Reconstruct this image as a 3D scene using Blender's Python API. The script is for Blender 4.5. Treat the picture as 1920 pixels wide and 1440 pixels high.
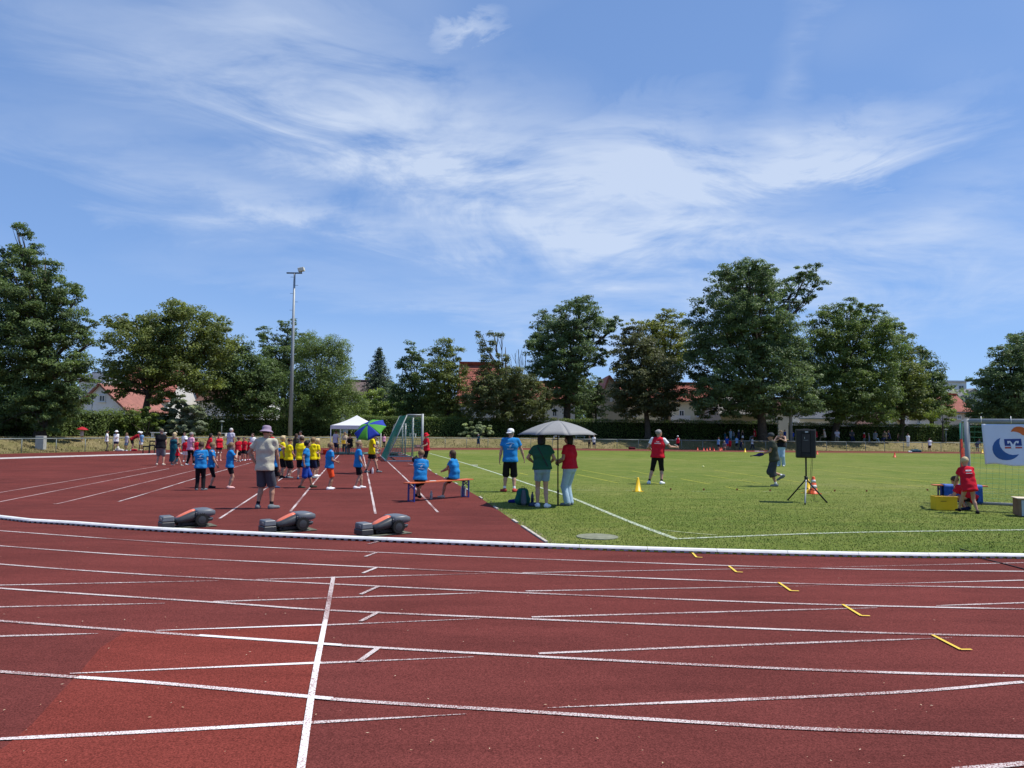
import bpy, bmesh, math, random
import numpy as np
from mathutils import Vector, Matrix
from mathutils.geometry import tessellate_polygon

random.seed(7)
RNG = np.random.default_rng(7)
SC = bpy.context.scene
COL = SC.collection
for _o in list(bpy.data.objects):
    bpy.data.objects.remove(_o)

# ------------------------------------------------------------------ camera
F_PX, CAM_H, HOR, ROLL = 1442.0, 1.80, 803.0, 0.011
_th = math.atan((HOR - 720.0) / F_PX)
_U = Vector((0, -math.sin(_th), math.cos(_th)))
_X = Vector((1, 0, 0))
FWD = Vector((0, math.cos(_th), math.sin(_th)))
RIGHT = _X * math.cos(ROLL) + _U * math.sin(ROLL)
UP = _U * math.cos(ROLL) - _X * math.sin(ROLL)
cam_data = bpy.data.cameras.new('camera')
cam = bpy.data.objects.new('camera', cam_data)
COL.objects.link(cam)
mw = Matrix((RIGHT, UP, -FWD)).transposed().to_4x4()
mw.translation = Vector((0, 0, CAM_H))
cam.matrix_world = mw
cam_data.sensor_width = 36.0
cam_data.lens = 36.0 * F_PX / 1920.0
cam_data.clip_start = 0.1
cam_data.clip_end = 6000.0
SC.camera = cam

# ------------------------------------------------------------------ light
SUN_EL = math.radians(62.0)
SUN_AZ = math.radians(4.0)          # from +X, turned slightly away from the camera
SUN_DIR = Vector((math.cos(SUN_EL) * math.cos(SUN_AZ), math.cos(SUN_EL) * math.sin(SUN_AZ), math.sin(SUN_EL)))
sd = bpy.data.lights.new('sun', 'SUN')
sd.energy = 4.2
sd.angle = math.radians(0.53)
sd.color = (1.0, 0.955, 0.88)
sun = bpy.data.objects.new('sun', sd)
COL.objects.link(sun)
sun.rotation_euler = SUN_DIR.to_track_quat('Z', 'Y').to_euler()
sun.location = (30, 0, 60)
SC.view_settings.view_transform = 'Standard'
SC.view_settings.look = 'None'
SC.view_settings.gamma = 1.0
SC.view_settings.exposure = 0.35
SC.cycles.max_bounces = 5
SC.cycles.diffuse_bounces = 2
SC.cycles.glossy_bounces = 2
SC.cycles.transmission_bounces = 3
SC.cycles.transparent_max_bounces = 6

# ------------------------------------------------------------------ sky
W = bpy.data.worlds.new('World')
SC.world = W
W.use_nodes = True
W.cycles.sampling_method = 'NONE'
wn, wl = W.node_tree.nodes, W.node_tree.links
wn.clear()

def wmath(op, a, b=None, c=None, clamp=False):
    n = wn.new('ShaderNodeMath'); n.operation = op; n.use_clamp = clamp
    for i, v in enumerate((a, b, c)):
        if v is None: continue
        if isinstance(v, (int, float)): n.inputs[i].default_value = v
        else: wl.new(v, n.inputs[i])
    return n.outputs[0]

sky = wn.new('ShaderNodeTexSky')
sky.sky_type = 'NISHITA'
sky.sun_disc = False
sky.sun_elevation = SUN_EL
sky.sun_rotation = math.radians(90.0) - SUN_AZ     # measured from +Y towards +X
sky.altitude = 1800.0
sky.air_density = 1.0
sky.dust_density = 0.0
sky.ozone_density = 3.0
tc = wn.new('ShaderNodeTexCoord')
sep = wn.new('ShaderNodeSeparateXYZ')
wl.new(tc.outputs['Generated'], sep.inputs[0])
dx, dy, dz = sep.outputs
az = wmath('ARCTAN2', dx, dy)
el = wmath('ARCSINE', dz)
# cirrus lies on a high flat layer: project the view ray on it
zc = wmath('ADD', wmath('MAXIMUM', dz, 0.0), 0.12)
cu = wmath('DIVIDE', dx, zc)
cv = wmath('DIVIDE', dy, zc)
comb = wn.new('ShaderNodeCombineXYZ')
wl.new(cu, comb.inputs[0]); wl.new(cv, comb.inputs[1])

def wnoise(vec, scale, detail, rough, dist, rot=0.0, sx=1.0, sy=1.0, off=(0, 0, 0)):
    mp = wn.new('ShaderNodeMapping')
    mp.inputs['Rotation'].default_value = (0, 0, rot)
    mp.inputs['Scale'].default_value = (sx, sy, 1)
    mp.inputs['Location'].default_value = off
    wl.new(vec, mp.inputs[0])
    t = wn.new('ShaderNodeTexNoise')
    t.inputs['Scale'].default_value = scale
    t.inputs['Detail'].default_value = detail
    t.inputs['Roughness'].default_value = rough
    t.inputs['Distortion'].default_value = dist
    wl.new(mp.outputs[0], t.inputs['Vector'])
    return t.outputs[0]

angv = wn.new('ShaderNodeCombineXYZ')
wl.new(az, angv.inputs[0]); wl.new(el, angv.inputs[1])
n_wisp = wnoise(angv.outputs[0], 4.6, 6.0, 0.64, 1.0, rot=0.30, sx=0.85, sy=2.6, off=(0.3, 1.7, 0))
n_soft = wnoise(angv.outputs[0], 2.3, 2.0, 0.5, 0.0, rot=0.25, sx=1.0, sy=1.7, off=(4.1, 0.6, 0))
n_fine = wnoise(comb.outputs[0], 2.0, 4.0, 0.6, 0.0, rot=0.6, sx=1.0, sy=2.2, off=(2.0, 7.0, 0))

def px_ang(px, py):
    d = FWD * F_PX + RIGHT * (px - 960) + UP * (720 - py)
    d.normalize()
    return math.atan2(d.x, d.y), math.asin(d.z)

# the banks of cirrus seen over the ground: centre, half-widths (angles) and tilt
jit = wn.new('ShaderNodeCombineXYZ')
wl.new(wmath('MULTIPLY_ADD', n_soft, 0.30, wmath('SUBTRACT', az, 0.15)), jit.inputs[0])
wl.new(wmath('MULTIPLY_ADD', n_wisp, 0.16, wmath('SUBTRACT', el, 0.08)), jit.inputs[1])

def bank(px, py, wpx, hpx, tilt, amp):
    a0, e0 = px_ang(px, py)
    mp = wn.new('ShaderNodeMapping'); mp.vector_type = 'TEXTURE'
    mp.inputs['Location'].default_value = (a0, e0, 0)
    mp.inputs['Rotation'].default_value = (0, 0, tilt)
    mp.inputs['Scale'].default_value = (1.75 * wpx / F_PX, 1.75 * hpx / F_PX, 1)
    wl.new(jit.outputs[0], mp.inputs[0])
    g = wn.new('ShaderNodeTexGradient'); g.gradient_type = 'SPHERICAL'
    wl.new(mp.outputs[0], g.inputs[0])
    return g.outputs['Fac'], amp

banks = [bank(560, 220, 420, 110, -0.25, 0.62), bank(880, 290, 330, 100, -0.25, 0.62), bank(1180, 270, 140, 55, 0.05, 0.75),
         bank(1390, 300, 170, 38, 0.18, 0.78), bank(1590, 285, 180, 32, 0.16, 0.85), bank(1130, 480, 240, 110, 0.0, 0.7),
         bank(1420, 440, 260, 50, -0.12, 0.45), bank(1730, 420, 240, 55, 0.3, 0.45), bank(330, 350, 300, 40, -0.25, 0.35),
         bank(1500, 120, 230, 30, 0.9, 0.30), bank(930, 45, 45, 16, 0.4, 0.8), bank(620, 40, 300, 60, -0.2, 0.4),
         bank(620, 400, 190, 24, -0.2, 0.4), bank(1660, 560, 420, 60, 0.1, 0.4), bank(760, 560, 300, 30, -0.15, 0.25)]
acc = 0.0
for b_, amp_ in banks:
    acc = wmath('MULTIPLY_ADD', b_, amp_, acc)
tex = wmath('ADD', wmath('MULTIPLY', n_wisp, 0.95), wmath('MULTIPLY', n_fine, 0.55))
tex = wmath('SUBTRACT', tex, 0.54)
dens = wmath('MULTIPLY', acc, wmath('MULTIPLY', tex, 2.5))
veil = wmath('MULTIPLY', wmath('MAXIMUM', wmath('SUBTRACT', n_soft, 0.56), 0.0), 0.7)
dens = wmath('MINIMUM', wmath('MAXIMUM', wmath('ADD', dens, veil), 0.0), 0.66)
up_mask = wmath('MULTIPLY', wmath('ADD', dz, 0.0), 14.0, clamp=True)
dens = wmath('MULTIPLY', dens, up_mask)

gm = wn.new('ShaderNodeGamma')                 # the camera's soft response to the sky
gm.inputs[1].default_value = 0.48
wl.new(sky.outputs[0], gm.inputs[0])
tn = wn.new('ShaderNodeMix'); tn.data_type = 'RGBA'; tn.blend_type = 'MULTIPLY'
tn.inputs[0].default_value = 1.0
wl.new(gm.outputs[0], tn.inputs[6])
tn.inputs[7].default_value = (0.93, 1.29, 1.92, 1)
mixc = wn.new('ShaderNodeMix'); mixc.data_type = 'RGBA'
wl.new(dens, mixc.inputs[0])
wl.new(tn.outputs[2], mixc.inputs[6])
mixc.inputs[7].default_value = (4.0, 4.45, 5.15, 1)
bg = wn.new('ShaderNodeBackground')
SKY_STRENGTH = 0.15
bg.inputs[1].default_value = SKY_STRENGTH
wl.new(mixc.outputs[2], bg.inputs[0])
wo = wn.new('ShaderNodeOutputWorld')
wl.new(bg.outputs[0], wo.inputs[0])

# ------------------------------------------------------------------ pixel <-> place
def ray(px, py):
    return FWD * F_PX + RIGHT * (px - 960.0) + UP * (720.0 - py)

def P(px, py, z=0.0):
    """the point of the level z seen at a pixel of the photograph"""
    d = ray(px, py)
    t = (z - CAM_H) / d.z
    return Vector((d.x * t, d.y * t, z))

def at(px, py, Y):
    """the point seen at a pixel that stands Y metres down range"""
    d = ray(px, py)
    t = Y / d.y
    return Vector((d.x * t, Y, CAM_H + d.z * t))

# fence line round the far side of the ground (traced at its foot)
_f = [P(0, 851), P(90, 848.8), P(170, 846.7), P(283, 844), P(420, 841.3), P(560, 840), P(700, 839.4), P(835, 839.5),
      P(1000, 840.2), P(1300, 843.2), P(1540, 845.3), P(1790, 847.0)]
_fx = [(v.x, v.y) for v in _f]
FENCE = [(-27.5, -40.0), (-29.5, 0.0), (-30.3, 22.0), (-29.8, 36.0)] + _fx[0:] + [(62.0, 77.0), (130.0, 80.0), (400.0, 90.0)]
_FA = np.array(FENCE)

def fence_dist(x, y):
    """signed distance beyond the fence line (positive outside the track)"""
    a, b = _FA[:-1], _FA[1:]
    ab = b - a
    p = np.array([x, y])
    t = np.clip(((p - a) * ab).sum(1) / (ab * ab).sum(1), 0, 1)
    c = a + ab * t[:, None]
    dd = np.hypot(*(p - c).T)
    i = int(dd.argmin())
    s = ab[i, 0] * (y - a[i, 1]) - ab[i, 1] * (x - a[i, 0])
    return float(dd[i]) * (1 if s > 0 else -1)

BANK_H = 0.85
def bank_profile(s):
    t = min(max((s - 0.3) / 4.2, 0.0), 1.0)
    return BANK_H * t * t * (3 - 2 * t)

def gz(x, y):
    return bank_profile(fence_dist(x, y))

def hit(px, py):
    """ground point seen at a pixel: the pitch, or the grass bank behind the fence"""
    d = ray(px, py); d.normalize()
    p0 = P(px, py) if d.z < -1e-4 else None
    if p0 is not None and p0.y < 300 and fence_dist(p0.x, p0.y) <= 0.3:
        return p0
    t = 20.0
    while t < 220:
        q = Vector((0, 0, CAM_H)) + d * t
        if q.z <= gz(q.x, q.y) or fence_dist(q.x, q.y) > 6.5:
            return Vector((q.x, q.y, gz(q.x, q.y)))
        t += 0.1
    q = at(px, py, 82.0)
    return Vector((q.x, q.y, BANK_H))

# ------------------------------------------------------------------ scene helpers
def tag(o, label=None, cat=None, group=None, kind=None):
    if label: o['label'] = label
    if cat: o['category'] = cat
    if group: o['group'] = group
    if kind: o['kind'] = kind
    return o

def empty(name, loc, rz=0.0, label=None, cat=None, group=None):
    o = bpy.data.objects.new(name, None)
    o.empty_display_size = 0.2
    COL.objects.link(o)
    o.location = loc
    o.rotation_euler = (0, 0, rz)
    return tag(o, label, cat, group)

def link_mesh(name, me, mat=None, parent=None, loc=None, rot=None):
    o = bpy.data.objects.new(name, me)
    COL.objects.link(o)
    if mat is not None and len(me.materials) == 0:
        me.materials.append(mat)
    if parent is not None: o.parent = parent
    if loc is not None: o.location = loc
    if rot is not None: o.rotation_euler = rot
    return o

def raw_mesh(name, V, loops, starts, mat=None, smooth=False):
    """fast mesh from numpy arrays"""
    me = bpy.data.meshes.new(name)
    V = np.asarray(V, np.float32)
    me.vertices.add(len(V)); me.vertices.foreach_set('co', V.ravel())
    loops = np.asarray(loops, np.int32)
    me.loops.add(len(loops)); me.loops.foreach_set('vertex_index', loops)
    starts = np.asarray(starts, np.int32)
    me.polygons.add(len(starts)); me.polygons.foreach_set('loop_start', starts)
    if smooth:
        me.polygons.foreach_set('use_smooth', np.ones(len(starts), bool))
    me.update(calc_edges=True)
    if mat: me.materials.append(mat)
    return me

def quads_mesh(name, V, Q, mat=None, smooth=False):
    Q = np.asarray(Q, np.int32)
    return raw_mesh(name, V, Q.ravel(), np.arange(len(Q)) * Q.shape[1], mat, smooth)

class MB:
    """collects shapes; build() links them as one mesh object"""
    def __init__(s):
        s.v, s.f = [], []
    def add(s, vs, fs):
        o = len(s.v)
        s.v += [tuple(v) for v in vs]
        s.f += [tuple(i + o for i in f) for f in fs]
        return s
    def box(s, c, size, rot=None, taper=1.0):
        x, y, z = size[0] / 2, size[1] / 2, size[2] / 2
        vs = [Vector((a * x * (taper if d > 0 else 1), b * y * (taper if d > 0 else 1), d * z)) for d in (-1, 1) for b in (-1, 1) for a in (-1, 1)]
        R = rot.to_matrix() if rot is not None and not isinstance(rot, Matrix) else rot
        if R is not None: vs = [R @ v for v in vs]
        c = Vector(c)
        return s.add([v + c for v in vs], [(0, 2, 3, 1), (4, 5, 7, 6), (0, 1, 5, 4), (2, 6, 7, 3), (0, 4, 6, 2), (1, 3, 7, 5)])
    def bar(s, a, b, w, h=None, up=(0, 0, 1)):
        a, b = Vector(a), Vector(b); h = w if h is None else h
        d = (b - a).normalized(); upv = Vector(up)
        if abs(d.dot(upv)) > 0.98: upv = Vector((0, 1, 0))
        sx = d.cross(upv).normalized(); sz = sx.cross(d)
        vs = []
        for p in (a, b):
            for i, j in ((-1, -1), (1, -1), (1, 1), (-1, 1)):
                vs.append(p + sx * (i * w / 2) + sz * (j * h / 2))
        return s.add(vs, [(3, 2, 1, 0), (4, 5, 6, 7), (0, 1, 5, 4), (1, 2, 6, 5), (2, 3, 7, 6), (3, 0, 4, 7)])
    def path(s, pts, rad, n=8, closed_ends=True):
        pts = [Vector(p) for p in pts]
        if isinstance(rad, (int, float)): rad = [rad] * len(pts)
        vs, fs = [], []
        ref = None
        for i, p in enumerate(pts):
            d = (pts[min(i + 1, len(pts) - 1)] - pts[max(i - 1, 0)])
            d = d.normalized() if d.length > 1e-9 else Vector((0, 0, 1))
            if ref is None:
                ref = Vector((0, 0, 1)) if abs(d.z) < 0.9 else Vector((1, 0, 0))
            sx = d.cross(ref)
            if sx.length < 1e-4: sx = d.cross(Vector((0.3, 1, 0.2)))
            sx.normalize(); sy = d.cross(sx); ref = -sy if False else ref
            for k in range(n):
                t = 2 * math.pi * k / n
                vs.append(p + (sx * math.cos(t) + sy * math.sin(t)) * rad[i])
        for i in range(len(pts) - 1):
            for k in range(n):
                a = i * n + k; b = i * n + (k + 1) % n
                fs.append((a, b, b + n, a + n))
        if closed_ends:
            fs.append(tuple(reversed(range(n)))); m = (len(pts) - 1) * n
            fs.append(tuple(m + k for k in range(n)))
        return s.add(vs, fs)
    def tube(s, a, b, r0, r1=None, n=8):
        return s.path([a, b], [r0, r0 if r1 is None else r1], n)
    def lathe(s, c, prof, n=20, M=None):
        """prof: (radius, height) list; M optional 3x3 rotation"""
        c = Vector(c); vs, fs = [], []
        for r, h in prof:
            for k in range(n):
                t = 2 * math.pi * k / n
                v = Vector((r * math.cos(t), r * math.sin(t), h))
                vs.append(c + (M @ v if M is not None else v))
        for i in range(len(prof) - 1):
            for k in range(n):
                a = i * n + k; b = i * n + (k + 1) % n
                fs.append((a, b, b + n, a + n))
        fs.append(tuple(reversed(range(n)))); m = (len(prof) - 1) * n
        fs.append(tuple(m + k for k in range(n)))
        return s.add(vs, fs)
    def prism(s, poly, thick, origin, ax, ay):
        """flat outline in the plane (ax, ay) given thickness along its normal"""
        ax, ay, o = Vector(ax).normalized(), Vector(ay).normalized(), Vector(origin)
        nz = ax.cross(ay)
        n = len(poly)
        vs = [o + ax * p[0] + ay * p[1] + nz * (thick / 2) for p in poly] + [o + ax * p[0] + ay * p[1] - nz * (thick / 2) for p in poly]
        tri = tessellate_polygon([[Vector((p[0], p[1], 0)) for p in poly]])
        fs = []
        for t in tri:
            a, b, c = t
            ar = (poly[b][0] - poly[a][0]) * (poly[c][1] - poly[a][1]) - (poly[b][1] - poly[a][1]) * (poly[c][0] - poly[a][0])
            if ar < 0: a, c = c, a
            fs += [(a, b, c), (a + n, c + n, b + n)]
        area = sum(poly[i][0] * poly[(i + 1) % n][1] - poly[(i + 1) % n][0] * poly[i][1] for i in range(n))
        for i in range(n):
            j = (i + 1) % n
            fs.append((i, i + n, j + n, j) if area > 0 else (j, j + n, i + n, i))
        return s.add(vs, fs)
    def mesh(s, name, mat, smooth=False):
        me = bpy.data.meshes.new(name)
        me.from_pydata(s.v, [], s.f)
        if smooth:
            me.polygons.foreach_set('use_smooth', np.ones(len(me.polygons), bool))
        me.materials.append(mat)
        me.update()
        return me
    def build(s, name, mat, parent=None, smooth=False, bevel=0.0, auto=None):
        me = s.mesh(name, mat, smooth)
        o = link_mesh(name, me, None, parent)
        if bevel > 0:
            m = o.modifiers.new('bevel', 'BEVEL'); m.width = bevel; m.segments = 2; m.limit_method = 'ANGLE'
            me.polygons.foreach_set('use_smooth', np.ones(len(me.polygons), bool))
            m.harden_normals = True
        return o

def copy_tree(o, parent=None):
    c = o.copy(); COL.objects.link(c)
    if parent is not None: c.parent = parent
    for ch in [x for x in bpy.data.objects if x.parent == o]:
        copy_tree(ch, c)
    return c

# ------------------------------------------------------------------ materials
_mc = {}
def nodes_of(name):
    m = bpy.data.materials.new(name)
    m.use_nodes = True
    nt = m.node_tree
    b = nt.nodes['Principled BSDF']
    return m, nt, b

def ramp(nt, fac, stops):
    r = nt.nodes.new('ShaderNodeValToRGB')
    el_ = r.color_ramp.elements
    while len(el_) < len(stops): el_.new(0.5)
    for e, (p, c) in zip(el_, stops):
        e.position = p; e.color = (c[0], c[1], c[2], 1)
    if fac is not None: nt.links.new(fac, r.inputs[0])
    return r.outputs[0]

def noise(nt, scale, detail=3.0, rough=0.5, dist=0.0, vec=None, coord='Object', stretch=None):
    n = nt.nodes.new('ShaderNodeTexNoise')
    n.inputs['Scale'].default_value = scale
    n.inputs['Detail'].default_value = detail
    n.inputs['Roughness'].default_value = rough
    n.inputs['Distortion'].default_value = dist
    if vec is None:
        t = nt.nodes.new('ShaderNodeTexCoord'); vec = t.outputs[coord]
    if stretch:
        mp = nt.nodes.new('ShaderNodeMapping'); mp.inputs['Scale'].default_value = stretch
        nt.links.new(vec, mp.inputs[0]); vec = mp.outputs[0]
    nt.links.new(vec, n.inputs['Vector'])
    return n.outputs[0]

def mixrgb(nt, fac, a, b, blend='MIX'):
    m = nt.nodes.new('ShaderNodeMix'); m.data_type = 'RGBA'; m.blend_type = blend
    for sock, v in ((m.inputs[0], fac), (m.inputs[6], a), (m.inputs[7], b)):
        if isinstance(v, (int, float)): sock.default_value = v
        elif isinstance(v, tuple): sock.default_value = (v[0], v[1], v[2], 1)
        else: nt.links.new(v, sock)
    return m.outputs[2]

def bump(nt, b, h, strength=0.3, dist=0.01):
    n = nt.nodes.new('ShaderNodeBump')
    n.inputs['Strength'].default_value = strength
    n.inputs['Distance'].default_value = dist
    nt.links.new(h, n.inputs['Height'])
    nt.links.new(n.outputs[0], b.inputs['Normal'])

def M(col, rough=0.6, var=0.15, scale=9.0, bmp=0.0, metal=0.0, spec=0.4, name='surface', sheen=0.0):
    key = (tuple(col), rough, var, scale, bmp, metal, spec, name)
    if key in _mc: return _mc[key]
    m, nt, b = nodes_of(name)
    n = noise(nt, scale, 4.0, 0.6)
    lo = tuple(c * (1 - var) for c in col); hi = tuple(min(1, c * (1 + var)) for c in col)
    nt.links.new(ramp(nt, n, [(0.3, lo), (0.7, hi)]), b.inputs['Base Color'])
    b.inputs['Roughness'].default_value = rough
    b.inputs['Metallic'].default_value = metal
    b.inputs['Specular IOR Level'].default_value = spec
    if bmp > 0: bump(nt, b, n, bmp, 0.02)
    if sheen: b.inputs['Sheen Weight'].default_value = sheen
    _mc[key] = m
    return m

def cloth(col, var=0.10):
    return M(col, 0.85, var, 11.0, 0.6, 0, 0.12, 'cloth')

def srgb(r, g, b):
    f = lambda c: (c / 255 / 12.92) if c / 255 <= 0.04045 else ((c / 255 + 0.055) / 1.055) ** 2.4
    return (f(r), f(g), f(b))
# ================================================================== THE SETTING
def struct(o):
    o['kind'] = 'structure'; return o

def sheet(name, poly, z, mat, parent=None):
    """flat sheet from an outline (x, y)"""
    pts = [Vector((p[0], p[1], 0)) for p in poly]
    tri = tessellate_polygon([pts])
    fs = []
    for a, b, c in tri:
        ar = (pts[b].x - pts[a].x) * (pts[c].y - pts[a].y) - (pts[b].y - pts[a].y) * (pts[c].x - pts[a].x)
        fs.append((a, b, c) if ar > 0 else (a, c, b))
    me = bpy.data.meshes.new(name)
    me.from_pydata([(p.x, p.y, z) for p in pts], [], fs)
    me.materials.append(mat)
    return link_mesh(name, me, None, parent)

def smooth_line(pts, n=8):
    """Catmull-Rom through 2D points"""
    p = [np.array(q[:2], float) for q in pts]
    if len(p) < 3: return [tuple(q) for q in p]
    p = [2 * p[0] - p[1]] + p + [2 * p[-1] - p[-2]]
    out = []
    for i in range(1, len(p) - 2):
        for k in range(n):
            t = k / n
            a, b, c, d = p[i - 1], p[i], p[i + 1], p[i + 2]
            out.append(tuple(0.5 * (2 * b + (c - a) * t + (2 * a - 5 * b + 4 * c - d) * t * t + (3 * b - a - 3 * c + d) * t ** 3)))
    out.append(tuple(p[-2]))
    return out

def offset_line(line, off):
    L = np.array(line, float)
    T = np.gradient(L, axis=0)
    T /= np.linalg.norm(T, axis=1)[:, None] + 1e-12
    N = np.stack([-T[:, 1], T[:, 0]], 1)
    return L + N * off

def stripe(name, line, width, z, mat, parent, w_end=None):
    """painted line of a given width along a 2D polyline; w_end lets it run to a thin tip"""
    L = np.array(line, float)
    n = len(L)
    ws = np.full(n, width / 2)
    if w_end is not None:
        t = np.linspace(0, 1, n)
        ws = ws * np.clip(np.where(t > 0.82, 1 - (t - 0.82) / 0.18 * (1 - w_end), 1), 0, 1)
    T = np.gradient(L, axis=0); T /= np.linalg.norm(T, axis=1)[:, None]
    N = np.stack([-T[:, 1], T[:, 0]], 1)
    A, B = L + N * ws[:, None], L - N * ws[:, None]
    V = np.concatenate([np.c_[A, np.full(n, z)], np.c_[B, np.full(n, z)]])
    Q = [(i + n, i + 1 + n, i + 1, i) for i in range(n - 1)]
    return link_mesh(name, quads_mesh(name, V, Q, mat), None, parent)

# ---------------- materials of the ground
def track_material(name, dark, mid, light):
    m, nt, b = nodes_of(name)
    big = noise(nt, 0.35, 5, 0.6, 0.4)
    streak = noise(nt, 1.6, 6, 0.65, 0.6, stretch=(0.35, 1.4, 1))
    gran = noise(nt, 95.0, 2, 0.7)
    gran2 = noise(nt, 230.0, 1, 0.6)
    c = ramp(nt, big, [(0.30, dark), (0.52, mid), (0.72, light)])
    c2 = ramp(nt, streak, [(0.33, tuple(x * 0.72 for x in mid)), (0.68, tuple(x * 1.26 for x in mid))])
    c = mixrgb(nt, 0.5, c, c2)
    g = ramp(nt, gran, [(0.30, (0.45, 0.42, 0.42)), (0.50, (0.95, 0.95, 0.95)), (0.72, (1.55, 1.50, 1.50))])
    c = mixrgb(nt, 0.95, c, g, 'MULTIPLY')
    g2 = ramp(nt, gran2, [(0.3, (0.75, 0.75, 0.75)), (0.7, (1.2, 1.2, 1.2))])
    c = mixrgb(nt, 0.7, c, g2, 'MULTIPLY')
    nt.links.new(c, b.inputs['Base Color'])
    b.inputs['Roughness'].default_value = 0.95
    b.inputs['Specular IOR Level'].default_value = 0.04
    bump(nt, b, gran, 0.6, 0.004)
    return m

MAT_TRACK = track_material('tartan', (0.090, 0.026, 0.023), (0.136, 0.036, 0.031), (0.180, 0.045, 0.039))
MAT_TRACK2 = track_material('tartan_repair', (0.150, 0.034, 0.026), (0.175, 0.038, 0.029), (0.198, 0.042, 0.032))

def paint_material(name, col, under, wear):
    """worn road paint: granules of the track show through"""
    m, nt, b = nodes_of(name)
    g = noise(nt, 85.0, 3, 0.75)
    w = noise(nt, 0.7, 4, 0.6)
    s = nt.nodes.new('ShaderNodeMath'); s.operation = 'MULTIPLY_ADD'
    nt.links.new(w, s.inputs[0]); s.inputs[1].default_value = 0.55; s.inputs[2].default_value = wear - 0.30
    t = nt.nodes.new('ShaderNodeMath'); t.operation = 'SUBTRACT'
    nt.links.new(g, t.inputs[0]); nt.links.new(s.outputs[0], t.inputs[1])
    f = ramp(nt, t.outputs[0], [(0.0, (0, 0, 0)), (0.10, (1, 1, 1))])
    c = mixrgb(nt, f, under, col)
    nt.links.new(c, b.inputs['Base Color'])
    b.inputs['Roughness'].default_value = 0.75
    b.inputs['Specular IOR Level'].default_value = 0.2
    bump(nt, b, g, 0.5, 0.003)
    return m

MAT_LINE = paint_material('track_paint', (0.62, 0.55, 0.53), (0.17, 0.06, 0.055), 0.47)
MAT_LINE_NEW = paint_material('track_paint_fresh', (0.78, 0.74, 0.72), (0.30, 0.17, 0.16), 0.43)
MAT_LINE_OLD = paint_material('track_paint_old', (0.50, 0.36, 0.34), (0.15, 0.05, 0.05), 0.42)
MAT_LINE_YEL = paint_material('track_paint_yellow', (0.72, 0.50, 0.07), (0.3, 0.15, 0.04), 0.28)

def grass_material():
    m, nt, b = nodes_of('turf')
    big = noise(nt, 0.12, 4, 0.55)
    mid = noise(nt, 2.0, 7, 0.72, 0.6, stretch=(0.45, 1.0, 1))
    fine = noise(nt, 9.0, 6, 0.78)
    c = ramp(nt, big, [(0.36, (0.080, 0.122, 0.015)), (0.50, (0.132, 0.156, 0.028)), (0.62, (0.190, 0.185, 0.055)), (0.72, (0.250, 0.215, 0.095))])
    c2 = ramp(nt, mid, [(0.32, (0.060, 0.108, 0.012)), (0.5, (0.122, 0.165, 0.024)), (0.68, (0.220, 0.225, 0.060))])
    c = mixrgb(nt, 0.65, c, c2)
    g = ramp(nt, fine, [(0.25, (0.55, 0.60, 0.5)), (0.5, (1, 1, 1)), (0.78, (1.4, 1.32, 1.2))])
    c = mixrgb(nt, 0.75, c, g, 'MULTIPLY')
    nt.links.new(c, b.inputs['Base Color'])
    b.inputs['Roughness'].default_value = 0.9
    b.inputs['Specular IOR Level'].default_value = 0.15
    bump(nt, b, fine, 0.8, 0.04)
    return m
MAT_GRASS = grass_material()

def bank_material():
    m, nt, b = nodes_of('dry_grass')
    n1 = noise(nt, 0.5, 5, 0.65, 0.4)
    n2 = noise(nt, 5.0, 5, 0.7)
    c = ramp(nt, n1, [(0.30, (0.105, 0.110, 0.034)), (0.5, (0.175, 0.148, 0.068)), (0.72, (0.250, 0.200, 0.108))])
    g = ramp(nt, n2, [(0.25, (0.55, 0.55, 0.55)), (0.5, (1, 1, 1)), (0.75, (1.3, 1.28, 1.2))])
    nt.links.new(mixrgb(nt, 0.8, c, g, 'MULTIPLY'), b.inputs['Base Color'])
    b.inputs['Roughness'].default_value = 0.95
    b.inputs['Specular IOR Level'].default_value = 0.1
    bump(nt, b, n2, 0.8, 0.08)
    return m
MAT_BANK = bank_material()

# ---------------- lawn sheet inside the fence, red track laid on it
fence_pts = smooth_line(FENCE, 6)
lawn_poly = [p for p in fence_pts if p[0] < 200] + [(200, -60), (-27.5, -60)]
lawn = struct(sheet('lawn', lawn_poly, 0.0, MAT_GRASS))

KERB_PX = [(0, 973.5), (150, 986), (300, 997), (500, 1006.5), (700, 1015.5), (960, 1026), (1175, 1033.5), (1435, 1041), (1695, 1046), (1920, 1047.5)]
kerb_line = smooth_line([(-24.5, 26.0), (-17.6, 19.5)] + [tuple(P(*p).xy) for p in KERB_PX] + [(12.0, 11.0), (20.0, 12.0)], 10)
BORDER_PX = [(1025, 1018), (968, 980), (900, 933), (853, 906), (812, 886), (778, 860), (752, 849.5)]
border = [tuple(P(*p).xy) for p in BORDER_PX]
# end of the red D area and inner edge of the far straight
INNER_PX = [(752, 849.5), (800, 844.4), (900, 843.6), (1000, 844.0), (1300, 846.9), (1540, 849.0), (1790, 850.6)]
inner = [tuple(P(*p).xy) for p in INNER_PX]
far_in = [p for p in fence_pts if p[0] < 130]
i_k = min(range(len(kerb_line)), key=lambda i: (kerb_line[i][0] - border[0][0]) ** 2 + (kerb_line[i][1] - border[0][1]) ** 2)
kerb_right = kerb_line[i_k:]
red = []
red += [(-27.4, -30.0), (60.0, -30.0), (60.0, 16.0)] + [kerb_line[-1]] + list(reversed(kerb_right))[1:]
red += border + inner[1:] + [(60.0, 74.0), (125.0, 77.0)]
red += [tuple(p) for p in offset_line(list(reversed(far_in)), 0.25)][1:]
track = struct(sheet('running_track', red, 0.004, MAT_TRACK))

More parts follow.
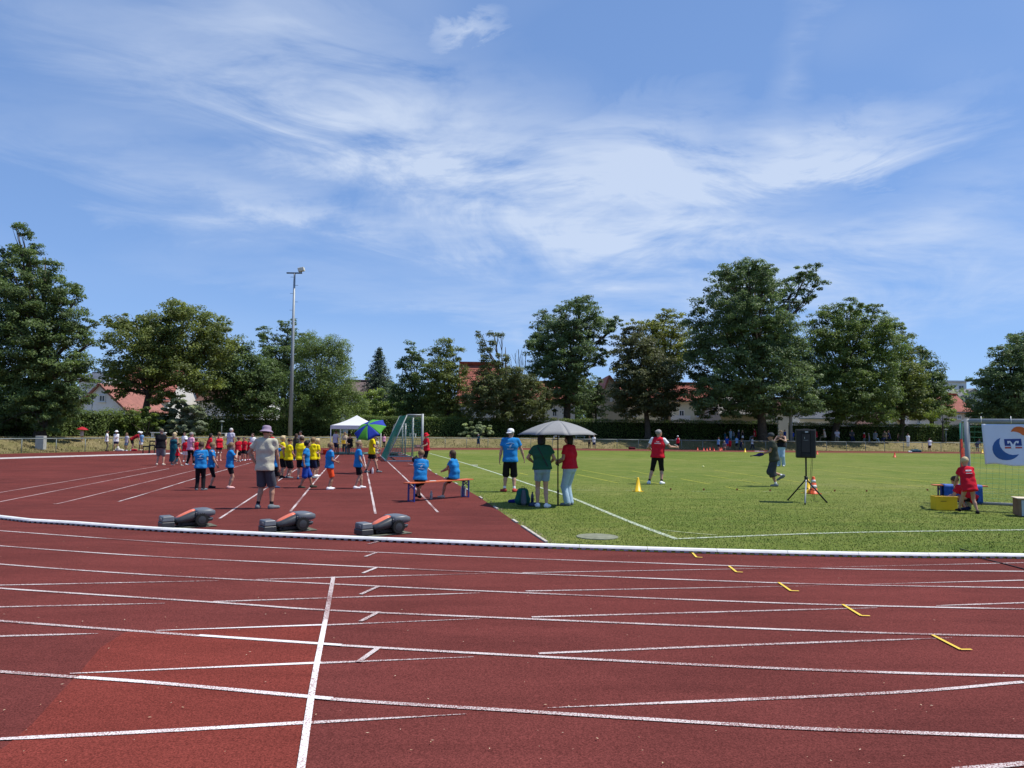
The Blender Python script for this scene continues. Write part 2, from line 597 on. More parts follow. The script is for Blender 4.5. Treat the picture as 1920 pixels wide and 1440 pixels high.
MAT_TRACK3 = track_material('dusty_tartan', (0.150, 0.062, 0.045), (0.175, 0.074, 0.052), (0.20, 0.088, 0.062))
fs_in = [tuple(P(*p).xy) for p in INNER_PX]
fs_out = [tuple(P(*p).xy) for p in [(752, 842.2), (835, 841.4), (1000, 842.0), (1300, 845.0), (1540, 847.1), (1790, 848.8)]]
sheet('dusty_far_straight', fs_in + [(60.0, 74.0), (61.0, 75.6)] + fs_out[::-1], 0.0075, MAT_TRACK3, track)
patch_px = [(236, 1186), (300, 1184), (450, 1179), (612, 1172), (600, 1240), (590, 1290), (576, 1370), (565, 1440), (560, 1480), (-60, 1480), (-30, 1425), (10, 1402), (60, 1360), (112, 1302), (150, 1262), (188, 1216)]
patch_o = sheet('repaired_surface', [tuple(P(*p).xy) for p in patch_px], 0.007, MAT_TRACK2, track)

# ---------------- painted lines of the track
def tl(name, pts, w=0.05, mat=None, z=0.0105, tip=None, n=8):
    return stripe(name, smooth_line([tuple(P(*p).xy) for p in pts], n), w, z, mat or MAT_LINE, track, tip)

A = [[(-80, 989), (0, 996), (280, 1016), (480, 1026.5), (760, 1039), (960, 1047.5), (1420, 1063.5), (1700, 1070), (1920, 1072.5), (2040, 1073)],
     [(-80, 1016.5), (0, 1024.5), (280, 1044), (760, 1067.5), (960, 1075.8), (1450, 1094), (1700, 1100), (1920, 1103.5), (2040, 1104)],
     [(-80, 1050), (0, 1059), (280, 1079), (760, 1103), (960, 1112), (1280, 1125.5), (1580, 1136), (1920, 1143.5), (2040, 1145)],
     [(-80, 1096), (0, 1104.5), (410, 1131.5), (610, 1145.5), (960, 1161), (1440, 1181), (1740, 1191), (1920, 1195), (2040, 1197)],
     [(-80, 1158), (0, 1166), (370, 1193.5), (640, 1212), (960, 1230.5), (1360, 1251), (1660, 1263), (1920, 1270), (2040, 1272)],
     [(-80, 1254), (0, 1261.5), (300, 1284), (620, 1313), (960, 1335), (1460, 1366), (1700, 1376), (1920, 1384), (2040, 1387)],
     [(1790, 1446), (1880, 1438.5), (1930, 1434), (2040, 1428)]]
for i, l in enumerate(A):
    tl('lane_line', l, 0.05)
for a, c in (((372, 1193.6), (640, 1212)), ((145, 1272.5), (622, 1313.2))):
    src = A[4] if a[1] < 1230 else A[5]
    mids = [p for p in src if a[0] + 20 < p[0] < c[0] - 20]
    tl('lane_line', [a] + mids + [c], 0.054, MAT_LINE_NEW, 0.0130)
B = [[(-60, 1100), (0, 1098.5), (410, 1090)], [(480, 1088), (625, 1083.8), (912, 1076.5)], [(-60, 1141), (0, 1139.5), (310, 1132.5)],
     [(400, 1129.5), (612, 1122.5), (900, 1113)], [(-60, 1196.5), (0, 1194.5), (185, 1189.5)], [(610, 1173.5), (900, 1161.5)],
     [(600, 1245), (888, 1233.5)], [(580, 1357.5), (875, 1341)],
     [(980, 1075), (1460, 1066.5)], [(985, 1109.5), (1537, 1099.5)], [(997, 1158.5), (1300, 1150), (1645, 1141)], [(1010, 1227), (1400, 1211), (1785, 1197.5)],
     [(1920, 1280.5), (1660, 1301.5), (1027, 1329.5)], [(1920, 1056), (1540, 1065)], [(1920, 1089), (1630, 1096.5)], [(1990, 1129), (1920, 1131.5), (1755, 1137)]]
for l in B:
    tl('lane_line', l, 0.045, MAT_LINE, 0.0092, tip=0.15)
for l in ([(612, 1173.4), (292, 1184.5)], [(602, 1245), (131, 1265.5)], [(582, 1357.5), (300, 1374), (-80, 1393)]):
    tl('lane_line', l, 0.05, MAT_LINE_NEW, 0.0118, tip=0.3)
tl('start_line', [(625, 1083.5), (610, 1166)], 0.046, MAT_LINE, 0.0145)
tl('start_line', [(610, 1165), (588, 1282), (562, 1460)], 0.044, MAT_LINE_NEW, 0.0160)
for a, c in (((710, 1016.5), (690, 1021.5)), ((706, 1037.5), (685, 1045)), ((707, 1065.5), (680, 1076.5)), ((709, 1101.5), (676, 1116.5)), ((711, 1149), (676, 1167.5)), ((711, 1216), (672, 1244))):
    tl('stagger_mark', [a, c], 0.045, MAT_LINE, 0.0138)
for l in ([(1297, 1036.5), (1306, 1046.5), (1317, 1047)], [(1367, 1063), (1381, 1074.5), (1393, 1075)], [(1460, 1094), (1483, 1110), (1498, 1110.5)],
          [(1580, 1135.5), (1615, 1157), (1631, 1157.5)], [(1748, 1193), (1802, 1221), (1822, 1221)]):
    tl('relay_mark', l[:2], 0.030, MAT_LINE_YEL, 0.0150)
    tl('relay_mark', [(l[1][0] - 1, l[1][1]), l[2]], 0.030, MAT_LINE_YEL, 0.0166)
# run-up lanes of the red D area
for l, m_ in (([(-60, 934.5), (0, 924), (293, 875)], MAT_LINE_OLD), ([(-60, 952), (7, 940), (317, 879)], MAT_LINE_OLD), ([(100, 945.5), (130, 940), (280, 903), (367, 881.6)], MAT_LINE_OLD),
          ([(222, 941), (280, 924), (388, 891), (474, 867)], MAT_LINE), ([(412, 972.7), (499, 916), (558, 879), (598, 853)], MAT_LINE), ([(544.5, 959.6), (606, 885), (636, 853)], MAT_LINE),
          ([(704, 964), (689.6, 891), (681, 851.7)], MAT_LINE), ([(821, 961), (767, 904), (729, 868), (712, 853)], MAT_LINE)):
    tl('run_up_line', l, 0.05, m_, 0.0095, n=5)
tl('run_up_line', [(765, 870), (790, 876)], 0.05, MAT_LINE_OLD, 0.0112)

# ---------------- pitch markings (chalk on the turf)
def chalk_material(name, col, thr):
    m, nt, b = nodes_of(name)
    g = noise(nt, 16.0, 5, 0.75)
    f = ramp(nt, g, [(thr, (0, 0, 0)), (thr + 0.16, (1, 1, 1))])
    nt.links.new(mixrgb(nt, f, (0.13, 0.185, 0.03), col), b.inputs['Base Color'])
    b.inputs['Roughness'].default_value = 0.95
    return m
MAT_CHALK = chalk_material('chalk', (0.54, 0.58, 0.48), 0.42)
MAT_CHALK_OLD = chalk_material('chalk_faint', (0.42, 0.45, 0.26), 0.40)
MAT_CHALK_YEL = chalk_material('chalk_yellow', (0.50, 0.47, 0.035), 0.38)
touch = smooth_line([tuple(P(*p).xy) for p in [(805, 850), (866, 867), (942, 891), (1002, 911), (1060, 929), (1177, 977), (1268, 1011)]], 5)
goalln = smooth_line([tuple(P(*p).xy) for p in [(1266, 1011), (1390, 1006), (1590, 999), (1920, 994), (2300, 990)]], 5)
faint = smooth_line([tuple(P(*p).xy) for p in [(1240, 994), (1290, 999.5), (1345, 1004)]], 5)
stripe('pitch_line', touch, 0.11, 0.006, MAT_CHALK, lawn)
stripe('pitch_line', goalln, 0.10, 0.0075, MAT_CHALK, lawn)
stripe('pitch_line', faint, 0.05, 0.0088, MAT_CHALK_OLD, lawn)
YEL = [[(1527, 880), (1640, 892.5), (1795, 908), (1917, 919)], [(1339, 881.5), (1431, 894.7)], [(1277, 898), (1331, 908)], [(1360, 913), (1395, 919.5)],
       [(1320, 891), (1367, 897.6)], [(1382, 900), (1428, 907)], [(974, 887), (990, 891)], [(1091, 881.5), (1154, 893)], [(1081, 889.6), (1158, 905.6)],
       [(1690, 884), (1790, 893)], [(1650, 905), (1740, 914)], [(1830, 880), (1900, 887)], [(1640, 914), (1700, 918)], [(1225, 880), (1262, 884)], [(1185, 883), (1230, 892)], [(1154, 893), (1240, 908)], [(1431, 894.7), (1520, 907)], [(1570, 897), (1650, 905)], [(1740, 914), (1800, 919)], [(1560, 872), (1690, 884)], [(1000, 880), (1060, 888)], [(1700, 900), (1780, 908)]]
for l in YEL:
    stripe('throwing_line', smooth_line([tuple(P(*p).xy) for p in l], 4), 0.055, 0.006, MAT_CHALK_YEL, lawn)
for l in ([(1160, 894), (1270, 894.5)], [(1296, 921.5), (1334, 921.8)], [(1400, 866), (1480, 870)], [(980, 893), (1000, 893)], [(1430, 922), (1450, 922)], [(1520, 924), (1556, 924.5)], [(1330, 861), (1420, 868)],
          [(1680, 923), (1700, 923.3)], [(1842, 922), (1866, 922.2)], [(1893, 921.5), (1902, 921.5)], [(810, 852), (900, 849)], [(1080, 919), (1120, 919.4)], [(1172, 919.5), (1186, 919.8)], [(1560, 852.5), (1800, 856)]):
    stripe('pitch_line', smooth_line([tuple(P(*p).xy) for p in l], 4), 0.05, 0.0068, MAT_CHALK_OLD, lawn)

# ---------------- bank beyond the fence, reaching to the horizon
fl = np.array([p for p in fence_pts])
offs = [0.2, 0.5, 0.9, 1.4, 2.0, 2.6, 3.2, 3.8, 4.5, 6, 9, 14, 25, 60, 200, 900, 2500]
V, Q = [], []
T = np.gradient(fl, axis=0); T /= np.linalg.norm(T, axis=1)[:, None]
N = np.stack([-T[:, 1], T[:, 0]], 1)
nf = len(fl)
for s in offs:
    for k in range(nf):
        p = fl[k] + N[k] * s
        z = bank_profile(s) + (0.05 * math.sin(k * 1.7 + s * 2.1) * (1 if 0.5 < s < 6 else 0))
        V.append((p[0], p[1], z - (0.0 if s > 0.25 else 0.01)))
for a in range(len(offs) - 1):
    for k in range(nf - 1):
        Q.append((a * nf + k, a * nf + k + 1, (a + 1) * nf + k + 1, (a + 1) * nf + k))
struct(link_mesh('grass_bank', quads_mesh('grass_bank', V, Q, MAT_BANK, True)))
far_g = struct(sheet('ground', [(-4000, -4000), (4000, -4000), (4000, 5000), (-4000, 5000)], -0.35, MAT_BANK))

# ---------------- aluminium kerb rail along the inside of the track
MAT_KERB = M((0.80, 0.79, 0.75), 0.6, 0.10, 7.0, 0, 0.0, 0.2, 'kerb_white')
MAT_DARK = M((0.012, 0.012, 0.013), 0.6, 0.2, 8, 0, 0, 0.4, 'black_plastic')
MAT_KERBG = M((0.36, 0.36, 0.36), 0.5, 0.2, 20, 0, 0, 0.4, 'kerb_foot')

def resample(line, step):
    L = np.array(line, float)
    s = np.r_[0, np.cumsum(np.hypot(*np.diff(L, axis=0).T))]
    t = np.arange(0, s[-1], step)
    return np.c_[np.interp(t, s, L[:, 0]), np.interp(t, s, L[:, 1])]

mb = MB()
prof = [(-0.046, 0.026), (-0.044, 0.036), (-0.030, 0.058), (-0.012, 0.068), (0.012, 0.068), (0.030, 0.058), (0.044, 0.036), (0.046, 0.026)]
L = 0.994
mb.prism(prof, L, (0.5, 0, 0), (0, 1, 0), (0, 0, 1))
me_rail = mb.mesh('kerb_rail', MAT_KERB)
mb = MB()
for k in range(8):
    mb.box((0.0625 + k * 0.125, 0, 0.016), (0.062, 0.070, 0.032))
me_feet = mb.mesh('kerb_feet', MAT_KERBG)
me_gap_shade = MB().box((0.5, 0.012, 0.017), (0.994, 0.02, 0.030)).mesh('gap_shade_strip', MAT_DARK)  # dark strip added behind the feet, stands in for shade in the slots
kerb = tag(empty('track_kerb', tuple(kerb_line[i_k]) + (0,), 0, 'white slotted aluminium kerb rail curving along the inside of the near lanes', 'kerb'))
ks = resample(kerb_line, 1.0)
for i in range(len(ks) - 1):
    a, b_ = ks[i], ks[i + 1]
    if a[0] / max(a[1], 1) < -0.80 or a[0] / max(a[1], 1) > 0.85: continue
    ang = math.atan2(b_[1] - a[1], b_[0] - a[0])
    seg = link_mesh('kerb_segment', me_rail, None, kerb, (a[0] - kerb.location.x, a[1] - kerb.location.y, 0.008), (0, 0, ang))
    ft = link_mesh('kerb_foot_row', me_feet, None, seg)
    link_mesh('gap_shade_strip', me_gap_shade, None, seg)

# far kerb at the other side of the red area
fk = smooth_line([tuple(P(*p).xy) for p in [(-90, 865), (0, 861), (100, 858), (200, 855), (283, 852.7), (350, 850.8), (430, 849.2)]], 6)
mb = MB()
fkr = resample(fk, 2.0)
kf = empty('track_kerb', (fkr[0][0], fkr[0][1], 0), 0, 'white kerb rail on the far left bend below the grass bank', 'kerb')
for a, b_ in zip(fkr[:-1], fkr[1:]):
    m2 = MB(); m2.bar((a[0] - fkr[0][0], a[1] - fkr[0][1], 0.045), (b_[0] - fkr[0][0], b_[1] - fkr[0][1], 0.045), 0.13, 0.06)
    m2.build('kerb_segment', MAT_KERB, kf)

# low stone edging where the red D meets the turf
MAT_EDGE = M((0.46, 0.42, 0.36), 0.8, 0.3, 6, 0.3, 0, 0.2, 'edging_stone')
eg = empty('lawn_edging', (border[0][0], border[0][1], 0), 0, 'pale narrow edging strip between red surface and turf', 'edging')
bl = resample(smooth_line(border, 8), 0.5)
for i in range(len(bl) - 1):
    if 3 < i < 40 and (i * 7) % 5 != 0: continue
    a, b_ = bl[i], bl[i + 1]
    m2 = MB(); m2.bar((a[0] - border[0][0], a[1] - border[0][1], 0.012), (b_[0] - border[0][0], b_[1] - border[0][1], 0.012), 0.05, 0.03)
    m2.build('edging_stone', MAT_EDGE, eg)

# ---------------- turf blades on the near part of the lawn
def in_poly(pts, poly):
    x, y = pts[:, 0], pts[:, 1]
    ins = np.zeros(len(pts), bool)
    pl = np.array(poly)
    j = len(pl) - 1
    for i in range(len(pl)):
        xi, yi = pl[i]; xj, yj = pl[j]
        c = ((yi > y) != (yj > y)) & (x < (xj - xi) * (y - yi) / (yj - yi + 1e-12) + xi)
        ins ^= c
        j = i
    return ins

def line_dist(pts, line):
    d = np.full(len(pts), 1e9)
    L = np.array(line)
    for a, b in zip(L[:-1], L[1:]):
        ab = b - a
        t = np.clip(((pts - a) @ ab) / (ab @ ab + 1e-12), 0, 1)
        d = np.minimum(d, np.hypot(*(pts - a - t[:, None] * ab).T))
    return d

def blade_mat(name, stops):
    m, nt, b = nodes_of(name)
    at_ = nt.nodes.new('ShaderNodeAttribute'); at_.attribute_name = 'tint'
    nt.links.new(ramp(nt, at_.outputs['Fac'], stops), b.inputs['Base Color'])
    b.inputs['Roughness'].default_value = 0.6
    b.inputs['Specular IOR Level'].default_value = 0.2
    return m

def blades(name, pts, h0, h1, w, mat, lab, cat, kind='stuff', z=None):
    n = len(pts)
    ang = RNG.uniform(0, 2 * np.pi, n)
    hh = RNG.uniform(h0, h1, n)
    lean = RNG.normal(0, 0.5, (n, 2)) * hh[:, None]
    ww = w * RNG.uniform(0.6, 1.3, n)
    dx_, dy_ = np.cos(ang) * ww / 2, np.sin(ang) * ww / 2
    z0 = np.zeros(n) if z is None else z
    V = np.empty((n, 3, 3), np.float32)
    V[:, 0] = np.c_[pts[:, 0] - dx_, pts[:, 1] - dy_, z0]
    V[:, 1] = np.c_[pts[:, 0] + dx_, pts[:, 1] + dy_, z0]
    V[:, 2] = np.c_[pts[:, 0] + lean[:, 0], pts[:, 1] + lean[:, 1], z0 + hh]
    me = raw_mesh(name, V.reshape(-1, 3), np.arange(n * 3), np.arange(n) * 3, mat)
    a = me.attributes.new('tint', 'FLOAT', 'FACE')
    a.data.foreach_set('value', RNG.uniform(0, 1, n).astype(np.float32))
    return tag(link_mesh(name, me), lab, cat, kind=kind)

near_poly = list(kerb_right[:-2]) + [(19.0, 13.0), (24.0, 30.0), (-3.2, 30.0)] + [tuple(P(812, 886).xy), tuple(P(853, 906).xy), tuple(P(900, 933).xy), tuple(P(968, 980).xy), tuple(P(1025, 1018).xy)]
n_try = 420000
xs = RNG.uniform(-4, 24, n_try); ys = RNG.uniform(10.5, 30, n_try)
keep = RNG.uniform(0, 1, n_try) < np.clip((13.5 / ys) ** 1.6, 0, 1) * np.clip((29.5 - ys) / 13.0, 0, 1)
keep &= np.abs(xs) < ys * 0.72
bp = np.c_[xs[keep], ys[keep]]
bp = bp[in_poly(bp, near_poly)]
mc = P(1120, 1007)
bp = bp[((bp[:, 0] - mc.x) / 0.33) ** 2 + ((bp[:, 1] - mc.y) / 0.33) ** 2 > 1.05]
kd = line_dist(bp, kerb_line)
bp = bp[kd > 0.05]
on = (line_dist(bp, touch) < 0.055) | (line_dist(bp, goalln) < 0.05)
on &= RNG.uniform(0, 1, len(bp)) < 0.60 + 0.25 * np.sin(bp[:, 0] * 5.0) * np.sin(bp[:, 1] * 7.0 + bp[:, 0] * 3)
edge = (line_dist(bp, border) < 0.14) & (RNG.uniform(0, 1, len(bp)) < 0.75)
mG = blade_mat('grass_blade', [(0.0, (0.078, 0.125, 0.016)), (0.5, (0.134, 0.170, 0.027)), (0.8, (0.190, 0.220, 0.045)), (1.0, (0.34, 0.32, 0.12))])
mW = blade_mat('chalked_blade', [(0.0, (0.42, 0.48, 0.36)), (1.0, (0.70, 0.72, 0.66))])
mD = blade_mat('dry_blade', [(0.0, (0.20, 0.18, 0.07)), (1.0, (0.42, 0.35, 0.20))])
blades('turf_grass', bp[~on & ~edge], 0.010, 0.026, 0.012, mG, 'short green turf along the near edge of the pitch', 'grass')
blades('chalked_grass', bp[on], 0.012, 0.026, 0.014, mW, 'chalk covered grass blades of the white pitch lines', 'grass')
blades('dry_grass', bp[edge & ~on], 0.015, 0.04, 0.014, mD, 'dry straw coloured grass where the turf meets the red surface', 'grass')
# dry tufts on the bank
nb = 26000
si = RNG.uniform(0.3, 5.0, nb); ki = RNG.uniform(0, nf - 1.01, nb)
k0 = ki.astype(int); fr = (ki - k0)[:, None]
base = fl[k0] * (1 - fr) + fl[k0 + 1] * fr + N[k0] * si[:, None]
vis = (base[:, 1] > 20) & (np.abs(base[:, 0]) < base[:, 1] * 0.72) & (base[:, 1] < 95)
base, si = base[vis], si[vis]
zb = np.array([bank_profile(s) for s in si]) - 0.04
mB_ = blade_mat('bank_blade', [(0.0, (0.115, 0.125, 0.032)), (0.5, (0.22, 0.18, 0.08)), (1.0, (0.36, 0.28, 0.15))])
blades('bank_grass', base, 0.07, 0.17, 0.07, mB_, 'dry mown grass on the bank behind the fence', 'grass', z=zb)
# leaf litter and crumbs scattered on the red lanes
nl = 170
lp = np.array([tuple(P(random.uniform(0, 1920), 1000 + 440 * random.random() ** 1.2).xy) for _ in range(nl)])
d_ = RNG.uniform(0.004, 0.013, nl); a_ = RNG.uniform(0, 6.28, nl)
u_ = np.c_[np.cos(a_), np.sin(a_)] * d_[:, None]; v_ = np.c_[-np.sin(a_), np.cos(a_)] * (d_ * 0.35)[:, None]
V = np.empty((nl, 4, 3), np.float32)
for k, q in enumerate((lp - u_, lp + v_, lp + u_, lp - v_)):
    V[:, k, :2] = q; V[:, k, 2] = 0.0185
me = raw_mesh('leaf_litter', V.reshape(-1, 3), np.arange(nl * 4), np.arange(nl) * 4, blade_mat('litter', [(0.0, (0.45, 0.30, 0.16)), (1.0, (0.75, 0.62, 0.45))]))
a = me.attributes.new('tint', 'FLOAT', 'FACE'); a.data.foreach_set('value', RNG.uniform(0, 1, nl).astype(np.float32))
tag(link_mesh('leaf_litter', me), 'dry seed husks and bits of leaf scattered on the red lanes', 'litter', kind='stuff')

# ---------------- post-and-rail fence round the track
MAT_FENCE = M((0.20, 0.235, 0.225), 0.55, 0.12, 4, 0, 0.0, 0.3, 'galvanised')
f_root = empty('perimeter_fence', (FENCE[8][0], FENCE[8][1], 0), 0, 'low grey post and rail fence round the far side of the track', 'fence')
fp = resample(smooth_line([p for p in FENCE if p[1] > 21 and p[0] < 65], 8), 2.0)
mb = MB(); mb.tube((0, 0, -0.05), (0, 0, 0.86), 0.024, n=6); me_post = mb.mesh('post', MAT_FENCE, True)
mb = MB(); mb.tube((0, 0, 0.86), (1.99, 0, 0.86), 0.032, n=8); me_frail = mb.mesh('rail', MAT_FENCE, True)
for i in range(len(fp) - 1):
    a, b_ = fp[i], fp[i + 1]
    if abs(a[0]) > a[1] * 0.78: continue
    lo = (a[0] - f_root.location.x, a[1] - f_root.location.y, 0)
    link_mesh('post', me_post, None, f_root, lo)
    link_mesh('rail', me_frail, None, f_root, lo, (0, 0, math.atan2(b_[1] - a[1], b_[0] - a[0])))
# ================================================================== TREES, SHRUBS, HEDGES
def leaf_mat(name, stops, transl=0.35):
    m, nt, b = nodes_of(name)
    at_ = nt.nodes.new('ShaderNodeAttribute'); at_.attribute_name = 'tint'
    c = ramp(nt, at_.outputs['Fac'], stops)
    nt.links.new(c, b.inputs['Base Color'])
    b.inputs['Roughness'].default_value = 0.55
    b.inputs['Specular IOR Level'].default_value = 0.35
    tr = nt.nodes.new('ShaderNodeBsdfTranslucent')
    hv = nt.nodes.new('ShaderNodeHueSaturation'); hv.inputs['Value'].default_value = 1.25; hv.inputs['Saturation'].default_value = 1.1
    nt.links.new(c, hv.inputs['Color']); nt.links.new(hv.outputs[0], tr.inputs[0])
    mx = nt.nodes.new('ShaderNodeMixShader'); mx.inputs[0].default_value = transl
    nt.links.new(b.outputs[0], mx.inputs[1]); nt.links.new(tr.outputs[0], mx.inputs[2])
    nt.links.new(mx.outputs[0], nt.nodes['Material Output'].inputs[0])
    return m

def pal(r, g, b, spread=0.45, warm=0.08):
    c = (r, g, b)
    return [(0.0, tuple(x * (1 - spread) for x in c)), (0.5, c), (1.0, (r * (1 + spread + warm), g * (1 + spread), b * (1 + spread * 0.3)))]

LEAF = {
 'deep': leaf_mat('leaf_deep', pal(0.106, 0.160, 0.053)),
 'mid': leaf_mat('leaf_mid', pal(0.134, 0.194, 0.057)),
 'ash': leaf_mat('leaf_ash', pal(0.122, 0.180, 0.074)),
 'yellow': leaf_mat('leaf_yellow', pal(0.220, 0.252, 0.061, 0.5, 0.1)),
 'olive': leaf_mat('leaf_olive', pal(0.146, 0.185, 0.048)),
 'brown': leaf_mat('leaf_brown', pal(0.112, 0.138, 0.052)),
 'maple': leaf_mat('leaf_maple', pal(0.094, 0.109, 0.046)),
 'silver': leaf_mat('leaf_silver', pal(0.244, 0.292, 0.184, 0.4, 0.1)),
 'spruce': leaf_mat('leaf_spruce', pal(0.068, 0.112, 0.070, 0.4, 0.1), 0.1),
 'bright': leaf_mat('leaf_bright', pal(0.194, 0.263, 0.063)),
 'pale': leaf_mat('leaf_pale', pal(0.284, 0.351, 0.184, 0.5, 0.1)),
 'hedge': leaf_mat('leaf_hedge', pal(0.122, 0.175, 0.042)),
}
MAT_BARK = M((0.085, 0.068, 0.052), 0.9, 0.35, 6, 0.8, 0, 0.1, 'bark')
MAT_TWIG = M((0.16, 0.13, 0.10), 0.9, 0.3, 6, 0.4, 0, 0.1, 'twig')

def unit(n):
    v = RNG.normal(0, 1, (n, 3))
    return v / np.linalg.norm(v, axis=1)[:, None]

def leaf_cloud(name, cent, outw, size, mat, tint, parent, weep=0.0, aspect=0.6):
    """leaf-sized quads at the points cent, facing roughly outwards"""
    n = len(cent)
    nrm = 0.62 * unit(n) + 0.42 * outw + np.array([0.10, 0, 0.52])
    nrm /= np.linalg.norm(nrm, axis=1)[:, None]
    r = unit(n)
    if weep: r = r * (1 - weep) + np.array([0, 0, -1.0]) * weep
    u = r - nrm * (r * nrm).sum(1)[:, None]
    u /= np.linalg.norm(u, axis=1)[:, None] + 1e-9
    v = np.cross(nrm, u)
    s = size * RNG.uniform(0.55, 1.35, n)[:, None]
    V = np.empty((n, 4, 3), np.float32)
    V[:, 0] = cent - u * s * 0.5
    V[:, 1] = cent + v * s * aspect * 0.5 - u * s * 0.06 + nrm * s * 0.08
    V[:, 2] = cent + u * s * 0.5
    V[:, 3] = cent - v * s * aspect * 0.5 - u * s * 0.06 + nrm * s * 0.08
    me = raw_mesh(name, V.reshape(-1, 3), np.arange(n * 4), np.arange(n) * 4, mat)
    a = me.attributes.new('tint', 'FLOAT', 'FACE')
    a.data.foreach_set('value', np.clip(tint, 0, 1).astype(np.float32))
    return link_mesh(name, me, None, parent)

def crown_points(lobes, dens, leaf, rc=(0.45, 0.9), weep=0.0, inner=0.35):
    """lobes: (centre, radii) in metres; leaves gather in loose twig sprays through the outer part of each lobe"""
    C, O, Tt = [], [], []
    for c, r in lobes:
        area = math.pi * r[0] * r[2]
        ncl = max(7, int(area * 3.8))
        d = unit(ncl)
        rad = RNG.uniform(inner ** 2, 1.0, ncl) ** 0.5
        cl = c + d * r * rad[:, None]
        crad = RNG.uniform(rc[0], rc[1], ncl) * min(1.0, 0.40 + 0.30 * min(r[0], r[2]))
        m = max(5, int(dens * area / ncl))
        ct = RNG.normal(0.5, 0.22, ncl)
        p = RNG.normal(0, 0.5, (ncl, m, 3))
        p /= np.maximum(1.0, np.linalg.norm(p, axis=2) / 1.05)[..., None]
        p *= crad[:, None, None]
        p[..., 2] *= 0.5
        if weep: p[..., 2] = p[..., 2] * 1.5 - np.abs(p[..., 2]) * weep
        q = cl[:, None, :] + p
        o = p / (np.linalg.norm(p, axis=2)[..., None] + 1e-6) * 0.4 + d[:, None, :] * 0.7
        t = ct[:, None] + RNG.normal(0, 0.16, (ncl, m))
        C.append(q.reshape(-1, 3)); O.append(o.reshape(-1, 3)); Tt.append(t.ravel())
    return np.concatenate(C), np.concatenate(O), np.concatenate(Tt)

def limb(mb, a, b, r0, r1, sag=0.0, n=7):
    a, b = Vector(a), Vector(b)
    pts, rad = [], []
    for i in range(6):
        t = i / 5
        p = a.lerp(b, t)
        p.z += sag * math.sin(math.pi * t)
        p.x += 0.06 * math.sin(t * 9 + a.x) * (b - a).length * 0.25 * t * (1 - t) * 4
        pts.append(p); rad.append(r0 + (r1 - r0) * t)
    mb.path(pts, rad, n)

def tree(label, d, trunk, lobes, leaf='mid', size=0.26, dens=190, group='trees round the sports ground', name='broadleaf_tree', weep=0.0, fork=0.35, trunk_r=None, aspect=0.6, rc=(0.45, 0.9), inner=0.35, spread=0.75):
    """trunk: (px, py of the foot); lobes: outline lumps of the crown (px, py, rx, ry) at distance d"""
    size *= 0.84; dens *= 1.35
    mpp = d / F_PX
    foot = at(trunk[0], trunk[1], d)
    g = gz(foot.x, foot.y)
    foot.z = g - 0.05
    root = empty(name, foot, 0, label, 'tree', group)
    xs = [l[0] for l in lobes]
    cx = sum(xs) / len(xs); RX = max(max(xs) - cx, cx - min(xs), 1) * 1.1
    LB = []
    f = np.array(foot)
    for i, (px, py, rx, ry) in enumerate(lobes):
        half = spread * RX * mpp * math.sqrt(max(0.12, 1 - ((px - cx) / RX) ** 2))
        ry_d = min(rx, ry * 1.4)
        offs_ = [RNG.uniform(-0.5, 0.3) * half]
        if rx > 24: offs_ = [-half * RNG.uniform(0.35, 0.8), half * RNG.uniform(0.1, 0.7)]
        for o in offs_:
            c = np.array(at(px, py, d + o)) - f
            k = (d + o) / F_PX
            LB.append((c, np.array([rx * k, ry_d * k, ry * k]) * 1.20))
    C, O, Tt = crown_points(LB, dens * 0.85, size, rc, weep, inner)
    leaf_cloud('crown', C, O, size, LEAF[leaf] if isinstance(leaf, str) else leaf, Tt, root, weep * 0.6, aspect)
    # trunk and limbs
    ztop = max(c[2] + r[2] * 0.3 for c, r in LB)
    zlow = min(c[2] - r[2] for c, r in LB)
    tr = trunk_r or 0.028 * ztop
    mb = MB()
    fk_ = max(zlow * 0.9, ztop * fork)
    mx = sum(c[0] for c, r in LB) / len(LB); my = sum(c[1] for c, r in LB) / len(LB)
    top = Vector((mx * 0.8, my * 0.8, ztop * 0.86))
    pts = [Vector((0, 0, -0.1)), Vector((0, 0, 0.5)), Vector((mx * 0.1, my * 0.1, fk_ * 0.6)), Vector((mx * 0.25, my * 0.25, fk_)), Vector((mx * 0.55, my * 0.55, (fk_ + top.z) / 2)), top]
    mb.path(pts, [tr * 1.5, tr * 1.05, tr * 0.9, tr * 0.75, tr * 0.42, tr * 0.08], 9)
    for c, r in LB:
        t = RNG.uniform(0.2, 0.75)
        zs = fk_ + (min(c[2], top.z) - fk_) * t * 0.6
        if zs < 0.5: zs = 0.5
        u = min(max((zs - fk_) / max(top.z - fk_, 0.1), 0), 1)
        st = Vector((mx * (0.25 + 0.5 * u), my * (0.25 + 0.5 * u), zs))
        limb(mb, st, c, tr * 0.36 * (1 - 0.4 * u), tr * 0.06, 0.25, 6)
        for q in range(3):
            e = c + unit(1)[0] * r * 0.8
            limb(mb, Vector(c) * 0.75 + st * 0.25, e, tr * 0.12, tr * 0.025, 0.1, 4)
    mb.build('trunk', MAT_BARK, root, smooth=True)
    return root

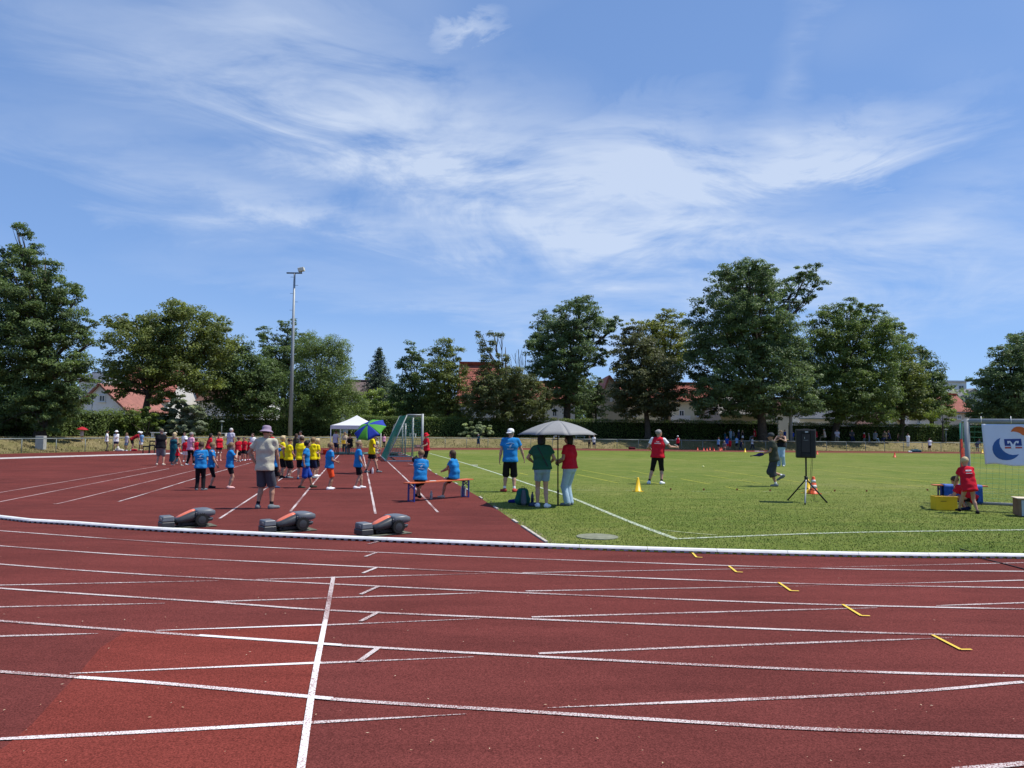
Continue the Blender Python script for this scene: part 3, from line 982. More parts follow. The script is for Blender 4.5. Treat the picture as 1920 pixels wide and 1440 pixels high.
tree('tallest tree at the left edge, tapering to a ragged pointed top', 52, (75, 822), [
    (40, 440, 15, 22), (30, 425, 7, 10), (52, 478, 28, 24), (20, 520, 38, 38), (80, 510, 34, 24), (60, 560, 50, 36), (112, 545, 30, 24), (10, 590, 42, 50), (60, 620, 55, 42), (112, 598, 40, 34),
    (145, 556, 13, 7), (30, 680, 60, 42), (95, 675, 52, 42), (140, 632, 28, 22), (172, 608, 15, 6), (160, 612, 14, 8), (168, 643, 15, 6), (140, 690, 32, 26), (160, 686, 16, 10), (172, 712, 15, 7), (20, 745, 50, 36), (85, 740, 55, 36), (135, 740, 36, 26),
    (60, 778, 40, 22), (115, 775, 36, 20), (15, 790, 34, 20), (-25, 640, 45, 80), (-15, 510, 22, 40), (2, 472, 8, 14), (90, 800, 26, 12)], 'deep', 0.20, 300, fork=0.2, trunk_r=0.34, aspect=0.55, rc=(0.35, 0.7), spread=0.6)
tree('yellowish green tree in front of the white gabled house', 66, (268, 812), [
    (222, 608, 26, 15), (212, 640, 20, 24), (250, 600, 20, 13), (285, 605, 25, 20), (255, 640, 34, 28), (330, 578, 26, 18), (312, 610, 30, 25), (358, 595, 26, 22), (300, 650, 44, 32), (352, 650, 42, 36), (398, 612, 30, 25), (415, 645, 26, 26),
    (390, 670, 36, 32), (330, 695, 46, 30), (270, 690, 36, 26), (215, 690, 26, 20), (232, 715, 38, 14), (375, 715, 38, 24), (250, 735, 24, 12), (300, 740, 26, 16), (215, 738, 20, 9)], 'olive', 0.24, 210, fork=0.3)
tree('dark dense tree right of the yellowish one, left of the tall light mast', 70, (448, 815), [
    (430, 668, 24, 24), (455, 650, 18, 16), (450, 690, 34, 30), (485, 690, 26, 26), (425, 720, 36, 30), (470, 735, 40, 30), (505, 720, 26, 30), (440, 760, 40, 20), (495, 762, 34, 20), (400, 745, 24, 20)], 'deep', 0.24, 230, fork=0.2)
tree('dark tree with an uneven spreading top behind the light mast', 86, (530, 812), [
    (492, 622, 13, 12), (510, 645, 18, 15), (540, 612, 14, 15), (545, 640, 20, 20), (572, 632, 13, 9), (520, 670, 30, 20), (560, 660, 24, 20), (530, 700, 36, 24)], 'deep', 0.26, 210, fork=0.4)
tree('broad rounded feathery tree right of the tall light mast', 74, (590, 815), [
    (590, 645, 26, 18), (625, 650, 26, 18), (568, 665, 22, 22), (600, 680, 40, 28), (642, 672, 20, 24), (580, 715, 38, 30), (632, 715, 34, 34), (550, 740, 32, 32), (600, 755, 46, 30), (650, 745, 26, 26), (560, 780, 34, 22), (625, 785, 44, 22), (672, 755, 16, 22)], 'mid', 0.20, 280, fork=0.15, aspect=0.4, weep=0.25)
tree('low light green tree behind the hedge beside the white canopy tent', 84, (705, 808), [
    (700, 745, 22, 18), (722, 760, 24, 16), (690, 770, 26, 16), (735, 775, 26, 14), (670, 775, 20, 14), (758, 772, 24, 18), (715, 782, 34, 10)], 'bright', 0.24, 210, fork=0.3)
tree('small leafy tree left of the pair beside the red tiled roof', 84, (778, 806), [
    (768, 660, 12, 16), (785, 668, 12, 14), (760, 690, 16, 16), (785, 695, 24, 20), (765, 722, 24, 20), (795, 730, 24, 22), (775, 755, 28, 20), (800, 765, 18, 16), (752, 678, 8, 7), (745, 745, 18, 18), (812, 745, 16, 18), (760, 770, 24, 14)], 'deep', 0.25, 230, fork=0.25)
tree('pale topped tree immediately left of the red tiled roof', 82, (838, 806), [
    (836, 645, 15, 14), (822, 660, 16, 14), (850, 665, 18, 16), (828, 690, 26, 20), (858, 695, 20, 20), (835, 720, 30, 22), (862, 730, 18, 20), (825, 752, 26, 18), (862, 760, 20, 18), (845, 772, 26, 12), (876, 745, 12, 16), (812, 720, 14, 16), (868, 780, 18, 10)], 'olive', 0.23, 230, fork=0.25)
tree('weeping copper tinted beech with two thin drooping leaders on top', 80, (950, 806), [
    (899, 627, 7, 6), (904, 640, 8, 9), (912, 655, 10, 11), (925, 628, 12, 5), (938, 628, 9, 4), (926, 645, 7, 9), (908, 678, 14, 14), (940, 672, 14, 13), (922, 695, 22, 16), (900, 715, 22, 18), (945, 712, 34, 18), (980, 720, 26, 18), (890, 745, 22, 22),
    (930, 740, 38, 22), (975, 745, 34, 20), (1008, 745, 18, 20), (895, 770, 22, 16), (940, 770, 36, 16), (990, 772, 30, 14), (960, 700, 26, 12), (1000, 718, 20, 16), (915, 725, 30, 18), (1022, 755, 16, 22), (1012, 780, 18, 10)], 'brown', 0.22, 260, fork=0.3, weep=0.5, rc=(0.4, 0.75))
tree('big open crowned tree above the grey umbrella', 85, (1062, 806), [
    (1060, 585, 22, 15), (1090, 572, 26, 15), (1030, 598, 24, 16), (1108, 590, 20, 16), (1015, 620, 22, 18), (1050, 620, 32, 22), (1090, 615, 36, 22), (1128, 612, 24, 16), (1154, 605, 11, 14), (1005, 640, 18, 16), (1025, 655, 34, 24), (1075, 655, 38, 26), (1110, 640, 22, 15), (1140, 622, 16, 10),
    (1020, 690, 26, 20), (1060, 695, 36, 26), (1095, 690, 22, 20), (1132, 672, 18, 10), (1140, 660, 14, 9), (1120, 680, 14, 9), (1050, 730, 30, 22), (1085, 730, 26, 24), (1075, 760, 22, 18), (1045, 755, 16, 14)], 'ash', 0.25, 220, fork=0.3, rc=(0.4, 0.8))
tree('small rounded grey green tree right of the trunk above the umbrella', 88, (1118, 806), [(1118, 722, 15, 13), (1110, 740, 18, 16), (1128, 742, 16, 16), (1118, 762, 24, 16), (1105, 775, 18, 10)], 'ash', 0.25, 220, fork=0.3)
tree('dark purplish brown maple in front of the cream houses', 78, (1215, 812), [
    (1185, 625, 22, 12), (1165, 640, 14, 12), (1200, 645, 26, 18), (1170, 665, 22, 18), (1210, 675, 34, 24), (1165, 690, 16, 12), (1185, 705, 34, 22), (1235, 700, 32, 28), (1172, 735, 28, 20), (1220, 740, 38, 26), (1185, 765, 30, 16), (1240, 765, 28, 18), (1262, 735, 22, 28)], 'maple', 0.25, 260, fork=0.25)
tree('light yellow green tree showing above the dark maple', 88, (1252, 808), [
    (1242, 588, 17, 12), (1215, 608, 20, 12), (1265, 600, 22, 15), (1240, 620, 28, 18), (1190, 608, 12, 8), (1280, 625, 22, 18), (1228, 650, 28, 20), (1268, 660, 28, 22), (1255, 690, 26, 20)], 'yellow', 0.25, 190, fork=0.35)
tree('largest tree of the ground, broad dark crown behind the speaker', 77, (1430, 826), [
    (1402, 500, 28, 14), (1370, 515, 26, 16), (1430, 512, 26, 16), (1345, 540, 24, 18), (1400, 535, 42, 22), (1452, 540, 28, 20), (1515, 510, 22, 15), (1495, 530, 22, 16), (1535, 530, 14, 12), (1512, 555, 24, 12), (1322, 572, 22, 18), (1370, 575, 42, 26), (1425, 580, 42, 28), (1478, 575, 22, 20),
    (1305, 605, 22, 20), (1350, 620, 38, 28), (1410, 625, 46, 30), (1465, 620, 34, 30), (1310, 650, 26, 28), (1370, 670, 44, 30), (1435, 675, 46, 32), (1485, 660, 30, 26), (1300, 690, 24, 24), (1350, 715, 40, 28), (1420, 725, 46, 28), (1480, 710, 36, 32), (1320, 745, 34, 24),
    (1380, 760, 40, 20), (1450, 765, 42, 20), (1505, 750, 34, 28), (1520, 700, 22, 24), (1320, 770, 22, 14)], 'ash', 0.24, 250, fork=0.22, trunk_r=0.46, rc=(0.4, 0.85))
tree('wide crowned green tree right of the largest, twigs bare at the top', 80, (1565, 826), [
    (1595, 575, 24, 14), (1560, 585, 24, 14), (1630, 585, 24, 14), (1532, 605, 24, 18), (1590, 605, 38, 20), (1645, 608, 28, 20), (1678, 615, 16, 12), (1540, 640, 34, 26), (1600, 645, 44, 28), (1660, 650, 34, 28), (1530, 690, 34, 30), (1590, 695, 44, 30), (1650, 695, 40, 30), (1545, 740, 38, 28),
    (1605, 745, 42, 26), (1655, 745, 36, 26), (1580, 775, 38, 16), (1640, 778, 40, 14)], 'mid', 0.24, 240, fork=0.2, trunk_r=0.36)
tree('olive yellow tree standing between the wide green tree and the dark one', 83, (1690, 826), [
    (1690, 640, 18, 18), (1705, 665, 22, 22), (1690, 700, 26, 26), (1720, 700, 20, 24), (1695, 735, 30, 24), (1722, 740, 20, 22), (1680, 765, 28, 16), (1712, 772, 28, 14)], 'olive', 0.24, 240, fork=0.2)
tree('dark drooping tree at the right end of the long row', 88, (1748, 822), [
    (1722, 655, 14, 12), (1738, 672, 16, 16), (1728, 695, 20, 20), (1755, 700, 18, 18), (1740, 725, 26, 22), (1768, 728, 14, 18), (1750, 752, 26, 18), (1772, 752, 14, 14), (1735, 772, 28, 12)], 'deep', 0.25, 240, fork=0.2)
tree('small bright green tree over the hedge left of the right hand goal', 80, (1768, 818), [(1768, 770, 16, 13), (1755, 782, 16, 10), (1780, 784, 14, 10)], 'bright', 0.22, 240, fork=0.3)
tree('grey green tree cut by the right picture edge above the banner goal', 84, (1905, 820), [
    (1908, 632, 20, 14), (1925, 650, 26, 22), (1872, 662, 24, 12), (1895, 668, 26, 18), (1858, 690, 18, 14), (1888, 700, 32, 24), (1930, 700, 36, 30), (1835, 712, 15, 10), (1858, 728, 28, 22), (1905, 742, 40, 26), (1850, 758, 32, 18), (1895, 772, 40, 18), (1940, 770, 40, 26), (1838, 778, 22, 12)], 'ash', 0.24, 240, fork=0.2)

def shrub(label, d, foot_px, lobes, leaf, size=0.2, dens=320):
    mpp = d / F_PX
    f = at(foot_px[0], foot_px[1], d); f.z = gz(f.x, f.y)
    root = empty('shrub', f, 0, label, 'shrub', 'shrubs along the hedge')
    fa = np.array(f)
    LB = [(np.array(at(px, py, d + RNG.uniform(-0.6, 0.4))) - fa, np.array([rx, min(rx, 26), ry]) * mpp * 1.2) for px, py, rx, ry in lobes]
    C, O, Tt = crown_points(LB, dens, size, (0.25, 0.45), 0, 0.3)
    keep_ = C[:, 2] > 0.0
    leaf_cloud('foliage', C[keep_], O[keep_], size, LEAF[leaf], Tt[keep_], root)
    mb = MB()
    for c, r in LB:
        limb(mb, (RNG.uniform(-.15, .15), 0, -0.05), c, 0.04, 0.012, 0.1, 5)
    mb.build('stem', MAT_BARK, root)
shrub('big silvery willow bush rising above the hedge at left', 63, (342, 815), [(345, 752, 24, 15), (325, 772, 26, 18), (368, 772, 22, 18), (345, 785, 34, 20), (318, 795, 20, 14), (370, 798, 20, 14), (330, 806, 24, 12), (360, 808, 24, 12), (345, 800, 30, 12)], 'silver', 0.20, 640)
shrub('pale flowering bush in front of the hedge left of the white cap', 75.5, (895, 820), [(895, 796, 14, 7), (880, 803, 15, 8), (911, 803, 15, 8), (896, 808, 22, 8), (878, 813, 18, 7), (914, 813, 16, 7), (896, 817, 26, 6)], 'pale', 0.16, 420)
shrub('light green bush between the hedge and the silvery willow', 60, (275, 818), [(285, 775, 18, 12), (265, 785, 24, 14), (295, 792, 16, 18), (240, 790, 24, 14)], 'hedge', 0.19, 330)

def spruce(label, d, foot_px, top_px, half_px):
    f = at(foot_px[0], foot_px[1], d); f.z = gz(f.x, f.y)
    root = empty('spruce_tree', f, 0, label, 'tree', 'trees round the sports ground')
    top = at(top_px[0], top_px[1], d).z - f.z
    R = half_px * d / F_PX
    C, O, Tt = [], [], []
    mb = MB(); mb.tube((0, 0, -0.1), (0, 0, top), 0.22, 0.02, 7)
    nb_ = 150
    for i in range(nb_):
        z = top * (0.12 + 0.87 * (i / nb_))
        ln = R * (1 - (z / top) ** 1.25) * RNG.uniform(0.75, 1.12) + 0.15
        a = i * 2.39996
        tip = np.array([math.cos(a) * ln, math.sin(a) * ln, z - ln * 0.22])
        mb.tube((0, 0, z), tip, 0.035, 0.008, 4)
        m = int(60 * ln + 14)
        t = RNG.uniform(0.12, 1.0, m)
        p = np.array([0, 0, z]) * (1 - t[:, None]) + tip * t[:, None] + RNG.normal(0, 0.13, (m, 3))
        C.append(p); O.append(np.tile([math.cos(a) * 0.5, math.sin(a) * 0.5, 0.5], (m, 1))); Tt.append(RNG.normal(0.5, 0.2, m))
    leaf_cloud('crown', np.concatenate(C), np.concatenate(O), 0.26, LEAF['spruce'], np.concatenate(Tt), root, 0.4, 0.35)
    mb.build('trunk', MAT_BARK, root)
spruce('conical dark spruce standing behind the white canopy tent', 96, (708, 806), (710, 651), 60)

# bare dead twigs near the weeping beech
tw = empty('dead_tree', at(975, 806, 86), 0, 'thin bare dead branches sticking up beside the weeping beech', 'tree')
tw.location.z = BANK_H
mb = MB()
for px, py in ((966, 662), (972, 655), (980, 668), (958, 678), (986, 660), (992, 676)):
    e = at(px, py, 86) - tw.location
    limb(mb, (0, 0, 0), e, 0.07, 0.015, 0.1, 5)
    for q in range(4):
        limb(mb, Vector(e) * random.uniform(0.7, 0.95), Vector(e) + Vector((random.uniform(-.5, .5), 0, random.uniform(-.1, .4))), 0.02, 0.008, 0, 4)
mb.build('branch', MAT_TWIG, tw)

# ---------------- clipped hedges
def hedge(label, s_off, k_from, k_to, height, thick, dens, size=0.13, mat='hedge', rough=0.12):
    """runs parallel to the fence line, s_off metres beyond it, between two image columns"""
    line = resample(offset_line(fence_pts, s_off).tolist(), 1.0)
    pxs = 960 + F_PX * line[:, 0] / np.maximum(line[:, 1], 1)
    m = (pxs > k_from) & (pxs < k_to) & (line[:, 1] > 20)
    L_ = line[m]
    o = L_[len(L_) // 2]
    root = empty('hedge', (o[0], o[1], BANK_H), 0, label, 'hedge', 'clipped hedges behind the bank')
    T_ = np.gradient(L_, axis=0); T_ /= np.linalg.norm(T_, axis=1)[:, None]
    N_ = np.stack([-T_[:, 1], T_[:, 0]], 1)
    mb = MB()
    n = len(L_)
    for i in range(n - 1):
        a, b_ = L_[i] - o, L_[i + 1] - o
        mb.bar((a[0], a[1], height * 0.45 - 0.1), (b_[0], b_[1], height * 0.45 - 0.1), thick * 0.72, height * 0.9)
    mb.build('dark_core', M((0.018, 0.024, 0.010), 0.95, 0.4, 3, 0.5, 0, 0.05, 'hedge_core'), root)  # solid dark box, its colour stands in for the shaded inside of the hedge
    ln = n * 1.0
    cnt = int(ln * (height * 1.0 + thick) * dens)
    q = RNG.uniform(0, n - 1.01, cnt); k0_ = q.astype(int); fr_ = (q - k0_)[:, None]
    c = L_[k0_] * (1 - fr_) + L_[k0_ + 1] * fr_ - o
    nn = N_[k0_]
    top = RNG.uniform(0, 1, cnt) < thick / (height + thick)
    und = rough * (np.sin(q * 1.3) + np.sin(q * 3.1 + 1) + RNG.normal(0, 0.9, cnt)) * 0.5
    zz = np.where(top, height + und - RNG.uniform(0, 0.3, cnt), RNG.uniform(0.0, 1.0, cnt) ** 0.8 * height)
    oo = np.where(top, RNG.uniform(-0.5, 0.5, cnt) * thick, -thick * 0.5 - np.abs(und) * 0.8 + RNG.uniform(0, 0.12, cnt))
    pts = np.c_[c + nn * oo[:, None], zz]
    out = np.where(top[:, None], np.array([0, 0, 1.0]), np.c_[-nn, np.full(cnt, 0.25)])
    tt = 0.5 + RNG.normal(0, 0.2, cnt) + 0.12 * np.sin(q * 0.9)
    leaf_cloud('foliage', pts, out, size, LEAF[mat], tt, root)
hedge('clipped hedge below the white gabled house at left', 8.5, -150, 345, 1.95, 1.0, 330, rough=0.3)
hedge('clipped hedge from the silvery willow to the wide feathery tree', 9.3, 335, 640, 1.75, 1.0, 300)
hedge('long clipped hedge from the white tent past the umbrella to the large tree', 9.5, 642, 1470, 2.0, 1.1, 260)
hedge('clipped hedge behind the picnickers under the right hand trees', 8.5, 1473, 2050, 1.85, 1.1, 260)
# ================================================================== PEOPLE
# bodies, clothes and hair are polygonised from smooth-blended limbs (surface nets), one continuous surface each
def V3(*a): return np.array(a, float)

def sd_prim(p, X):
    if p[0] == 'cap':
        _, a, b, ra, rb, k, cut = p
        ab = b - a
        t = np.clip(((X - a) @ ab) / (ab @ ab + 1e-12), 0, 1)
        d = np.linalg.norm(X - a - t[..., None] * ab, axis=-1) - (ra + (rb - ra) * t)
    else:
        _, c, r, R, k, cut = p
        q = X - c
        if R is not None: q = q @ R
        qn = q / r
        l = np.linalg.norm(qn, axis=-1)
        d = (l - 1.0) * min(r) * np.clip(0.6 + 0.4 * l, 0.6, 1.4)
    if cut is not None:
        for pt, nr in cut:
            d = np.maximum(d, (X - pt) @ nr)
    return d, k

def prim_box(p):
    if p[0] == 'cap':
        lo = np.minimum(p[1] - p[3], p[2] - p[4]); hi = np.maximum(p[1] + p[3], p[2] + p[4]); k = p[5]
    else:
        m = max(p[2]); lo = p[1] - m; hi = p[1] + m; k = p[4]
    return lo, hi, k

def smin(a, b, k):
    h = np.clip(0.5 + 0.5 * (b - a) / k, 0, 1)
    return b + (a - b) * h - k * h * (1 - h)

def cap(a, b, ra, rb, k=0.02, cut=None): return ('cap', np.array(a, float), np.array(b, float), ra, rb, k, cut)
def ell(c, r, k=0.02, R=None, cut=None): return ('ell', np.array(c, float), np.array(r, float), R, k, cut)

def nets(prims, vox, cuts=None, fold=None):
    """surface nets of the blended shape -> verts, quads"""
    bx_ = [prim_box(p) for p in prims]
    lo = np.min([b[0] for b in bx_], axis=0) - 3 * vox; hi = np.max([b[1] for b in bx_], axis=0) + 3 * vox
    n = np.ceil((hi - lo) / vox).astype(int) + 1
    ax = [lo[i] + vox * np.arange(n[i]) for i in range(3)]
    Fd = np.full(n, 0.5)
    for p, (a, b, k) in zip(prims, bx_):
        i0 = np.maximum(((a - k - 2.5 * vox - lo) / vox).astype(int), 0); i1 = np.minimum(((b + k + 2.5 * vox - lo) / vox).astype(int) + 2, n)
        X = np.stack(np.meshgrid(ax[0][i0[0]:i1[0]], ax[1][i0[1]:i1[1]], ax[2][i0[2]:i1[2]], indexing='ij'), -1)
        d, kk = sd_prim(p, X)
        sl = tuple(slice(i0[i], i1[i]) for i in range(3))
        Fd[sl] = smin(Fd[sl], d, kk)
    if fold is not None or cuts:
        X = np.stack(np.meshgrid(*ax, indexing='ij'), -1)
        if fold is not None: Fd = Fd + fold(X)
        for pt, nr in (cuts or []):
            Fd = np.maximum(Fd, (X - pt) @ nr)
    S = Fd < 0
    if not S.any(): return np.zeros((0, 3)), np.zeros((0, 4), int)
    cs = [(i, j, k) for i in (0, 1) for j in (0, 1) for k in (0, 1)]
    sl = lambda A, c: A[c[0]:A.shape[0] - 1 + c[0], c[1]:A.shape[1] - 1 + c[1], c[2]:A.shape[2] - 1 + c[2]]
    cnt = sum(sl(S, c).astype(np.int8) for c in cs)
    act = (cnt > 0) & (cnt < 8)
    I = np.argwhere(act)
    pos = np.zeros((len(I), 3)); w = np.zeros(len(I))
    for a in cs:
        for axis in range(3):
            if a[axis]: continue
            b = list(a); b[axis] = 1
            fa = Fd[I[:, 0] + a[0], I[:, 1] + a[1], I[:, 2] + a[2]]; fb = Fd[I[:, 0] + b[0], I[:, 1] + b[1], I[:, 2] + b[2]]
            m = (fa < 0) != (fb < 0)
            t = np.where(m, fa / np.where(m, fa - fb, 1), 0)
            q = np.tile(np.array(a, float), (len(I), 1)); q[:, axis] = t
            pos[m] += q[m]; w[m] += 1
    V = lo + (I + pos / w[:, None]) * vox
    idx = np.full(act.shape, -1); idx[act] = np.arange(len(I))
    Q = []
    for axis in range(3):
        u, v = (axis + 1) % 3, (axis + 2) % 3
        s0 = [slice(None)] * 3; s1 = [slice(None)] * 3
        s0[axis] = slice(0, -1); s1[axis] = slice(1, None)
        for d_ in (u, v):
            s0[d_] = slice(1, -1); s1[d_] = slice(1, -1)
        A, B = S[tuple(s0)], S[tuple(s1)]
        E = np.argwhere(A != B)
        flip = A[A != B]
        E[:, u] += 1; E[:, v] += 1
        def cell(du, dv):
            c = E.copy(); c[:, u] += du; c[:, v] += dv
            return idx[c[:, 0], c[:, 1], c[:, 2]]
        q = np.stack([cell(-1, -1), cell(0, -1), cell(0, 0), cell(-1, 0)], 1)
        q[~flip] = q[~flip][:, ::-1]
        Q.append(q)
    return V, np.concatenate(Q)

def fold_fn(amp, seed, vert=1.0):
    r = random.Random(seed)
    ks = [(r.uniform(14, 30), r.uniform(10, 24), r.uniform(4, 12) * vert, r.uniform(0, 6.28)) for _ in range(3)]
    def f(X):
        s = 0
        for a, b, c, ph in ks:
            s = s + np.sin(X[..., 0] * a + X[..., 2] * c + ph + 0.8 * np.sin(X[..., 2] * 9)) * np.sin(X[..., 1] * b + ph * 2 + X[..., 2] * c * 0.5)
        return s * amp / 3
    return f

def ik2(a, c, l1, l2, pole):
    v = c - a; d = np.linalg.norm(v); d2 = min(max(d, abs(l1 - l2) + 1e-3), (l1 + l2) * 0.998)
    u = v / (d + 1e-9)
    x = (l1 * l1 - l2 * l2 + d2 * d2) / (2 * d2)
    h = math.sqrt(max(l1 * l1 - x * x, 0))
    pp = pole - u * (pole @ u); pp /= np.linalg.norm(pp) + 1e-9
    return a + u * x + pp * h, a + u * d2

def rx(v, a):
    c, s = math.cos(a), math.sin(a); return V3(v[0], v[1] * c - v[2] * s, v[1] * s + v[2] * c)
def ry(v, a):
    c, s = math.cos(a), math.sin(a); return V3(v[0] * c + v[2] * s, v[1], -v[0] * s + v[2] * c)
def rz_(v, a):
    c, s = math.cos(a), math.sin(a); return V3(v[0] * c - v[1] * s, v[0] * s + v[1] * c, v[2])

SKIN = [M(c, 0.55, 0.08, 10, 0, 0, 0.35, 'skin') for c in ((0.46, 0.26, 0.18), (0.38, 0.20, 0.13), (0.53, 0.32, 0.23), (0.26, 0.13, 0.08))]
HAIR = {k: M(c, 0.6, 0.35, 60, 0.4, 0, 0.3, 'hair') for k, c in dict(black=(0.010, 0.008, 0.007), brown=(0.055, 0.030, 0.016), light=(0.20, 0.125, 0.06), blond=(0.42, 0.29, 0.13), grey=(0.24, 0.22, 0.21), white=(0.60, 0.58, 0.55), fair=(0.52, 0.40, 0.22)).items()}
C = dict(none=(0.5, 0.5, 0.5), blue=(0.020, 0.205, 0.50), yellow=(0.80, 0.66, 0.012), red=(0.56, 0.013, 0.030), black=(0.011, 0.011, 0.014), white=(0.80, 0.80, 0.80), grey=(0.16, 0.17, 0.19), navy=(0.014, 0.020, 0.055), teal=(0.012, 0.075, 0.105),
         green=(0.020, 0.085, 0.050), jeans=(0.22, 0.32, 0.40), denim=(0.05, 0.08, 0.15), lightblue=(0.34, 0.46, 0.55), royal=(0.018, 0.062, 0.34), orange=(0.80, 0.085, 0.025), pink=(0.74, 0.36, 0.48), cream=(0.50, 0.48, 0.37), lav=(0.52, 0.50, 0.58), khaki=(0.17, 0.15, 0.10), olive=(0.055, 0.060, 0.045), charcoal=(0.045, 0.050, 0.055), shade=(0.17, 0.19, 0.20), beige=(0.52, 0.42, 0.34), darkred=(0.30, 0.01, 0.02), mauve=(0.30, 0.23, 0.31), skyb=(0.20, 0.38, 0.62))
n_people = [0]

def person(label, px, py, top, yaw=0, shirt='blue', legs=('shorts', 'black', 0.95), hair='brown', hstyle='short', skin=0, shoe='white', sex='m', sleeve=0.6, hat=None, pose=None, fat=1.0, cat='person', group=None, prt=None, sleeve_col=None, socks=None, H=None, hem=0.045, depth=None, zbase=None, loose=1.0, seat=None, name='person', folds=1.0, strap=None):
    """a person standing at the photograph's pixel (px, py), head top at row `top`; yaw 0 = back to the camera, 90 = facing left, -90 = facing right"""
    pose = pose or {}
    g = hit(px, py) if depth is None else at(px, py, depth)
    if zbase is not None: g.z = zbase
    d = g.y
    if H is None: H = (py - top) * d / F_PX - (0.03 if hat else 0.0)
    n_people[0] += 1
    seed = n_people[0]
    root = empty(name, g, math.radians(yaw), label, cat, group)
    near = d < 24; far = d > 42
    vox = 0.0155 if near else (0.021 if d < 36 else (0.026 if not far else 0.034))
    h = H
    ratio = min(max(6.0 + (H - 1.2) / 0.55 * 1.5, 5.9), 7.6)
    hh = H / ratio
    sh = (0.112 if sex == 'm' else 0.100) * h if H > 1.5 else 0.098 * h
    hipw = 0.050 * h
    hipz = (0.515 if H > 1.5 else 0.495) * h
    thigh, shin = 0.245 * h, 0.235 * h
    if H <= 1.5: thigh, shin = 0.235 * h, 0.225 * h
    ua, fa = 0.170 * h, 0.148 * h
    po = V3(*pose.get('hip', (0, 0, 0))) * h
    lf, ls = [math.radians(a) for a in pose.get('lean', (2, 0))]
    tw_ = math.radians(pose.get('twist', 0))
    Pv = V3(0, 0, hipz) + po
    if seat is not None: Pv[2] = seat + 0.075 * h
    upv = ry(rx(V3(0, 0, 1), -lf), ls)
    rt = rz_(V3(1, 0, 0), tw_); rt = ry(rt, ls); fw = np.cross(upv, rt)
    up2 = upv
    if 'curve' in pose: up2 = ry(rx(V3(0, 0, 1), -lf - math.radians(pose['curve'])), ls)
    waist = Pv + upv * 0.085 * h
    chest = waist + up2 * 0.115 * h
    shl = chest + up2 * 0.100 * h
    nkb = shl + up2 * 0.020 * h
    rt = np.cross(fw, up2) * 0 + rt
    SL, SR = shl - rt * sh, shl + rt * sh
    HL, HR = Pv - V3(hipw, 0, 0.012 * h), Pv + V3(hipw, 0, -0.012 * h)
    ankz = 0.040 * h
    aL = V3(*pose.get('fl', (-0.062, 0, 0.040))) * h
    aR = V3(*pose.get('fr', (0.062, 0, 0.040))) * h
    kp = pose.get('knee', (0, 1, 0))
    kL, aL = ik2(HL, aL, thigh, shin, V3(*pose.get('kl', kp)))
    kR, aR = ik2(HR, aR, thigh, shin, V3(*pose.get('kr', kp)))
    hang = lambda s: V3(s * 0.150, 0.015, 0.505)
    wL = V3(*pose.get('hl', hang(-1))) * h; wR = V3(*pose.get('hr', hang(1))) * h
    if 'hl' not in pose: wL = SL + (-up2) * (ua + fa) * 0.985 + rt * (-0.018 * h) + fw * 0.025 * h
    if 'hr' not in pose: wR = SR + (-up2) * (ua + fa) * 0.985 + rt * (0.018 * h) + fw * 0.025 * h
    eL, wL = ik2(SL, wL, ua, fa, V3(*pose.get('el', (-0.5, -1, -0.3))))
    eR, wR = ik2(SR, wR, ua, fa, V3(*pose.get('er', (0.5, -1, -0.3))))
    fdl, fdr = [rz_(V3(0, 1, 0), math.radians(a)) for a in pose.get('toes', (10, -10))]
    pit = pose.get('footpitch', (0, 0))
    fdl = V3(fdl[0], fdl[1], math.sin(math.radians(pit[0]))); fdr = V3(fdr[0], fdr[1], math.sin(math.radians(pit[1])))
    hy, hp = [math.radians(a) for a in pose.get('head', (0, 4))]
    def hv(v):                                   # head-local offset (units of head height) -> body space
        return rz_(rx(V3(*v), -hp), hy + tw_) * hh
    hc = nkb + up2 * 0.012 * h + rz_(rx(V3(0, 0.10, 0.0), 0), hy) * hh + V3(0, 0, 0.60 * hh)
    Rh = np.stack([hv((1, 0, 0)) / hh, hv((0, 1, 0)) / hh, hv((0, 0, 1)) / hh], 1)
    f_ = fat
    k = 0.035 * h
    # ---- body
    body = [cap(Pv - V3(0.040 * h, 0, 0), Pv + V3(0.040 * h, 0, 0), 0.060 * h * f_, 0.060 * h * f_, k), cap(waist - rt * 0.030 * h, waist + rt * 0.030 * h, 0.054 * h * f_, 0.054 * h * f_, k),
            cap(chest - rt * 0.045 * h, chest + rt * 0.045 * h, 0.058 * h * f_, 0.058 * h * f_, k), cap(SL + rt * 0.02 * h, SR - rt * 0.02 * h, 0.026 * h, 0.026 * h, k), cap(shl, nkb + (hc - nkb) * 0.5, 0.033 * h, 0.029 * h, 0.018 * h)]
    for S_, e, w_, HJ, kn, an, fd in ((SL, eL, wL, HL, kL, aL, fdl), (SR, eR, wR, HR, kR, aR, fdr)):
        body += [cap(S_, e, 0.029 * h, 0.022 * h, 0.02 * h), cap(e, e + (w_ - e) * 0.35, 0.022 * h, 0.0215 * h, 0.012 * h), cap(e + (w_ - e) * 0.35, w_, 0.0215 * h, 0.0140 * h, 0.012 * h)]
        body += [cap(HJ, kn, 0.048 * h * f_, 0.030 * h, 0.02 * h), cap(kn, kn + (an - kn) * 0.35, 0.030 * h, 0.031 * h, 0.012 * h), cap(kn + (an - kn) * 0.35, an, 0.031 * h, 0.018 * h, 0.012 * h)]
        body += [cap(an - fd * 0.02 * h + V3(0, 0, -0.018 * h), an + fd * 0.095 * h + V3(0, 0, -0.024 * h), 0.018 * h, 0.013 * h, 0.012 * h)]
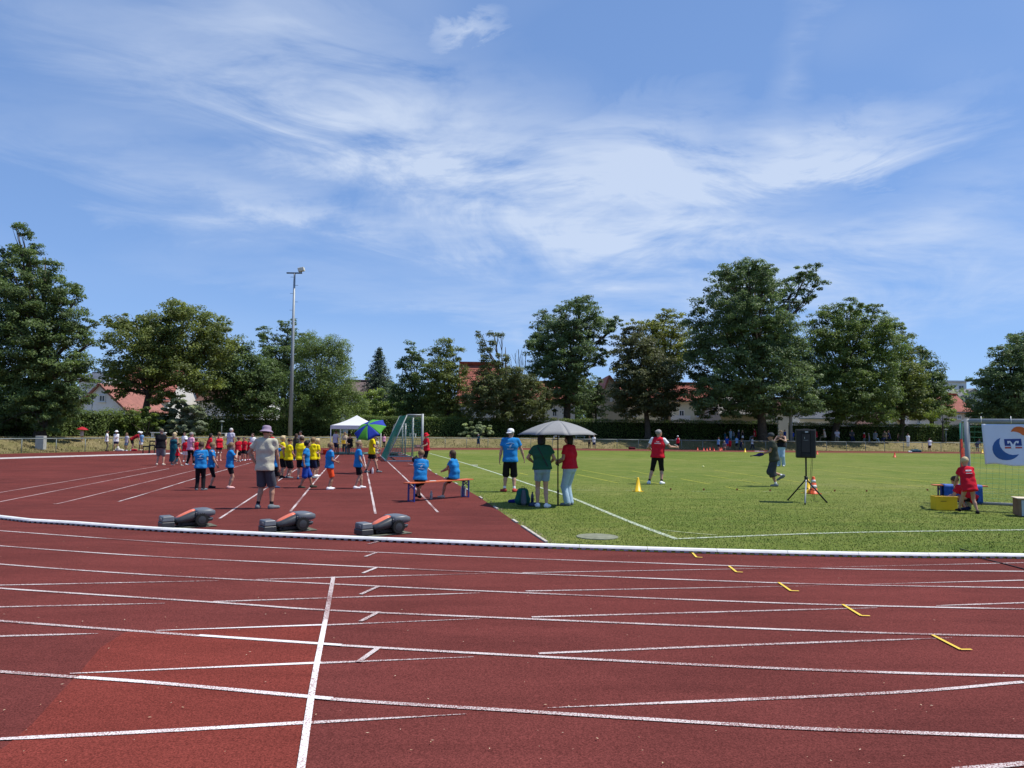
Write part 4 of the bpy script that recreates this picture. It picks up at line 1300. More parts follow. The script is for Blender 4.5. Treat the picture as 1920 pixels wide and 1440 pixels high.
    body += [ell(hc + hv((0, -0.04, 0.08)), V3(0.335, 0.42, 0.40) * hh, 0.05 * hh, Rh), ell(hc + hv((0, 0.10, -0.20)), V3(0.255, 0.285, 0.30) * hh, 0.12 * hh, Rh),
             cap(hc + hv((0, 0.36, -0.02)), hc + hv((0, 0.435, -0.14)), 0.035 * hh, 0.060 * hh, 0.06 * hh)]
    for s in (-1, 1):
        body.append(ell(hc + hv((s * 0.345, -0.03, -0.06)), V3(0.045, 0.085, 0.125) * hh, 0.03 * hh, Rh))
    hands = []
    for side, e, w_, key in ((-1, eL, wL, 'pl'), (1, eR, wR, 'pr')):
        fd = (w_ - e) / (np.linalg.norm(w_ - e) + 1e-9)
        ref = V3(side, 0, 0) if abs(fd[0]) < 0.8 else V3(0, 0, 1)
        pn = ref - fd * (ref @ fd); pn /= np.linalg.norm(pn)         # back of the hand
        ac = np.cross(fd, pn)                                        # across the palm
        if ac[1] < 0: ac = -ac
        body.append(ell(w_ + fd * 0.026 * h, V3(0.0085 * h, 0.021 * h, 0.028 * h), 0.012 * h, np.stack([pn, ac, fd], 1)))
        hands.append((w_, fd, pn, ac, pose.get('curl', 0.55)))
    Vb, Qb = nets(body, vox)
    mbf = MB()
    if d < 45:
        for w_, fd, pn, ac, cu in hands:
            pa = w_ + fd * 0.044 * h
            for i, ln in enumerate((0.040, 0.046, 0.043, 0.034)):
                o = pa + ac * (0.0150 - 0.0098 * i) * h - fd * 0.004 * h
                d1 = fd * math.cos(cu * 0.6) - pn * math.sin(cu * 0.6); d2 = fd * math.cos(cu * 1.6) - pn * math.sin(cu * 1.6)
                p1 = o + d1 * ln * 0.55 * h; p2 = p1 + d2 * ln * 0.45 * h
                mbf.path([o, p1, p2], [0.0056 * h, 0.0050 * h, 0.0036 * h], 5)
            o = w_ + fd * 0.014 * h + ac * 0.017 * h
            p1 = o + (fd * 0.7 + ac * 0.7) * 0.020 * h - pn * 0.004 * h; p2 = p1 + (fd * 0.95 - pn * 0.3) * 0.020 * h
            mbf.path([o, p1, p2], [0.0066 * h, 0.0060 * h, 0.0042 * h], 5)
    nv = len(Vb)
    faces_ = [tuple(q) for q in Qb.tolist()] + [tuple(i + nv for i in f) for f in mbf.f]
    me = bpy.data.meshes.new('body')
    allv = np.concatenate([Vb, np.array([tuple(v) for v in mbf.v]).reshape(-1, 3)]) if mbf.v else Vb
    me.from_pydata(allv.tolist(), [], faces_)
    me.polygons.foreach_set('use_smooth', np.ones(len(me.polygons), bool)); me.materials.append(SKIN[skin])
    bo = link_mesh('body', me, None, root)

    def part(nm, prims, mat, cuts=None, fold=None, parent=None, v=None):
        Vv, Qq = nets(prims, v or vox, cuts, fold)
        if len(Vv) == 0: return None
        return link_mesh(nm, quads_mesh(nm, Vv, Qq, mat, True), None, parent or root)

    # ---- face
    if d < 36:
        m1, m2 = MB(), MB()
        for s in (-1, 1):
            c = hc + hv((s * 0.135, 0.335, -0.005))
            m1.lathe(c, [(0.004 * h * math.sin(t), 0.004 * h * math.cos(t)) for t in (2.9, 2.2, 1.57, 0.9, 0.25)], 6)
            m2.bar(hc + hv((s * 0.07, 0.365, 0.075)), hc + hv((s * 0.21, 0.33, 0.075)), 0.03 * hh, 0.022 * hh)
        m1.build('eyes', M((0.02, 0.015, 0.012), 0.25, 0.05, 5, 0, 0, 0.5, 'eye'), bo, True)
        m2.build('eyebrows', HAIR['brown'], bo)
        MB().bar(hc + hv((-0.09, 0.365, -0.27)), hc + hv((0.09, 0.365, -0.27)), 0.03 * hh, 0.03 * hh).build('mouth', M((0.35, 0.12, 0.10), 0.5, 0.05, 5, 0, 0, 0.3, 'lips'), bo)
    # ---- shirt
    ex = 0.012 * h * loose + 0.004
    sc_ = C[shirt] if isinstance(shirt, str) else shirt
    sm_ = sc_ if isinstance(sc_, bpy.types.Material) else cloth(sc_)
    hemp = Pv - upv * hem * h
    shp = None
    if legs[0] != 'dress' and shirt != 'none':
        shp = [cap(Pv - V3(0.042 * h, 0, 0.0), Pv + V3(0.042 * h, 0, 0.0), 0.064 * h * f_ + ex, 0.064 * h * f_ + ex, k), cap(hemp - rt * 0.044 * h, hemp + rt * 0.044 * h, 0.066 * h * f_ + ex, 0.066 * h * f_ + ex, k),
               cap(waist - rt * 0.036 * h, waist + rt * 0.036 * h, 0.057 * h * f_ + ex, 0.057 * h * f_ + ex, k),
               cap(chest - rt * 0.048 * h, chest + rt * 0.048 * h, 0.060 * h * f_ + ex, 0.060 * h * f_ + ex, k)]
        if sleeve > 0:
            for s in (-1, 1):
                shp += [cap(nkb + rt * s * 0.020 * h - up2 * 0.016 * h, shl + rt * s * (sh - 0.016 * h) - up2 * 0.004 * h, 0.030 * h + ex * 0.4, 0.026 * h + ex * 0.4, 0.025 * h),
                        cap(shl + rt * s * (sh - 0.045 * h) - up2 * 0.02 * h, waist + rt * s * 0.052 * h, 0.040 * h * f_ + ex * 0.5, 0.042 * h * f_ + ex, k)]
            shp += [cap(shl - up2 * 0.03 * h - rt * 0.03 * h, shl - up2 * 0.03 * h + rt * 0.03 * h, 0.050 * h + ex * 0.5, 0.050 * h + ex * 0.5, k)]
        else:
            for s in (-1, 1):
                shp.append(cap(chest + rt * s * 0.05 * h, shl + rt * s * 0.050 * h + up2 * 0.012 * h, 0.030 * h + ex * 0.5, 0.018 * h + ex * 0.3, 0.02 * h))
        slp = []
        if sleeve > 0:
            for S_, e, w_ in ((SL, eL, wL), (SR, eR, wR)):
                dirn = (e - S_) / np.linalg.norm(e - S_)
                end = S_ + dirn * ua * min(sleeve, 1.0)
                if sleeve <= 1.0:
                    slp.append(cap(S_ - up2 * 0.004 * h, end + dirn * 0.02 * h, 0.029 * h + ex * 0.4, 0.028 * h + ex * 0.9, 0.016 * h, [(end, dirn)]))
                else:
                    slp += [cap(S_, e, 0.029 * h + ex * 0.5, 0.030 * h + ex * 0.5, 0.022 * h), cap(e, e + (w_ - e) * (sleeve - 1), 0.028 * h + ex * 0.5, 0.022 * h + ex * 0.4, 0.02 * h)]
        fo = fold_fn((0.0110 if not far else 0.004) * folds, seed)
        if sleeve_col is None:
            shp += slp
        cuts = [(hemp, -upv)]
        so = part('shirt', shp, sm_, cuts, fo)
        if sleeve_col is not None and slp:
            part('sleeves', slp + [cap(SL, SR, 0.03 * h, 0.03 * h, 0.03 * h)], cloth(C[sleeve_col]), None, fo)
        if prt and so is not None:
            prt(so, shp, h, chest, waist, shl, rt, up2, fw)
    # ---- legs
    kind, lc = legs[0], (C[legs[1]] if isinstance(legs[1], str) else legs[1])
    lm = cloth(lc)
    e2 = ex * 0.9
    pelv = [cap(Pv - V3(0.042 * h, 0, 0), Pv + V3(0.042 * h, 0, 0), 0.062 * h * f_ + e2 * 0.5, 0.062 * h * f_ + e2 * 0.5, k), cap(Pv + upv * 0.055 * h - rt * 0.034 * h, Pv + upv * 0.055 * h + rt * 0.034 * h, 0.055 * h * f_ + e2 * 0.4, 0.055 * h * f_ + e2 * 0.4, k)]
    fo2 = fold_fn(0.010 if not far else 0.003, seed + 500)
    if kind in ('shorts', 'leggings'):
        fr_ = legs[2]; fl_ = 0.018 * h if kind == 'shorts' else 0.001 * h
        if len(legs) > 3: fl_ = legs[3] * h
        pr_ = list(pelv)
        for HJ, kn, an in ((HL, kL, aL), (HR, kR, aR)):
            dirn = (kn - HJ) / np.linalg.norm(kn - HJ)
            if fr_ <= 1.0:
                end = HJ + dirn * thigh * fr_
                pr_.append(cap(HJ, end + dirn * 0.03 * h, 0.050 * h * f_ + e2 * 0.5, 0.040 * h + fl_ * (1.0 if fr_ < 0.7 else 0.8), 0.018 * h, [(end, dirn)]))
            else:
                d2 = (an - kn) / np.linalg.norm(an - kn); end = kn + d2 * shin * (fr_ - 1)
                pr_ += [cap(HJ, kn, 0.050 * h * f_ + e2 * 0.4, 0.033 * h + fl_, 0.018 * h), cap(kn, end + d2 * 0.02 * h, 0.033 * h + fl_, 0.031 * h + fl_ * 1.2, 0.015 * h, [(end, d2)])]
        part('shorts' if kind == 'shorts' else 'leggings', pr_, lm, [(Pv + upv * 0.075 * h, upv)], fo2)
    elif kind == 'pants':
        fl_ = (legs[2] if len(legs) > 2 else 0.008) * h
        pr_ = list(pelv)
        for HJ, kn, an in ((HL, kL, aL), (HR, kR, aR)):
            d2 = (an - kn) / np.linalg.norm(an - kn); end = an + d2 * 0.004 * h
            pr_ += [cap(HJ, kn, 0.051 * h * f_ + e2 * 0.4, 0.036 * h + fl_ * 0.6, 0.018 * h), cap(kn, end + d2 * 0.03 * h, 0.036 * h + fl_ * 0.6, 0.026 * h + fl_, 0.015 * h, [(end + d2 * 0.012 * h, d2)])]
        part('trousers', pr_, lm, [(Pv + upv * 0.075 * h, upv)], fo2)
    elif kind in ('skirt', 'dress'):
        zh = legs[2] * h
        mid = (aL + aR) / 2
        pr_ = list(pelv) + [cap(Pv - V3(0.03 * h, 0, 0), V3(mid[0] - 0.03 * h, mid[1], zh - 0.05 * h), 0.066 * h * f_, 0.105 * h, k), cap(Pv + V3(0.03 * h, 0, 0), V3(mid[0] + 0.03 * h, mid[1], zh - 0.05 * h), 0.066 * h * f_, 0.105 * h, k)]
        cuts = [(V3(0, 0, zh), V3(0, 0, -1))]
        if kind == 'dress':
            pr_ += [cap(waist - rt * 0.034 * h, waist + rt * 0.034 * h, 0.056 * h * f_ + ex * 0.5, 0.056 * h * f_ + ex * 0.5, k), cap(chest - rt * 0.047 * h, chest + rt * 0.047 * h, 0.060 * h * f_ + ex * 0.5, 0.060 * h * f_ + ex * 0.5, k)]
            for s in (-1, 1): pr_.append(cap(chest + rt * s * 0.05 * h, shl + rt * s * 0.055 * h + up2 * 0.014 * h, 0.030 * h, 0.022 * h, 0.02 * h))
        else:
            cuts.append((Pv + upv * 0.075 * h, upv))
        part(kind, pr_, lm, cuts, fo2)
    # ---- socks and shoes
    for an, kn, fd in ((aL, kL, fdl), (aR, kR, fdr)):
        if socks and not far:
            d2 = (an - kn) / np.linalg.norm(an - kn)
            part('sock', [cap(an - d2 * 0.045 * h, an + d2 * 0.02 * h, 0.023 * h, 0.022 * h, 0.01 * h)], cloth(C[socks]), v=vox * 0.8)
        if shoe and d < 60:
            smat = cloth(C[shoe] if isinstance(shoe, str) else shoe)
            fl = fd.copy(); nrm_ = np.cross(np.cross(fl, V3(0, 0, 1)), fl)
            nrm_ /= np.linalg.norm(nrm_) + 1e-9
            sole = an - V3(0, 0, 1) * ankz * 1.0
            prs = [cap(an - fd * 0.022 * h + V3(0, 0, -0.014 * h), an + fd * 0.092 * h + V3(0, 0, -0.022 * h), 0.0265 * h, 0.0205 * h, 0.02 * h), cap(an + V3(0, 0, -0.02 * h), an + V3(0, 0, 0.004 * h), 0.027 * h, 0.024 * h, 0.02 * h)]
            cuts = [(sole + V3(0, 0, 0.001), -V3(0, 0, 1))] if pit == (0, 0) else None
            part('shoe', prs, smat, cuts, v=min(vox, 0.02))
    # ---- hair
    hm = HAIR[hair]
    if hstyle:
        hd = [ell(hc + hv((0, -0.055, 0.105)), V3(0.375, 0.445, 0.425) * hh, 0.03 * hh, Rh, [(hc + hv((0, 0.24, 0.10)), -(hv((0, -1.0, 0.75)) / np.linalg.norm(hv((0, -1.0, 0.75)))))])]
        low = -0.16 if hstyle in ('short', 'pony') else -0.30
        cutb = [(hc + hv((0, 0, low)), -(hv((0, 0, 1)) / hh))]
        if hstyle in ('long', 'pony'):
            b0 = hc + hv((0, -0.36, 0.05))
            if hstyle == 'long':
                tip = hc + hv((0, -0.42, -0.95)); cutb = None
                hd += [cap(hc + hv((-0.16, -0.20, -0.1)), tip + hv((-0.16, 0, 0)), 0.22 * hh, 0.14 * hh, 0.1 * hh), cap(hc + hv((0.16, -0.20, -0.1)), tip + hv((0.16, 0, 0)), 0.22 * hh, 0.14 * hh, 0.1 * hh)]
            else:
                cutb = None
                hd += [cap(b0, hc + hv((0, -0.55, 0.0)), 0.09 * hh, 0.12 * hh, 0.05 * hh), cap(hc + hv((0, -0.55, 0.0)), hc + hv((0.05, -0.50, -0.75)), 0.12 * hh, 0.05 * hh, 0.05 * hh)]
        elif hstyle == 'bob':
            cutb = None
            for s in (-1, 1): hd.append(cap(hc + hv((s * 0.26, -0.08, 0.05)), hc + hv((s * 0.25, -0.06, -0.42)), 0.16 * hh, 0.15 * hh, 0.08 * hh))
            hd.append(cap(hc + hv((0, -0.25, 0.0)), hc + hv((0, -0.24, -0.45)), 0.25 * hh, 0.22 * hh, 0.1 * hh))
        elif hstyle == 'bun':
            hd.append(ell(hc + hv((0, -0.50, 0.22)), V3(0.15, 0.15, 0.15) * hh, 0.03 * hh))
        elif hstyle == 'mop':
            for s in (-1, 1): hd.append(cap(hc + hv((s * 0.27, -0.05, 0.15)), hc + hv((s * 0.28, 0.0, -0.12)), 0.17 * hh, 0.12 * hh, 0.08 * hh))
            hd.append(cap(hc + hv((-0.12, 0.2, 0.42)), hc + hv((0.12, 0.2, 0.42)), 0.13 * hh, 0.13 * hh, 0.08 * hh))
            hd.append(cap(hc + hv((0, -0.28, 0.0)), hc + hv((0, -0.27, -0.25)), 0.2 * hh, 0.16 * hh, 0.08 * hh))
        part('hair', hd, hm, cutb, fold_fn(0.006, seed + 900), v=min(vox, 0.016 if near else 0.022))
    # ---- hat
    if hat:
        hk, hcol = hat[0], C[hat[1]] if isinstance(hat[1], str) else hat[1]
        hmat = cloth(hcol)
        Mh = Matrix(Rh.tolist())
        mb = MB()
        if hk in ('cap', 'capback'):
            pr = [(0.40, -0.02), (0.405, 0.10), (0.385, 0.24), (0.33, 0.36), (0.24, 0.435), (0.12, 0.475), (0.02, 0.48)]
            mb.lathe(hc + hv((0, -0.05, 0.08)), [(r * hh * 1.06, z * hh) for r, z in pr], 14, Mh @ Matrix.Diagonal((0.94, 1.10, 1.0)))
            co = mb.build('cap_crown', hmat, root, True)
            s = 1 if hk == 'cap' else -1
            mv = MB(); top_, bot_ = [], []
            for i in range(9):
                a = math.pi * i / 8
                top_.append((0.34 * math.cos(a), 0.30 + 0.42 * math.sin(a), -0.02 - 0.10 * math.sin(a)))
            base_ = [(0.34 * math.cos(math.pi * i / 8), 0.30 + 0.06 * math.sin(math.pi * i / 8), 0.0) for i in range(9)]
            vs = []
            for z in (0.0, -0.03):
                for q in top_ + base_: vs.append(tuple(hc + hv((q[0] * s, (q[1] - 0.02) * s - 0.04, q[2] + 0.10 + z))))
            fs = []
            for i in range(8):
                fs += [(i, i + 1, 10 + i, 9 + i), (18 + i + 1, 18 + i, 27 + i, 28 + i), (i + 1, i, 18 + i, 19 + i)]
            mv.add(vs, fs); mv.build('visor', hmat, root)
        else:
            pr = [(0.62, -0.10), (0.60, -0.085), (0.42, 0.08), (0.41, 0.10), (0.40, 0.30), (0.36, 0.42), (0.24, 0.49), (0.03, 0.51)] if hk == 'bucket' else [(0.66, 0.08), (0.65, 0.10), (0.42, 0.12), (0.40, 0.30), (0.33, 0.44), (0.2, 0.50), (0.03, 0.51)]
            mb.lathe(hc + hv((0, -0.04, 0.08)), [(r * hh * 1.05, z * hh) for r, z in pr], 18, Mh @ Matrix.Diagonal((0.95, 1.06, 1.0)))
            mb.build('hat', hmat, root, True)
    if strap:
        part('shoulder_strap', [cap(shl - rt * 0.085 * h - fw * 0.045 * h, Pv + rt * 0.085 * h - fw * 0.075 * h, 0.010 * h, 0.010 * h, 0.01)], cloth(C[strap]), v=0.012)
    def wld(v):
        q = Vector((v[0], v[1], v[2])); q.rotate(Matrix.Rotation(math.radians(yaw), 3, 'Z')); return q + g
    return dict(root=root, H=h, d=d, wL=wld(wL), wR=wld(wR), hc=wld(hc), g=g, h=h)

# ---------------- prints on the shirts
MAT_PRINT = M((0.78, 0.80, 0.82), 0.7, 0.05, 20, 0, 0, 0.2, 'print_white')
def print_strokes(strokes, width, name='print', up_off=0.0, mat=None):
    """strokes: polylines (x, z) in units of body height on the shirt back, laid on the cloth"""
    def go(so, shp, h, chest, waist, shl, rt, up, fw):
        mb = MB()
        for st in strokes:
            P3 = []
            for x, z in st:
                o = shl + rt * x * h + up * (z + up_off) * h - fw * 0.5
                t = 0.0
                for _ in range(60):
                    X = (o + fw * t)[None, :]
                    dd = 0.5
                    for p in shp:
                        a, kk = sd_prim(p, X); dd = smin(np.array(dd), a[0], kk) if not isinstance(dd, float) or True else dd
                    dd = float(dd)
                    t += max(dd, 0.001)
                    if dd < 0.004 or t > 1.0: break
                P3.append(Vector(o + fw * (t - 0.006)))
            for a, b in zip(P3[:-1], P3[1:]):
                if (b - a).length > 1e-4:
                    mb.bar(a, b, width * h, 0.010, up=tuple(fw))
        mb.build(name, mat or MAT_PRINT, so)
    return go

def arc(x0, x1, z, rise, n=6): return [(x0 + (x1 - x0) * i / n, z + rise * math.sin(math.pi * i / n)) for i in range(n + 1)]
CLUB = print_strokes([arc(-0.062, 0.062, -0.058, 0.012), [(-0.02, -0.105), (0.005, -0.085), (0.022, -0.072)], [(-0.012, -0.118), (0.012, -0.100), (0.0, -0.088)], [(-0.05, -0.142), (0.05, -0.142)]], 0.006)
def words(rows, hgt):
    """rows of small upright strokes, as lettering too small to read"""
    out = []
    for z, x0, x1, n in rows:
        for i in range(n):
            x = x0 + (x1 - x0) * i / (n - 1)
            out.append([(x, z), (x + 0.002, z + hgt * (1.0 if i % 3 else 0.7))])
            if i % 2 == 0 and i < n - 1: out.append([(x, z + hgt * 0.5), (x + (x1 - x0) / (n - 1), z + hgt * 0.5)])
    return out
TSV = print_strokes([[(-0.030, -0.030), (-0.012, -0.030)], [(-0.021, -0.030), (-0.021, -0.048)], [(0.007, -0.031), (-0.006, -0.031), (-0.007, -0.038), (0.006, -0.041), (0.006, -0.048), (-0.007, -0.048)], [(0.012, -0.030), (0.020, -0.048), (0.028, -0.030)]] + words([(-0.073, -0.055, 0.055, 16)], 0.014), 0.0040, up_off=-0.008)
REDPRINT = print_strokes(words([(-0.062, -0.040, 0.050, 13)], 0.018) + [arc(-0.045, 0.055, -0.045, 0.010)] + words([(-0.105, -0.045, 0.050, 15)], 0.010), 0.0050)

STRAP = print_strokes([[(-0.062 + 0.13 * t / 8, 0.012 - 0.27 * t / 8) for t in range(9)]], 0.012, 'shoulder_strap', mat=MAT_DARK)
# ================================================================== WHO IS THERE
GK = 'children in blue shirts on the red run-up'
GY = 'children in yellow shirts on the red run-up'
GR = 'children in red shirts'
GF = 'people at the far side of the ground'
SH = lambda c='black', f=0.8: ('shorts', c, f)

# --- near group under the grey umbrella
p_cap = person('man with backwards white cap, bright blue shirt and black shorts beside the umbrella', 956, 922.5, 802, 0, 'blue', ('shorts', 'black', 1.02, 0.022), 'grey', 'short', 0, (0.42, 0.06, 0.05), hat=('capback', 'white'), prt=CLUB,
    pose=dict(fl=(-0.085, 0.02, 0.04), fr=(0.068, -0.01, 0.04), hr=(0.235, 0.10, 0.475), er=(1, -0.6, -0.2), hl=(-0.165, 0.0, 0.50), toes=(35, -25), head=(-35, 2)), socks='white')
p_green = person('woman in dark green shirt and pale denim shorts under the grey umbrella', 1016, 951.5, 815, 4, 'green', ('shorts', 'jeans', 0.60, 0.006), 'black', 'bob', 0, 'white', 'f', hem=0.0, fat=1.08, prt=STRAP,
    pose=dict(fl=(-0.055, 0.03, 0.04), fr=(0.06, -0.03, 0.04), hl=(-0.10, 0.16, 0.60), el=(-1, -0.5, 0.1), hr=(0.13, 0.14, 0.60), er=(0.8, -1, -0.4), lean=(2, -2), toes=(10, -35), head=(0, 12)))
p_red = person('woman in red shirt and light blue jeans holding the grey umbrella', 1068, 948, 815, 52, 'red', ('pants', 'lightblue', 0.018), 'black', 'bob', 1, 'shade', 'f', hem=0.0, fat=1.08,
    pose=dict(fl=(-0.055, 0.0, 0.04), fr=(0.055, 0.02, 0.04), hl=(-0.09, 0.15, 0.62), el=(-0.7, -1, -0.5), hr=(0.06, 0.20, 0.60), er=(0.8, -1, -0.5), head=(20, 6)))

# --- man with the bucket hat by the mowers
p_hat = person('man in mauve bucket hat, crinkled cream shirt and grey shorts with hand on hip', 494, 954.5, 797, -8, 'cream', ('shorts', (0.060, 0.064, 0.080), 0.98, 0.022), 'black', 'short', 1, 'shade', hat=('bucket', 'mauve'), socks='black', hem=0.055, loose=0.9, fat=0.94, folds=1.7,
    pose=dict(fl=(-0.075, 0.0, 0.04), fr=(0.085, 0.03, 0.04), hl=(-0.125, 0.02, 0.545), el=(-1, -0.25, 0.0), hr=(0.135, 0.10, 0.50), er=(0.6, -1, 0), toes=(15, -35), head=(0, 8)))

# --- children in blue
person('boy in blue shirt and long black trousers with his back turned', 374.5, 919.5, 829, 15, 'blue', ('pants', 'black', 0.010), 'brown', 'short', 0, 'shade', prt=CLUB, group=GK, pose=dict(hl=(-0.06, 0.12, 0.60), hr=(0.06, 0.13, 0.62), toes=(15, -45)))
person('boy in blue shirt and black knee length leggings facing right', 394.5, 915, 830, -70, 'blue', ('leggings', 'black', 1.05), 'light', 'short', 0, 'black', group=GK, pose=dict(hr=(0.11, 0.12, 0.50)))
person('girl in blue shirt and black cycling shorts, hand raised to her chin', 429.5, 916, 830, -62, 'blue', ('leggings', 'black', 0.72), 'light', 'pony', 0, (0.75, 0.45, 0.42), 'f', group=GK, pose=dict(hr=(0.03, 0.14, 0.78), er=(0.4, 0.2, -1), hl=(0.05, 0.15, 0.60), el=(-0.5, -0.5, -1)))
person('child in blue shirt and black shorts half hidden behind the bucket hat man', 514, 915, 828, -60, 'blue', SH('black', 1.0), 'brown', 'short', 1, 'denim', group=GK, pose=dict(hr=(0.05, 0.08, 0.92), er=(0.8, 0.3, -0.6)))
person('black haired boy in blue shirt and royal blue shorts walking right', 572, 915, 826, -75, 'blue', ('shorts', 'royal', 1.05, 0.026), 'black', 'mop', 1, 'olive', group=GK, pose=dict(fl=(-0.055, 0.14, 0.04), fr=(0.055, -0.10, 0.04), hr=(0.15, -0.03, 0.50)))
person('boy in blue shirt and bright orange shorts looking right', 616.5, 918, 830, -58, 'blue', ('shorts', 'orange', 0.95, 0.022), 'light', 'short', 1, 'white', group=GK, pose=dict(hr=(0.06, 0.15, 0.58), hl=(0.0, 0.16, 0.58), fr=(0.06, -0.03, 0.04), fl=(-0.05, 0.05, 0.04)))
person('child in blue shirt and black shorts under the blue and green umbrella', 670, 916, 828, -65, 'blue', SH('black', 0.8), 'light', 'bun', 0, 'white', 'f', group=GK, pose=dict(fl=(-0.06, 0.10, 0.04), fr=(0.06, -0.06, 0.04), hr=(0.14, 0.08, 0.50), head=(-10, 12)))

# --- children in yellow
person('blond boy in yellow shirt at the left of the yellow team', 527, 896, 816.5, -55, 'yellow', SH('black', 1.0), 'fair', 'mop', 0, 'black', group=GY)
person('dark haired boy in yellow shirt looking down, hands together', 540, 897, 822, -40, 'yellow', SH('black', 1.0), 'brown', 'short', 0, 'shade', group=GY, pose=dict(hl=(0.02, 0.15, 0.55), hr=(0.06, 0.15, 0.55), head=(0, 25)))
person('dark haired child in yellow shirt with back turned behind the royal blue shorts', 564, 899, 818, 10, 'yellow', SH('black', 0.9), 'brown', 'short', 0, 'denim', group=GY)
person('child in yellow shirt and black shorts, middle of the yellow team', 584, 897, 820, -35, 'yellow', SH('navy', 1.0), 'light', 'mop', 0, 'shade', group=GY, pose=dict(hl=(0.0, 0.16, 0.62), hr=(0.02, 0.16, 0.60)))
person('blond child in yellow shirt at the right end of the yellow team', 592, 894, 822, -50, 'yellow', SH('black', 0.95), 'fair', 'mop', 0, 'white', group=GY, pose=dict(fl=(-0.06, 0.06, 0.04), fr=(0.06, -0.06, 0.04)))
p_yel = person('woman in yellow shirt, black shorts and dark cap striding right with umbrella', 696, 886.5, 811, -72, 'yellow', SH('black', 0.62), 'black', 'pony', 0, 'shade', 'f', hat=('cap', 'black'), socks='black',
    pose=dict(fl=(-0.05, -0.13, 0.04), fr=(0.05, 0.16, 0.04), hl=(-0.02, 0.19, 0.62), hr=(0.10, 0.18, 0.60), er=(0.7, -1, -0.5), lean=(4, 0)))

# --- adults and children round the red run-up, further back
person('man in black polo, grey shorts and beige cap seen from behind', 300, 872.5, 803.5, 6, 'black', ('shorts', 'grey', 1.0, 0.02), 'grey', 'short', 0, 'beige', hat=('cap', 'khaki'), fat=1.25, pose=dict(fl=(-0.085, 0, 0.04), fr=(0.085, 0, 0.04)))
person('blonde woman in long teal dress seen from behind', 325, 870, 810, 0, 'none', ('dress', 'teal', 0.07), 'fair', 'bob', 0, 'beige', 'f', fat=1.15)
person('girl in red top and dark shorts hurrying right past the teal dress', 332, 874.5, 831, -85, 'red', SH('black', 0.4), 'brown', 'short', 0, 'beige', 'f', sleeve=0, group=GR, pose=dict(fl=(-0.05, -0.24, 0.05), fr=(0.05, 0.20, 0.04), hr=(0.12, 0.20, 0.52), lean=(10, 0)))
person('boy in white cap and red shirt beside the pink shirt', 347, 866, 821, 5, 'red', SH('white', 0.9), 'brown', 'short', 0, 'white', hat=('cap', 'white'), group=GR)
person('grey haired woman in pink shirt with orange cloth round the waist', 356, 872, 810, -30, 'pink', ('pants', 'black', 0.006), 'grey', 'short', 0, 'white', 'f', pose=dict(fl=(-0.05, -0.08, 0.04), fr=(0.05, 0.10, 0.04)))
person('child in red shirt half hidden behind the pink shirt', 366.5, 866, 822, 0, 'red', SH('black'), 'brown', 'short', 0, 'beige', group=GR)
person('person in white shirt standing far behind the white cap', 345, 852, 810.5, 180, 'white', SH('denim', 1.0), 'brown', 'short', 0, 'white')
person('dark haired woman in grey jacket and red top leaning over', 389, 866, 812, -50, 'red', ('pants', 'grey', 0.01), 'black', 'long', 0, 'beige', 'f', pose=dict(lean=(14, 0), hr=(0.05, 0.2, 0.62)))
person('blonde girl in red singlet and dark shorts turned left', 410, 865, 810, 40, 'red', SH('navy', 0.35), 'light', 'pony', 0, (0.7, 0.4, 0.36), 'f', sleeve=0)
person('white haired man in lavender polo shirt looking right', 431, 862, 803, -25, 'lav', ('shorts', 'grey', 1.0), 'white', 'short', 0, 'white', pose=dict(head=(-40, 0)), fat=1.1)
person('dark haired child in red shirt and black shorts, left of the red trio', 446, 866, 820, 10, 'red', SH('black', 0.9), 'brown', 'short', 0, 'white', group=GR)
person('child in red shirt in the middle of the red trio', 457, 864, 820, 175, 'red', SH('black', 0.8), 'brown', 'short', 0, 'white', group=GR)
person('child in red shirt with dark hair next to the bucket hat man', 466, 863, 823, 170, 'red', SH('charcoal', 0.9), 'brown', 'short', 0, 'pink', group=GR)
person('woman in white shirt facing the camera behind the bucket hat man', 473, 862, 812, 178, 'white', ('shorts', 'jeans', 0.7), 'brown', 'pony', 0, 'white', 'f')
person('dark haired man in red shirt right of the mauve bucket hat', 508, 863, 811, 160, 'red', ('pants', 'grey', 0.01), 'black', 'short', 1, 'black')
person('woman in patterned dark top and blue jeans by the light mast', 554, 863.5, 813, -20, 'olive', ('pants', 'denim', 0.008), 'brown', 'long', 0, 'white', 'f', pose=dict(hl=(-0.02, 0.15, 0.62), hr=(0.04, 0.15, 0.6)))
person('man in beige shirt standing close behind the blue jeans', 563, 862, 808.5, 150, 'beige', ('shorts', 'grey', 1.0), 'black', 'short', 1, 'black')
person('person in light grey shirt and navy shorts at the tent pole', 628.5, 851.5, 807.5, -30, 'lav', SH('navy', 0.9), 'brown', 'short', 1, 'beige')
person('woman in pale pink shirt standing behind the scoring table', 646, 849.5, 810, 175, 'beige', ('pants', 'charcoal', 0.01), 'light', 'short', 0, 'beige', 'f', fat=1.15)
person('woman in black top and grey trousers sitting at the scoring table', 656, 852, 821, 35, 'black', ('pants', 'shade', 0.012), 'brown', 'short', 0, 'white', 'f', sleeve=0, seat=0.45, H=1.62, pose=dict(hip=(0, 0, 0), fl=(-0.07, 0.24, 0.04), fr=(0.07, 0.24, 0.04), hl=(-0.05, 0.22, 0.46), hr=(0.05, 0.22, 0.46)))
person('person with fair hair sitting behind the child under the umbrella', 672, 853, 819, 180, 'beige', SH('grey', 0.9), 'light', 'short', 0, 'beige')
person('person in cream top right of the woman with the umbrella', 704.5, 864, 820, 160, 'cream', SH('beige', 0.8), 'brown', 'short', 0, 'beige', pose=dict(hl=(-0.08, 0.22, 0.62)))
